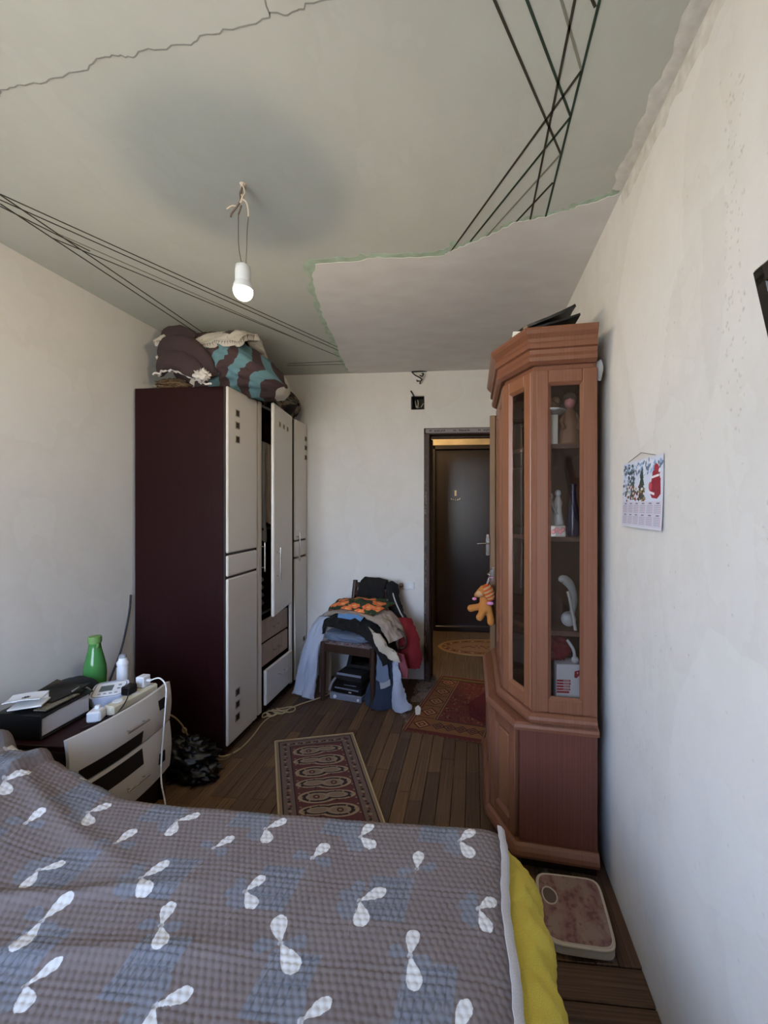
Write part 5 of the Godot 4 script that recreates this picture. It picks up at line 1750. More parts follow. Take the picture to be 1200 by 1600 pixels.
	for i in nzz + 1:
		var v := i / float(nzz)
		var row := PackedVector3Array()
		var zc := lerpf(zf, zn, v)       # coordinate along the cloth
		var row_i := int(floor(zc / 0.0135))
		var bz0 := sin(PI * fposmod(zc / 0.0135, 1.0))
		for j in nx + 1:
			var x := lerpf(x0, x1, j / float(nx))
			var ze := ed[j]
			var z := zc
			var y := 0.0
			if zc < ze + 0.03:
				# rolls over the mattress edge and hangs
				var s := (ze + 0.03) - zc
				var rr := 0.045
				var an := minf(s / rr, PI / 2)
				z = ze + 0.03 - rr * sin(an)
				y = quilt_height(x, ze + 0.03) - rr * (1.0 - cos(an)) - maxf(0.0, s - rr * PI / 2)
				z -= 0.006 * sin(x * 40.0) * smoothstep(0.05, 0.2, s)
			else:
				y = quilt_height(x, zc)
			# foot edge sags a little off the mattress shoulder
			if x > 0.0: y -= 0.012 * pow(x / 0.075, 2.0)
			# stitched bubbles in staggered rows
			var bx0 := sin(PI * fposmod(x / 0.0155 + 0.5 * (row_i % 2), 1.0))
			y += 0.0030 * sqrt(bx0 * bz0) + 0.006
			row.append(Vector3(x, y, z))
		Pp.append(row)
	q = MB.new()
	q.sheet(Pp)
	# lining underneath
	var under := []
	for i in range(0, nzz + 1, 10):
		var row := PackedVector3Array()
		for j in range(0, nx + 1, 10):
			row.append(Pp[i][j] - Vector3(0, 0.008, 0))
		under.append(row)
	q.sheet(under, false, true)
	var qu := obj("quilt", q, M.quilt)
	tag(qu, "grey-brown stitched quilt with white petals and blue squares on the bed", "quilt")
	# white binding along the foot edge
	q = MB.new()
	var bl := []
	for i in 61:
		var v := i / 60.0
		var zc := lerpf(-1.165, zn, v)
		var y := quilt_height(x1, zc) + 0.001
		var wv := 0.004 * sin(v * 21.0) + 0.004 * nz.get_noise_1d(v * 900.0)
		bl.append([Vector3(x1 - 0.006 + wv, y + 0.0065, zc), Vector3(x1 + 0.004 + wv, y + 0.004, zc), Vector3(x1 + 0.011 + wv, y - 0.005, zc), Vector3(x1 + 0.008 + wv, y - 0.013, zc)])
	q.cloth(bl, -0.004)
	obj("binding", q, M.trim_white, qu)
	nz.seed = 1

# ---------------------------------------------------------------- rugs
func rug(called: String, im: Image, key: String, c: Array, label: String, fringe: Material) -> void:
	# c: far left, far right, near right, near left corners on the floor
	uvmat(key, im, 0.97)
	var P := []
	for i in 25:
		var row := PackedVector3Array()
		for j in 17:
			var a: Vector3 = c[0].lerp(c[1], j / 16.0)
			var b: Vector3 = c[3].lerp(c[2], j / 16.0)
			var p: Vector3 = a.lerp(b, i / 24.0)
			p.y = 0.0085 + 0.0015 * nz.get_noise_2d(p.x * 300.0, p.z * 300.0)
			row.append(p)
		P.append(row)
	var q := MB.new()
	q.cloth(P, 0.006)
	var o := obj(called, q, M[key])
	tag(o, label, "rug")
	# bound edge
	var e := MB.new()
	for s in [[c[0], c[3]], [c[1], c[2]], [c[0], c[1]]]:
		var pts := []
		for k in 13:
			pts.append(s[0].lerp(s[1], k / 12.0) + Vector3(0, 0.0055, 0))
		e.tube(pts, 0.0052, 6)
	obj("bound_edge", e, fringe, o)

func build_rugs() -> void:
	var W := 420
	var H := 760
	var im := Image.create(W, H, false, Image.FORMAT_RGB8)
	var red := Color(0.35, 0.19, 0.19)
	var sand := Color(0.53, 0.46, 0.38)
	var dark := Color(0.16, 0.12, 0.13)
	im.fill(sand)
	im.fill_rect(Rect2i(16, 16, W - 32, H - 32), dark)
	im.fill_rect(Rect2i(22, 22, W - 44, H - 44), Color(0.42, 0.35, 0.32))
	rng.seed = 51
	for k in 46:
		for s in 2:
			var p := Vector2(48 if s == 0 else W - 48, 40 + k * 15.5)
			ell(im, p + Vector2(rng.randf_range(-6, 6), 0), Vector2(8, 6), k, red if k % 3 == 0 else (dark if k % 3 == 1 else sand))
	for k in 26:
		ell(im, Vector2(40 + k * 13.6, 48 + 5 * (k % 2)), Vector2(7, 6), k, red if k % 3 == 0 else (dark if k % 3 == 1 else sand))
	im.fill_rect(Rect2i(72, 72, W - 144, H - 144), dark)
	im.fill_rect(Rect2i(77, 77, W - 154, H - 154), red)
	# paired boteh medallions, one row under the other
	for r in 6:
		var cy := 132.0 + r * 92.0
		var dirx := 1.0 if r % 2 == 0 else -1.0
		for layer in 4:
			var col: Color = [Color(0.60, 0.52, 0.43), dark, Color(0.56, 0.49, 0.42), Color(0.50, 0.42, 0.36)][layer]
			var k := 1.0 - 0.2 * layer
			ell(im, Vector2(170 if dirx > 0 else 250, cy), Vector2(86, 43) * k, 0, col)
			ell(im, Vector2(255 if dirx > 0 else 165, cy - 6), Vector2(84, 32) * k, 0.05 * dirx, col)
		ell(im, Vector2(165 if dirx > 0 else 255, cy), Vector2(14, 13), 0, dark)
		ell(im, Vector2(165 if dirx > 0 else 255, cy), Vector2(8, 7), 0, Color(0.60, 0.40, 0.36))
		for k in 16:
			var an := TAU * k / 16.0
			ell(im, Vector2(210 + 108 * cos(an), cy + 32 * sin(an)), Vector2(6, 4), an, dark if k % 2 else sand)
		for k in 6:
			ell(im, Vector2(92 + 8 * (k % 2) + (236 if k > 2 else 0), cy - 30 + 26 * (k % 3)), Vector2(5, 4), 0, sand)
	var tl := on_y(430, 1160, 0)
	var tr := on_y(551, 1147, 0)
	var dn := (on_y(597, 1277, 0) - tr).normalized()
	var dl := (on_y(435, 1262, 0) - tl).normalized()
	rug("small_rug", im, "small_rug", [tl, tr, tr + dn * 0.86, tl + dl * 0.80], "small dark red and sand patterned rug half under the bed", M.cable_beige)
	# larger red rug by the door
	W = 420
	H = 600
	im = Image.create(W, H, false, Image.FORMAT_RGB8)
	im.fill(Color(0.36, 0.13, 0.11))
	var ochre := Color(0.50, 0.33, 0.20)
	im.fill_rect(Rect2i(10, 6, 6, H), Color(0.58, 0.42, 0.28))
	im.fill_rect(Rect2i(24, 18, W - 24, H - 40), ochre)
	for r in 5:
		var c := Vector2(78, 84 + r * 112)
		for l in 4:
			var k := 52.0 - 13.0 * l
			pol(im, PackedVector2Array([c + Vector2(-k, 0), c + Vector2(0, -k * 0.75), c + Vector2(k, 0), c + Vector2(0, k * 0.75)]), [Color(0.34, 0.12, 0.10), Color(0.66, 0.50, 0.34), Color(0.38, 0.15, 0.12), Color(0.64, 0.46, 0.30)][l])
		for l in 7:
			ell(im, c + Vector2(-42 + l * 14, 54), Vector2(5, 4), 0, Color(0.26, 0.13, 0.10))
	for r in 5:
		var c := Vector2(170 + r * 62, H - 72)
		for l in 4:
			var k := 38.0 - 9.0 * l
			pol(im, PackedVector2Array([c + Vector2(-k, 0), c + Vector2(0, -k * 0.75), c + Vector2(k, 0), c + Vector2(0, k * 0.75)]), [Color(0.20, 0.08, 0.09), Color(0.50, 0.34, 0.24), Color(0.24, 0.10, 0.10), Color(0.46, 0.28, 0.20)][l])
	im.fill_rect(Rect2i(134, 18, 5, H - 140), Color(0.14, 0.07, 0.07))
	im.fill_rect(Rect2i(139, 18, 5, H - 140), Color(0.62, 0.48, 0.34))
	im.fill_rect(Rect2i(134, H - 124, W, 5), Color(0.14, 0.07, 0.07))
	im.fill_rect(Rect2i(144, 18, W, H - 142), Color(0.40, 0.19, 0.15))
	rng.seed = 52
	for k in 420:
		var p := Vector2(rng.randf_range(146, W), rng.randf_range(20, H - 128))
		ell(im, p, Vector2(rng.randf_range(3, 8), rng.randf_range(2, 5)), rng.randf_range(0, 3), [Color(0.54, 0.38, 0.28), Color(0.22, 0.09, 0.09), Color(0.48, 0.16, 0.14)][k % 3])
	pol(im, PackedVector2Array([Vector2(330, 150), Vector2(420, 110), Vector2(420, 460), Vector2(300, 400), Vector2(270, 280)]), Color(0.33, 0.06, 0.09, 0.9))
	for k in 60:
		ell(im, Vector2(rng.randf_range(290, 420), rng.randf_range(130, 440)), Vector2(4, 3), 0, Color(0.48, 0.28, 0.24, 0.6))
	im.fill_rect(Rect2i(24, 22, W, 26), Color(0.42, 0.36, 0.16))
	for k in 24:
		ell(im, Vector2(34 + k * 16, 46), Vector2(9, 4), 0, Color(0.10, 0.07, 0.08))
	var bl := Vector3(-0.436, 0, -2.535)
	var tl2 := Vector3(-0.258, 0, -3.375)
	var ac := Vector3(0.981, 0, 0.194) * 0.50
	rug("red_rug", im, "red_rug", [tl2, tl2 + ac, bl + ac, bl], "worn red rug with ochre diamond border lying by the door", M.figurine_brown)

# ---------------------------------------------------------------- chair with clothes
func build_chair() -> void:
	var at := Vector3(-0.885, 0, -2.835)
	var turn := deg_to_rad(-15.0)
	var ch := thing("dining_chair", "old dark wooden chair with patterned seat heaped with clothes", "chair", at, turn)
	for x in [-0.205, 0.205]:
		obj("leg", tb([Vector3(x, 0.0, 0.0), Vector3(x * 0.99, 0.22, -0.004), Vector3(x * 0.98, 0.42, -0.006)], [0.017, 0.020, 0.023], 8), M.chair_wood, ch)
		var rx: float = x * 0.92 if x < 0 else 0.160
		obj("leg", tb(curve([Vector3(rx, 0.0, -0.40), Vector3(rx, 0.22, -0.375), Vector3(rx, 0.43, -0.37), Vector3(rx, 0.62, -0.39), Vector3(rx, 0.80, -0.425)], 4), 0.019, 8), M.chair_wood, ch)
		obj("side_rail", bx(Vector3(x * 0.96, 0.385, -0.19), Vector3(0.022, 0.055, 0.36), 0.003), M.chair_wood, ch)
	obj("front_rail", bx(Vector3(0, 0.385, -0.006), Vector3(0.40, 0.060, 0.024), 0.003), M.chair_wood, ch)
	obj("back_rail", bx(Vector3(0, 0.385, -0.365), Vector3(0.36, 0.055, 0.022), 0.003), M.chair_wood, ch)
	for y in [0.765, 0.700]:
		obj("back_slat", bx(Vector3(-0.014, y, -0.415 + (0.765 - y) * 0.25), Vector3(0.345, 0.040, 0.018), 0.004), M.chair_wood, ch)
	var im := Image.create(256, 256, false, Image.FORMAT_RGB8)
	im.fill(Color(0.50, 0.44, 0.44))
	rng.seed = 61
	for k in 260:
		ell(im, Vector2(rng.randf_range(0, 255), rng.randf_range(0, 255)), Vector2(rng.randf_range(4, 10), rng.randf_range(2, 5)), rng.randf_range(0, 3), [Color(0.46, 0.22, 0.24), Color(0.62, 0.56, 0.54), Color(0.30, 0.26, 0.28)][k % 3])
	uvmat("seat_fabric", im, 0.95)
	var P := []
	for i in 13:
		var row := PackedVector3Array()
		for j in 13:
			var u := j / 12.0 * 2.0 - 1.0
			var v := i / 12.0 * 2.0 - 1.0
			row.append(Vector3(u * 0.205 * (1.0 - 0.04 * (v + 1.0)), 0.418 + 0.022 * (1.0 - u * u * u * u) * (1.0 - v * v * v * v), -0.185 - v * 0.190))
		P.append(row)
	var q := MB.new()
	P.reverse()
	q.cloth(P, 0.012)
	obj("seat", q, M.seat_fabric, ch)
	# folded jeans directly on the seat
	var X := Transform3D(Basis(Vector3.UP, turn), at)
	var piece := func(called: String, ribs: Array, nu: int, nv: int, amp: float, th: float, m: Material, label: String, cat: String) -> MeshInstance3D:
		var r2 := []
		for r in ribs:
			var row := []
			for p in r: row.append(X * p)
			r2.append(row)
		var mb := MB.new()
		mb.cloth(loft(r2, int(nu * 1.4), int(nv * 1.4), amp * 2.0, 1.0), th)
		var o := obj(called, mb, m)
		tag(o, label, cat, "clothes heaped on the chair")
		return o
	nz.seed = 62
	q = MB.new()
	q.blob(Vector3(-0.02, 0.468, -0.10), Vector3(0.185, 0.030, 0.125), nz, 0.22, 1.0, X, 36, 16, 0.6)
	tag(obj("folded_jeans", q, M.denim_light), "folded light blue jeans lying on the chair seat under black sweater", "jeans", "clothes heaped on the chair")
	q = MB.new()
	q.blob(Vector3(0.0, 0.52, -0.22), Vector3(0.19, 0.085, 0.13), nz, 0.25, 1.0, X, 36, 18, 0.7)
	tag(obj("bundled_clothes", q, M.navy_cloth), "dark navy clothes bundled in the middle of the chair heap", "clothes", "clothes heaped on the chair")
	# black sweater arched over the front
	piece.call("black_sweater", [
		[Vector3(-0.245, 0.455, -0.02), Vector3(-0.16, 0.535, 0.005), Vector3(-0.03, 0.530, 0.018), Vector3(0.10, 0.515, 0.018), Vector3(0.205, 0.455, 0.02), Vector3(0.265, 0.375, 0.02), Vector3(0.285, 0.315, 0.01)],
		[Vector3(-0.240, 0.52, -0.05), Vector3(-0.16, 0.590, -0.025), Vector3(-0.03, 0.595, -0.015), Vector3(0.10, 0.580, -0.02), Vector3(0.215, 0.505, -0.02), Vector3(0.290, 0.415, -0.02), Vector3(0.318, 0.330, -0.02)],
		[Vector3(-0.235, 0.545, -0.12), Vector3(-0.15, 0.615, -0.11), Vector3(-0.03, 0.625, -0.10), Vector3(0.10, 0.610, -0.10), Vector3(0.215, 0.530, -0.10), Vector3(0.300, 0.430, -0.10), Vector3(0.330, 0.340, -0.10)],
		[Vector3(-0.22, 0.53, -0.22), Vector3(-0.14, 0.60, -0.22), Vector3(-0.03, 0.615, -0.22), Vector3(0.10, 0.60, -0.22), Vector3(0.20, 0.53, -0.22), Vector3(0.27, 0.44, -0.20), Vector3(0.30, 0.35, -0.20)]], 26, 44, 0.014, -0.02, M.black_cloth, "black sweater arched over the front of the chair heap", "sweater")
	# blue patterned scrap
	piece.call("blue_scarf", [
		[Vector3(-0.10, 0.605, -0.030), Vector3(0.0, 0.600, -0.022), Vector3(0.09, 0.590, -0.028)],
		[Vector3(-0.11, 0.632, -0.060), Vector3(0.0, 0.632, -0.050), Vector3(0.10, 0.618, -0.055)],
		[Vector3(-0.11, 0.645, -0.11), Vector3(0.0, 0.645, -0.10), Vector3(0.10, 0.630, -0.10)]], 10, 18, 0.006, -0.006, M.blue_cloth, "blue scarf showing between black sweater and beige shirt", "scarf")
	# beige shirt over the top with a sleeve hanging right
	piece.call("beige_shirt", [
		[Vector3(-0.235, 0.585, -0.07), Vector3(-0.13, 0.636, -0.05), Vector3(0.0, 0.640, -0.045), Vector3(0.13, 0.622, -0.045), Vector3(0.225, 0.575, -0.045), Vector3(0.285, 0.50, -0.045), Vector3(0.305, 0.455, -0.045)],
		[Vector3(-0.230, 0.612, -0.13), Vector3(-0.13, 0.655, -0.12), Vector3(0.0, 0.665, -0.11), Vector3(0.14, 0.652, -0.11), Vector3(0.245, 0.600, -0.11), Vector3(0.315, 0.530, -0.10), Vector3(0.352, 0.470, -0.10)],
		[Vector3(-0.215, 0.625, -0.24), Vector3(-0.12, 0.660, -0.24), Vector3(0.0, 0.670, -0.24), Vector3(0.14, 0.660, -0.24), Vector3(0.245, 0.620, -0.24), Vector3(0.325, 0.540, -0.22), Vector3(0.365, 0.470, -0.20)]], 22, 40, 0.012, -0.012, M.beige_cloth, "beige shirt laid across the heap under the floral cloth", "shirt")
	piece.call("cream_sleeve_shirt", [
		[Vector3(0.16, 0.560, -0.02), Vector3(0.235, 0.515, -0.01), Vector3(0.275, 0.46, -0.005)],
		[Vector3(0.215, 0.500, 0.0), Vector3(0.280, 0.470, 0.0), Vector3(0.325, 0.43, -0.01)],
		[Vector3(0.255, 0.430, -0.005), Vector3(0.310, 0.425, -0.01), Vector3(0.375, 0.40, -0.03)],
		[Vector3(0.300, 0.370, -0.015), Vector3(0.345, 0.355, -0.02), Vector3(0.395, 0.34, -0.04)]], 22, 16, 0.010, -0.012, M.cream_cloth, "cream shirt with sleeve hanging off the right of the heap", "shirt")
	# orange flower cloth
	var fi := Image.create(256, 160, false, Image.FORMAT_RGB8)
	fi.fill(Color(0.14, 0.20, 0.12))
	rng.seed = 63
	for k in 60:
		ell(fi, Vector2(rng.randf_range(0, 255), rng.randf_range(0, 159)), Vector2(12, 6), rng.randf_range(0, 3), [Color(0.16, 0.30, 0.14), Color(0.22, 0.34, 0.16), Color(0.07, 0.09, 0.08)][k % 3])
	for fc in [[40, 50], [92, 40], [150, 36], [205, 50], [66, 96], [28, 104], [128, 112], [190, 104], [232, 90], [100, 146], [168, 150]]:
		for k in 6:
			var an := TAU * k / 6.0
			ell(fi, Vector2(fc[0] + 13 * cos(an), fc[1] + 10 * sin(an)), Vector2(15, 12), an, [Color(0.86, 0.42, 0.22), Color(0.92, 0.52, 0.30)][k % 2])
		ell(fi, Vector2(fc[0], fc[1]), Vector2(9, 7), 0, Color(0.95, 0.66, 0.42))
	uvmat("flower_cloth", fi, 0.9)
	piece.call("floral_cloth", [
		[Vector3(-0.215, 0.665, -0.33), Vector3(-0.07, 0.690, -0.33), Vector3(0.08, 0.685, -0.33), Vector3(0.225, 0.660, -0.33)],
		[Vector3(-0.215, 0.672, -0.20), Vector3(-0.07, 0.700, -0.20), Vector3(0.08, 0.695, -0.20), Vector3(0.225, 0.668, -0.20)],
		[Vector3(-0.21, 0.660, -0.10), Vector3(-0.07, 0.684, -0.09), Vector3(0.08, 0.680, -0.09), Vector3(0.205, 0.655, -0.09)],
		[Vector3(-0.205, 0.636, -0.065), Vector3(-0.06, 0.656, -0.050), Vector3(0.07, 0.648, -0.050), Vector3(0.180, 0.628, -0.055)]], 20, 26, 0.008, 0.01, M.flower_cloth, "dark cloth with big orange flowers on top of the chair heap", "cloth")
	# black clothes over the chair back
	piece.call("black_trousers", [
		[Vector3(-0.13, 0.66, -0.365), Vector3(0.0, 0.655, -0.36), Vector3(0.10, 0.66, -0.365)],
		[Vector3(-0.125, 0.76, -0.385), Vector3(0.0, 0.76, -0.38), Vector3(0.10, 0.76, -0.385)],
		[Vector3(-0.10, 0.812, -0.425), Vector3(0.0, 0.815, -0.42), Vector3(0.10, 0.805, -0.425)],
		[Vector3(-0.11, 0.76, -0.450), Vector3(0.0, 0.76, -0.450), Vector3(0.10, 0.76, -0.450)]], 22, 14, 0.006, 0.014, M.black_cloth, "black trousers folded over the chair's back rail", "trousers")
	piece.call("black_jacket", [
		[Vector3(0.140, 0.800, -0.385), Vector3(0.175, 0.812, -0.385), Vector3(0.205, 0.795, -0.39)],
		[Vector3(0.140, 0.700, -0.360), Vector3(0.185, 0.700, -0.350), Vector3(0.225, 0.680, -0.37)],
		[Vector3(0.175, 0.610, -0.330), Vector3(0.23, 0.600, -0.320), Vector3(0.285, 0.570, -0.35)],
		[Vector3(0.210, 0.540, -0.31), Vector3(0.27, 0.530, -0.31), Vector3(0.34, 0.50, -0.34)]], 18, 10, 0.010, -0.02, M.black_cloth, "black jacket hanging from the chair's right back post", "jacket")
	tag(obj("white_cord_strap", tb(curve([X * Vector3(0.152, 0.66, -0.33), X * Vector3(0.150, 0.75, -0.355), X * Vector3(0.160, 0.818, -0.385), X * Vector3(0.20, 0.72, -0.335), X * Vector3(0.27, 0.60, -0.310), X * Vector3(0.325, 0.525, -0.315)], 6), 0.005, 6), M.trim_white), "white strap running over the black jacket on the chair", "strap")
	# red garment and brown belt on the right
	piece.call("red_jacket", [
		[Vector3(0.30, 0.580, -0.26), Vector3(0.345, 0.590, -0.235), Vector3(0.375, 0.570, -0.26)],
		[Vector3(0.30, 0.470, -0.25), Vector3(0.375, 0.470, -0.215), Vector3(0.435, 0.460, -0.25)],
		[Vector3(0.31, 0.350, -0.24), Vector3(0.395, 0.345, -0.200), Vector3(0.465, 0.345, -0.24)],
		[Vector3(0.32, 0.250, -0.24), Vector3(0.395, 0.240, -0.205), Vector3(0.445, 0.245, -0.24)]], 24, 18, 0.007, -0.025, M.red_cloth, "dark red jacket hanging down at the chair's right side", "jacket")
	piece.call("pink_check_shirt", [
		[Vector3(0.29, 0.395, -0.10), Vector3(0.34, 0.385, -0.085), Vector3(0.395, 0.37, -0.10)],
		[Vector3(0.30, 0.330, -0.10), Vector3(0.36, 0.300, -0.080), Vector3(0.425, 0.29, -0.10)],
		[Vector3(0.335, 0.255, -0.10), Vector3(0.38, 0.225, -0.085), Vector3(0.43, 0.21, -0.10)]], 16, 12, 0.012, -0.014, M.pink_check, "pink checked shirt bunched below the cream sleeve", "shirt")
	tag(obj("brown_belt", tb(curve([X * Vector3(0.33, 0.53, -0.14), X * Vector3(0.375, 0.51, -0.13), X * Vector3(0.40, 0.46, -0.13), X * Vector3(0.385, 0.41, -0.13), X * Vector3(0.35, 0.40, -0.13)], 5), 0.010, 6), M.chair_wood), "brown leather belt curled on the red jacket", "belt")
	# jeans and pale trousers trailing to the floor on the right
	piece.call("blue_jeans", [
		[Vector3(0.225, 0.39, -0.06), Vector3(0.27, 0.385, -0.04), Vector3(0.315, 0.36, -0.06)],
		[Vector3(0.215, 0.26, -0.05), Vector3(0.275, 0.25, -0.025), Vector3(0.335, 0.24, -0.05)],
		[Vector3(0.150, 0.12, -0.06), Vector3(0.260, 0.11, -0.01), Vector3(0.345, 0.10, -0.05)],
		[Vector3(0.075, 0.015, -0.08), Vector3(0.230, 0.012, 0.005), Vector3(0.345, 0.012, -0.06)]], 28, 22, 0.014, -0.02, M.denim, "blue denim jeans hanging off the chair's right front leg to floor", "jeans")
	piece.call("light_jeans", [
		[Vector3(0.235, 0.400, -0.02), Vector3(0.265, 0.398, -0.005), Vector3(0.300, 0.375, -0.015)],
		[Vector3(0.240, 0.300, -0.010), Vector3(0.285, 0.290, 0.010), Vector3(0.325, 0.275, -0.005)],
		[Vector3(0.238, 0.215, 0.0), Vector3(0.290, 0.200, 0.015), Vector3(0.335, 0.205, 0.0)]], 18, 12, 0.008, -0.012, M.denim_light, "light blue jeans leg with turned hem over the darker jeans", "jeans")
	piece.call("turned_hem", [
		[Vector3(0.272, 0.205, 0.018), Vector3(0.305, 0.210, 0.018), Vector3(0.340, 0.232, 0.004)],
		[Vector3(0.282, 0.165, 0.020), Vector3(0.312, 0.175, 0.020), Vector3(0.345, 0.195, 0.006)]], 6, 8, 0.002, -0.008, M.grey_cloth, "pale turned-up hem of a trouser leg on the chair", "trouser hem")
	piece.call("lavender_trousers", [
		[Vector3(0.325, 0.340, -0.07), Vector3(0.345, 0.345, -0.06), Vector3(0.365, 0.335, -0.07)],
		[Vector3(0.335, 0.220, -0.06), Vector3(0.365, 0.220, -0.04), Vector3(0.395, 0.210, -0.06)],
		[Vector3(0.335, 0.100, -0.06), Vector3(0.385, 0.095, -0.02), Vector3(0.435, 0.085, -0.06)],
		[Vector3(0.330, 0.020, -0.06), Vector3(0.400, 0.014, -0.01), Vector3(0.470, 0.020, -0.06)]], 26, 16, 0.012, -0.02, M.pale_blue, "pale lavender trousers trailing from the heap onto the floorboards", "trousers")
	# pale blue trousers on the left: two legs
	var tr := thing("pale_blue_trousers", "pale blue trousers hanging off the left of the chair to floor", "trousers", at, turn, "clothes heaped on the chair")
	for k in 2:
		var dx := 0.075 * k
		var pts := curve([Vector3(-0.235 + 0.02 * k, 0.585, -0.08), Vector3(-0.285 + dx * 0.4, 0.50, -0.04), Vector3(-0.330 + dx * 0.6, 0.36, -0.01), Vector3(-0.372 + dx * 0.9, 0.20, -0.005), Vector3(-0.400 + dx * 1.1, 0.07, 0.0), Vector3(-0.395 + dx * 1.3, 0.018, 0.03 + 0.02 * k)], 7)
		var rings := []
		for i in pts.size():
			var t := i / float(pts.size() - 1)
			var ring := PackedVector3Array()
			for m in 22:
				var an := TAU * m / 22.0
				var f := 1.0 + 0.55 * nz.get_noise_3d(cos(an) * 50.0 + k * 90.0, t * 60.0, sin(an) * 50.0)
				ring.append(pts[i] + Vector3(cos(an) * 0.046 * f, 0.018 * sin(an) * t * t, sin(an) * 0.026 * f))
			rings.append(ring)
		q = MB.new()
		q.sheet(rings, true, true)
		q.face(Array(rings[rings.size() - 1]), pts[pts.size() - 2])
		obj("trouser_leg", q, M.pale_blue, tr)
	piece.call("knit_sweater", [
		[Vector3(-0.225, 0.625, -0.13), Vector3(-0.25, 0.585, -0.08), Vector3(-0.245, 0.545, -0.05)],
		[Vector3(-0.265, 0.580, -0.13), Vector3(-0.290, 0.535, -0.07), Vector3(-0.275, 0.480, -0.03)],
		[Vector3(-0.305, 0.530, -0.12), Vector3(-0.330, 0.490, -0.07), Vector3(-0.300, 0.430, -0.02)]], 14, 14, 0.012, -0.014, M.grey_cloth, "grey knitted sweater slipping off the left of the heap", "sweater")
	var cb := bx(Vector3(-0.255, 0.19, -0.10), Vector3(0.10, 0.38, 0.012), 0.001, X)
	tag(obj("cardboard_sheet", cb, M.cardboard), "brown cardboard sheet standing behind the pale blue trousers", "cardboard")
	nz.seed = 1
	# electronics stacked under the seat
	var dev := func(called: String, c: Vector3, s: Vector3, m: Material, tw: float, label: String) -> Node3D:
		var o := thing(called, label, "player", X * c, turn + tw, "electronics stacked under the chair")
		obj("case", bx(Vector3(0, s.y / 2, 0), s, 0.004), m, o)
		return o
	var d1: Node3D = dev.call("silver_player", Vector3(-0.045, 0.0, -0.16), Vector3(0.26, 0.045, 0.24), M.silver, 0.03, "silver disc player lowest of the stack under the chair")
	obj("button", lt([Vector2(0.012, 0), Vector2(0.012, 0.006), Vector2(0.0, 0.007)], 16, Transform3D(Basis(Vector3.RIGHT, PI / 2), Vector3(-0.085, 0.022, 0.120))), M.white_plastic, d1)
	obj("button", lt([Vector2(0.009, 0), Vector2(0.009, 0.006), Vector2(0.0, 0.007)], 16, Transform3D(Basis(Vector3.RIGHT, PI / 2), Vector3(0.105, 0.020, 0.120))), M.white_plastic, d1)
	var d2: Node3D = dev.call("dark_player", Vector3(-0.035, 0.0455, -0.17), Vector3(0.25, 0.050, 0.24), M.black_plastic, -0.02, "black player with silver text strip, second in the stack")
	obj("trim_strip", bx(Vector3(0, 0.036, 0.1205), Vector3(0.20, 0.010, 0.002)), M.silver, d2)
	obj("badge", bx(Vector3(0.03, 0.016, 0.1205), Vector3(0.022, 0.008, 0.002)), M.white_plastic, d2)
	var d3: Node3D = dev.call("black_receiver", Vector3(-0.025, 0.096, -0.17), Vector3(0.21, 0.040, 0.20), M.black_plastic, 0.05, "black receiver with thin chrome line, third in the stack")
	obj("trim_strip", bx(Vector3(0, 0.006, 0.1005), Vector3(0.10, 0.005, 0.002)), M.silver, d3)
	var d4: Node3D = dev.call("tape_recorder", Vector3(-0.03, 0.1365, -0.17), Vector3(0.21, 0.048, 0.20), M.black_matte, 0.0, "black recorder with grey front bar, fourth in the stack")
	obj("trim_strip", bx(Vector3(0, 0.040, 0.1005), Vector3(0.205, 0.016, 0.006), 0.001), M.silver, d4)
	var d5: Node3D = thing("monitor_panel", "dark glossy slanted device on top of the stack under chair", "monitor", X * Vector3(-0.02, 0.185, -0.18), turn, "electronics stacked under the chair")
	obj("case", bx(Vector3(0, 0.06, 0), Vector3(0.20, 0.125, 0.018), 0.004, Transform3D(Basis(Vector3.RIGHT, -0.5), Vector3.ZERO)), M.black_plastic, d5)
	obj("screen", bx(Vector3(0.01, 0.065, 0.0095), Vector3(0.15, 0.085, 0.002), 0.0, Transform3D(Basis(Vector3.RIGHT, -0.5), Vector3.ZERO)), M.screen, d5)
	tag(obj("grey_tube_cord", tb(curve([X * Vector3(-0.175, 0.06, -0.04), X * Vector3(-0.16, 0.11, -0.05), X * Vector3(-0.135, 0.15, -0.06)], 4), 0.009, 8), M.grey_plastic), "short grey tube leaning beside the stacked players", "tube")

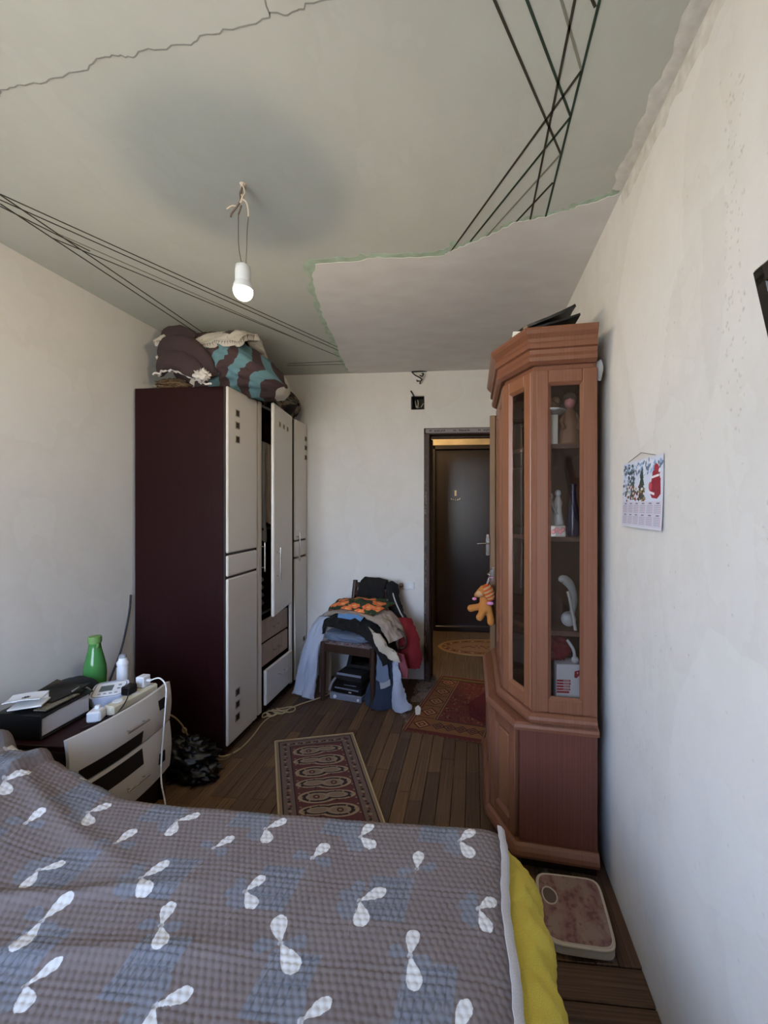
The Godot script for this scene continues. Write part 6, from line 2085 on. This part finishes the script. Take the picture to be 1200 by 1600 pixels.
# ---------------------------------------------------------------- small things on walls, door, floor and ceiling
func build_small() -> void:
	# hanging bulb
	var bp := Vector3(-0.775, 2.137, -1.325)
	var lamp := thing("bare_bulb_lamp", "lit bare bulb in a white holder hanging from ceiling wires", "lamp", Vector3(bp.x, 2.137, bp.z))
	var q := MB.new()
	var prof := []
	for k in 13:
		var an := PI * (k / 12.0) * 0.78 - PI / 2
		prof.append(Vector2(0.031 * cos(an), 0.031 * sin(an)))
	q.lathe(prof, 24)
	var bm := mat("bulb_glow", Color(1, 0.95, 0.85), 0.3)
	bm.emission_enabled = true
	bm.emission = Color(1.0, 0.91, 0.74)
	bm.emission_energy_multiplier = 9.0
	obj("bulb", q, bm, lamp)
	obj("bulb_base", lt([Vector2(0.0300, 0.0060), Vector2(0.0318, 0.0090), Vector2(0.0300, 0.0180), Vector2(0.0255, 0.030), Vector2(0.020, 0.046)], 24), M.white_plastic, lamp)
	obj("lamp_holder", lt([Vector2(0.0215, 0.030), Vector2(0.0255, 0.032), Vector2(0.0255, 0.066), Vector2(0.023, 0.085), Vector2(0.012, 0.092), Vector2(0.006, 0.098), Vector2(0.0, 0.098)], 20), M.white_plastic, lamp)
	for w in [[Vector3(-0.006, 0.095, 0), Vector3(-0.016, 0.16, 0.0), Vector3(-0.017, 0.262, 0.0)], [Vector3(0.010, 0.090, 0), Vector3(0.013, 0.15, 0.0), Vector3(0.014, 0.20, 0.0), Vector3(0.019, 0.255, 0.0)]]:
		obj("thin_wire", tb(curve(w, 5), 0.0016, 6), M.wire_brown, lamp)
	obj("ceiling_wire", tb(curve([Vector3(0.0, 0.36, 0.0), Vector3(-0.008, 0.33, 0.004), Vector3(-0.006, 0.305, 0.006), Vector3(-0.020, 0.285, 0.004), Vector3(-0.040, 0.268, 0.0), Vector3(-0.044, 0.255, 0.0)], 5), 0.0032, 7), M.wire_brown, lamp)
	obj("ceiling_wire", tb(curve([Vector3(0.0, 0.36, 0.004), Vector3(0.010, 0.33, 0.006), Vector3(0.002, 0.31, 0.008), Vector3(0.016, 0.295, 0.006), Vector3(0.020, 0.27, 0.002), Vector3(0.019, 0.252, 0.0)], 5), 0.0032, 7), M.wire_pale, lamp)
	obj("ceiling_wire", tb(curve([Vector3(-0.004, 0.36, 0.0), Vector3(-0.010, 0.335, -0.004), Vector3(0.004, 0.312, 0.010), Vector3(-0.006, 0.295, 0.006)], 5), 0.0038, 7), M.wire_pale, lamp)
	obj("ceiling_wire", tb(curve([Vector3(-0.012, 0.285, 0.0), Vector3(-0.035, 0.290, 0.004), Vector3(-0.058, 0.283, 0.0)], 4), 0.0028, 7), M.wire_pale, lamp)
	obj("ceiling_wire", tb(curve([Vector3(-0.017, 0.262, 0.0), Vector3(-0.012, 0.275, 0.0), Vector3(-0.004, 0.29, 0.003)], 4), 0.0025, 7), M.wire_brown, lamp)
	obj("hook_plug", lt([Vector2(0.003, 0.354), Vector2(0.009, 0.358), Vector2(0.012, 0.363)], 12), M.wire_pale, lamp)
	var li := OmniLight3D.new()
	li.name = "bulb_light"
	li.light_color = Color(1.0, 0.90, 0.74)
	li.light_energy = BULB
	li.light_size = 0.014
	li.position = Vector3(0, -0.012, 0)
	li.omni_range = 12.0
	li.omni_attenuation = 2.0
	li.shadow_enabled = true
	lamp.add_child(li)
	# hallway lamp, out of sight beyond the lintel
	var hl := thing("hallway_lamp", "small bulb lamp on the hallway ceiling", "lamp", Vector3(-0.75, TOP, -4.02))
	obj("rose", lt([Vector2(0.012, -0.05), Vector2(0.03, -0.035), Vector2(0.04, -0.01), Vector2(0.045, -0.0005)], 20), M.white_plastic, hl)
	q = MB.new()
	q.blob(Vector3(0, -0.085, 0), Vector3(0.03, 0.035, 0.03), null)
	obj("bulb", q, bm, hl)
	var l2 := OmniLight3D.new()
	l2.name = "hall_light"
	l2.light_color = Color(1.0, 0.87, 0.68)
	l2.light_energy = HALL
	l2.light_size = 0.03
	l2.omni_range = 8.0
	l2.omni_attenuation = 2.0
	l2.shadow_enabled = true
	l2.position = Vector3(0, -0.085, 0)
	hl.add_child(l2)
	# socket by the chair
	var so := thing("wall_socket", "white double wall socket with a round plug by the chair", "socket", Vector3(-0.535, 0.762, ZF + 0.0005))
	obj("plate", bx(Vector3(0, 0, 0.006), Vector3(0.132, 0.062, 0.012), 0.004), M.white_plastic, so)
	obj("insert", lt([Vector2(0.021, 0.0), Vector2(0.022, 0.003), Vector2(0.018, 0.003), Vector2(0.017, 0.001), Vector2(0.0, 0.001)], 20, Transform3D(Basis(Vector3.RIGHT, PI / 2), Vector3(0.035, 0, 0.012))), M.white_plastic, so)
	var pg := thing("plug", "round beige plug with hanging cord in the wall socket", "plug", Vector3(-0.575, 0.765, ZF + 0.013))
	obj("body", lt([Vector2(0.018, 0.0), Vector2(0.019, 0.01), Vector2(0.015, 0.032), Vector2(0.0, 0.034)], 16, Transform3D(Basis(Vector3.RIGHT, PI / 2), Vector3.ZERO)), M.wire_brown, pg)
	obj("cord", tb(curve([Vector3(-0.002, -0.01, 0.025), Vector3(-0.012, -0.06, 0.03), Vector3(-0.020, -0.12, 0.03), Vector3(-0.03, -0.22, 0.03)], 5), 0.003, 6), M.grey_plastic, pg)
	# calendar on the right wall
	var W := 384
	var H := 288
	var im := Image.create(W, H, false, Image.FORMAT_RGB8)
	im.fill(Color(0.84, 0.85, 0.90))
	rng.seed = 91
	var sky := Color(0.55, 0.68, 0.86)
	im.fill_rect(Rect2i(8, 8, W - 16, 176), Color(0.82, 0.86, 0.93))
	for k in 120:
		ell(im, Vector2(rng.randf_range(12, W - 12), rng.randf_range(10, 70)), Vector2(rng.randf_range(4, 16), rng.randf_range(3, 8)), rng.randf_range(0, 3), [sky, Color(0.88, 0.91, 0.96), Color(0.36, 0.44, 0.55)][k % 3])
	for k in 60:
		ell(im, Vector2(rng.randf_range(10, 130), rng.randf_range(14, 150)), Vector2(9, 7), 0, [Color(0.18, 0.24, 0.30), Color(0.55, 0.64, 0.74), Color(0.25, 0.33, 0.38)][k % 3])
	for tr in [[205, 170, 42, 118], [120, 168, 30, 80]]:
		for l in 4:
			var y0: float = tr[1] - tr[3] * l / 4.0
			pol(im, PackedVector2Array([Vector2(tr[0] - tr[2] * (1.0 - l * 0.2), y0), Vector2(tr[0] + tr[2] * (1.0 - l * 0.2), y0), Vector2(tr[0], y0 - tr[3] * 0.45)]), Color(0.16, 0.26, 0.22))
	for k in 60:
		ell(im, Vector2(rng.randf_range(40, 240), rng.randf_range(110, 178)), Vector2(7, 6), 0, [Color(0.50, 0.10, 0.16), Color(0.62, 0.58, 0.35), Color(0.28, 0.14, 0.16), Color(0.86, 0.82, 0.82)][k % 4])
	# a big red sack of presents tied with white ribbon
	pol(im, PackedVector2Array([Vector2(300, 60), Vector2(340, 52), Vector2(362, 96), Vector2(366, 150), Vector2(340, 168), Vector2(300, 164), Vector2(276, 140), Vector2(290, 100)]), Color(0.58, 0.08, 0.18))
	ell(im, Vector2(330, 48), Vector2(20, 14), 0.3, Color(0.66, 0.14, 0.22))
	for k in 14: ell(im, Vector2(rng.randf_range(282, 360), rng.randf_range(70, 160)), Vector2(6, 3), rng.randf_range(0, 3), Color(0.44, 0.05, 0.12))
	lin(im, Vector2(290, 84), Vector2(350, 78), 9, Color(0.90, 0.90, 0.92))
	lin(im, Vector2(270, 140), Vector2(318, 150), 10, Color(0.90, 0.90, 0.92))
	ell(im, Vector2(282, 118), Vector2(14, 18), 0, Color(0.74, 0.30, 0.36))
	im.fill_rect(Rect2i(8, 178, W - 16, 102), Color(0.80, 0.80, 0.87))
	for r in 2:
		for c in 6:
			var x0 := 18 + c * 61
			var y0 := 184 + r * 48
			im.fill_rect(Rect2i(x0 + 14, y0, 24, 4), Color(0.36, 0.35, 0.45))
			for a in 5:
				for b in 7:
					im.fill_rect(Rect2i(x0 + b * 7, y0 + 9 + a * 7, 4, 3), Color(0.52, 0.50, 0.60) if b < 5 else Color(0.72, 0.45, 0.50))
	uvmat("calendar", im, 0.45)
	var cal := MB.new()
	var P := []
	for i in 7:
		var row := PackedVector3Array()
		for j in 9:
			var u := j / 8.0
			var v := i / 6.0
			row.append(Vector3(XR - 0.004 - 0.006 * v * v - 0.004 * sin(PI * u) * v, lerpf(1.552, 1.342, v), lerpf(-1.448, -1.150, u)))
		P.append(row)
	cal.sheet(P, false, true)
	for i in 6:
		cal.quad(P[i][0], P[i + 1][0], P[i + 1][0] + Vector3(0.001, 0, 0), P[i][0] + Vector3(0.001, 0, 0), Vector2.ZERO, Vector2.ZERO, Vector2.ZERO, Vector2.ZERO)
	var co := obj("wall_calendar", cal, M.calendar)
	tag(co, "glossy winter picture calendar hanging on the right wall", "calendar")
	obj("string", tb([Vector3(XR - 0.004, 1.552, -1.40), Vector3(XR - 0.003, 1.572, -1.30), Vector3(XR - 0.004, 1.552, -1.20)], 0.0012, 5), M.grey_plastic, co)
	# television on its bracket
	var tv := thing("television", "black flat television on a wall bracket at the right wall", "television", Vector3(0.36, 1.712, -0.565))
	var tl := Transform3D(Basis(Vector3(0, 0, 1), 0.21), Vector3.ZERO)
	obj("case", bx(Vector3(0.022, -0.215, 0.365), Vector3(0.030, 0.43, 0.73), 0.006, tl), M.black_plastic, tv)
	var bz := MB.new()
	bz.box(Vector3(0.004, -0.0125, 0.365), Vector3(0.010, 0.025, 0.73), 0.003, tl)
	bz.box(Vector3(0.004, -0.4175, 0.365), Vector3(0.010, 0.025, 0.73), 0.003, tl)
	bz.box(Vector3(0.004, -0.215, 0.011), Vector3(0.010, 0.43, 0.022), 0.003, tl)
	bz.box(Vector3(0.004, -0.215, 0.719), Vector3(0.010, 0.43, 0.022), 0.003, tl)
	obj("bezel", bz, M.black_plastic, tv)
	obj("screen", bx(Vector3(0.0065, -0.215, 0.365), Vector3(0.003, 0.38, 0.69), 0.0, tl), M.screen, tv)
	obj("bracket", bx(Vector3(0.100, -0.16, 0.365), Vector3(0.10, 0.10, 0.10), 0.004), M.black_matte, tv)
	# bathroom scale
	var sc := thing("bathroom_scale", "white bathroom scale with mottled pink top on floor by cabinet", "scale", Vector3(0.338, 0.0, -1.425), deg_to_rad(-3.0))
	var si := Image.create(256, 256, false, Image.FORMAT_RGB8)
	var n1 := noise(95, 0.018, 4)
	var n2 := noise(96, 0.04, 3)
	for y in 256:
		for x in 256:
			var a := n1.get_noise_2d(x, y * 0.7)
			var b := n2.get_noise_2d(x, y)
			var c := Color(0.53, 0.39, 0.36).lerp(Color(0.58, 0.50, 0.44), clampf(0.4 - a * 1.6, 0, 1))
			c = c.lerp(Color(0.39, 0.26, 0.26), clampf((a * 0.8 + b - 0.18) * 1.6, 0, 0.7))
			si.set_pixel(x, y, c)
	uvmat("scale_top", si, 0.55)
	var outline := PackedVector2Array()
	for k in 32:
		var an := TAU * k / 32.0
		var ex := 0.28 if cos(an) > 0 or sin(an) < 0 else 0.45
		outline.append(Vector2(signf(cos(an)) * pow(absf(cos(an)), ex) * 0.113, signf(sin(an)) * pow(absf(sin(an)), ex) * 0.125))
	q = MB.new()
	var small := PackedVector2Array()
	for p in outline: small.append(p * 0.955)
	q.prism(outline, 0.016, 0.040)
	q.prism(small, 0.010, 0.046)
	var rim := []
	for k in 33:
		rim.append(Vector3(outline[k % 32].x * 0.98, 0.042, outline[k % 32].y * 0.98))
	q.tube(rim, 0.0045, 8, false)
	obj("case", q, M.cream_cloth if false else mat("scale_case", Color(0.78, 0.74, 0.66), 0.45), sc)
	q = MB.new()
	for k in 32:
		var a: Vector2 = outline[k] * 0.93
		var b: Vector2 = outline[(k + 1) % 32] * 0.93
		q.tri3(Vector3(0, 0.0475, 0), Vector3(b.x, 0.0475, b.y), Vector3(a.x, 0.0475, a.y), Vector3.UP, Vector3.UP, Vector3.UP, Vector2(0.5, 0.5), Vector2(0.5 + b.x * 4.0, 0.5 + b.y * 3.6), Vector2(0.5 + a.x * 4.0, 0.5 + a.y * 3.6))
	obj("tread_mat", q, M.scale_top, sc)
	# drop-shaped dial window
	q = MB.new()
	var dial := PackedVector2Array()
	for k in 24:
		var an := TAU * k / 24.0
		var rr := 0.026 * (1.0 + 0.28 * pow(maxf(cos(an + 2.2), 0.0), 3.0))
		dial.append(Vector2(rr * cos(an) * 0.9, rr * sin(an) * 1.1))
	var dx := Transform3D(Basis.IDENTITY, Vector3(-0.070, 0.0, -0.030))
	q.prism(dial, 0.0470, 0.0490, dx)
	obj("dial_window", q, M.grey_lcd if false else mat("dial_grey", Color(0.42, 0.37, 0.34), 0.15), sc)
	var dr := []
	for k in 25:
		dr.append(dx * Vector3(dial[k % 24].x, 0.0490, dial[k % 24].y))
	q = MB.new()
	q.tube(dr, 0.0022, 6, false)
	obj("dial_rim", q, M.scale_case, sc)
	for p in [[0.09, 0.10], [-0.09, 0.08], [0.09, -0.10], [-0.09, -0.10]]:
		obj("foot", bx(Vector3(p[0], 0.0065, p[1]), Vector3(0.026, 0.013, 0.026), 0.003), M.grey_plastic, sc)
	# plush keyring on the open door's handle
	build_toy()

func sdf_cap(p: Vector3, a: Vector3, b: Vector3, ra: float, rb: float) -> float:
	var ab := b - a
	var t := clampf((p - a).dot(ab) / ab.length_squared(), 0.0, 1.0)
	return (p - a - ab * t).length() - lerpf(ra, rb, t)
# joins tapered capsules smoothly and meshes them as surface nets
func nets(caps: Array, lo: Vector3, hi: Vector3, cell: float, soft: float) -> MB:
	var n := Vector3i(((hi - lo) / cell).ceil()) + Vector3i.ONE
	var val := PackedFloat32Array()
	val.resize(n.x * n.y * n.z)
	var k := 0
	for z in n.z:
		for y in n.y:
			for x in n.x:
				var p := lo + Vector3(x, y, z) * cell
				var d := 1e3
				for c in caps:
					var e := sdf_cap(p, c[0], c[1], c[2], c[3])
					var h := maxf(soft - absf(d - e), 0.0) / soft
					d = minf(d, e) - h * h * soft * 0.25
				val[k] = d
				k += 1
	var at := {}
	var mb := MB.new()
	var id := func(x: int, y: int, z: int) -> int:
		return x + n.x * (y + n.y * z)
	for z in n.z - 1:
		for y in n.y - 1:
			for x in n.x - 1:
				var sum := Vector3.ZERO
				var cnt := 0
				for e in [[0, 0, 0, 1, 0, 0], [0, 1, 0, 1, 1, 0], [0, 0, 1, 1, 0, 1], [0, 1, 1, 1, 1, 1], [0, 0, 0, 0, 1, 0], [1, 0, 0, 1, 1, 0], [0, 0, 1, 0, 1, 1], [1, 0, 1, 1, 1, 1], [0, 0, 0, 0, 0, 1], [1, 0, 0, 1, 0, 1], [0, 1, 0, 0, 1, 1], [1, 1, 0, 1, 1, 1]]:
					var a: float = val[id.call(x + e[0], y + e[1], z + e[2])]
					var b: float = val[id.call(x + e[3], y + e[4], z + e[5])]
					if (a < 0) != (b < 0):
						sum += Vector3(e[0], e[1], e[2]).lerp(Vector3(e[3], e[4], e[5]), a / (a - b))
						cnt += 1
				if cnt > 0: at[id.call(x, y, z)] = lo + (Vector3(x, y, z) + sum / cnt) * cell
	var norm := func(p: Vector3) -> Vector3:
		var f := func(q: Vector3) -> float:
			var d := 1e3
			for c in caps:
				var e := sdf_cap(q, c[0], c[1], c[2], c[3])
				var h := maxf(soft - absf(d - e), 0.0) / soft
				d = minf(d, e) - h * h * soft * 0.25
			return d
		var s := cell * 0.5
		return Vector3(f.call(p + Vector3(s, 0, 0)) - f.call(p - Vector3(s, 0, 0)), f.call(p + Vector3(0, s, 0)) - f.call(p - Vector3(0, s, 0)), f.call(p + Vector3(0, 0, s)) - f.call(p - Vector3(0, 0, s))).normalized()
	var nrm := {}
	for key in at: nrm[key] = norm.call(at[key])
	for z in range(1, n.z - 1):
		for y in range(1, n.y - 1):
			for x in range(1, n.x - 1):
				var a: float = val[id.call(x, y, z)]
				for ax in 3:
					var b: float = val[id.call(x + int(ax == 0), y + int(ax == 1), z + int(ax == 2))]
					if (a < 0) == (b < 0): continue
					var q := []
					for o in [[0, 0], [1, 0], [1, 1], [0, 1]]:
						match ax:
							0: q.append(id.call(x, y - o[0], z - o[1]))
							1: q.append(id.call(x - o[1], y, z - o[0]))
							2: q.append(id.call(x - o[0], y - o[1], z))
					if a > 0: q.reverse()
					mb.tri3(at[q[0]], at[q[1]], at[q[2]], nrm[q[0]], nrm[q[1]], nrm[q[2]])
					mb.tri3(at[q[0]], at[q[2]], at[q[3]], nrm[q[0]], nrm[q[2]], nrm[q[3]])
	return mb

func build_toy() -> void:
	var c := Vector3(0.074, 0.80, -2.60)
	var toy := thing("plush_keyring", "orange plush animal with striped hood hanging on the door handle", "plush toy", c)
	var caps := [
		[Vector3(0.0, 0.02, 0), Vector3(0.01, -0.035, 0.0), 0.030, 0.036],
		[Vector3(-0.005, 0.075, 0.01), Vector3(-0.02, 0.068, 0.02), 0.034, 0.028],
		[Vector3(-0.045, 0.052, 0.02), Vector3(-0.05, 0.050, 0.02), 0.016, 0.014],
		[Vector3(-0.01, -0.02, 0.01), Vector3(-0.085, -0.035, 0.02), 0.018, 0.022],
		[Vector3(-0.005, -0.05, 0.02), Vector3(-0.028, -0.085, 0.03), 0.020, 0.024],
		[Vector3(0.03, -0.04, 0.01), Vector3(0.042, -0.118, 0.015), 0.018, 0.024]]
	obj("body", nets(caps, Vector3(-0.125, -0.155, -0.06), Vector3(0.085, 0.125, 0.08), 0.0058, 0.018), M.plush, toy)
	var q := MB.new()
	q.blob(Vector3(-0.030, 0.062, 0.036), Vector3(0.024, 0.020, 0.014), null)
	obj("muzzle", q, M.plush_pale, toy)
	q = MB.new()
	q.blob(Vector3(-0.062, 0.026, 0.02), Vector3(0.014, 0.010, 0.012), null)
	q.blob(Vector3(0.035, 0.0, 0.025), Vector3(0.022, 0.012, 0.014), null)
	obj("ribbon", q, M.plush_pink, toy)
	q = MB.new()
	q.blob(Vector3(0.048, 0.012, 0.0), Vector3(0.016, 0.016, 0.016), null)
	obj("collar", q, M.plush_violet, toy)
	# striped hood: rings of alternating tone
	for k in 9:
		var t := k / 8.0
		var p := Vector3(0.006 + 0.040 * t, 0.104 - 0.078 * t, 0.010)
		var ring := []
		for i in 15:
			var an := TAU * i / 14.0
			var rr := 0.032 * sin(PI * (0.22 + 0.62 * t))
			ring.append(p + Vector3(rr * cos(an) * 0.9, rr * cos(an) * 0.45, rr * sin(an) * 1.15))
		q = MB.new()
		q.tube(ring, 0.0075, 8, false)
		obj("hood_stripe", q, M.plush_pale if k % 2 else mat("hood%d" % k, Color(0.80, 0.36, 0.14), 0.95), toy)
	for k in 2:
		obj("cord", tb(curve([Vector3(0.015, 0.118, 0.01), Vector3(0.02 + 0.008 * k, 0.135, 0.005), Vector3(0.028, 0.158, -0.002 * k)], 4), 0.0022, 6), M.trim_white, toy)
	obj("key_ring", tb(curve([Vector3(0.028, 0.156, 0.0), Vector3(0.033, 0.175, 0.004), Vector3(0.036, 0.19, -0.01), Vector3(0.050, 0.205, -0.055)], 5), 0.004, 7), M.chrome, toy)
	obj("bead", tb([Vector3(0.03, 0.157, 0.0), Vector3(0.055, 0.156, 0.0)], 0.003, 7), M.plush_pink, toy)
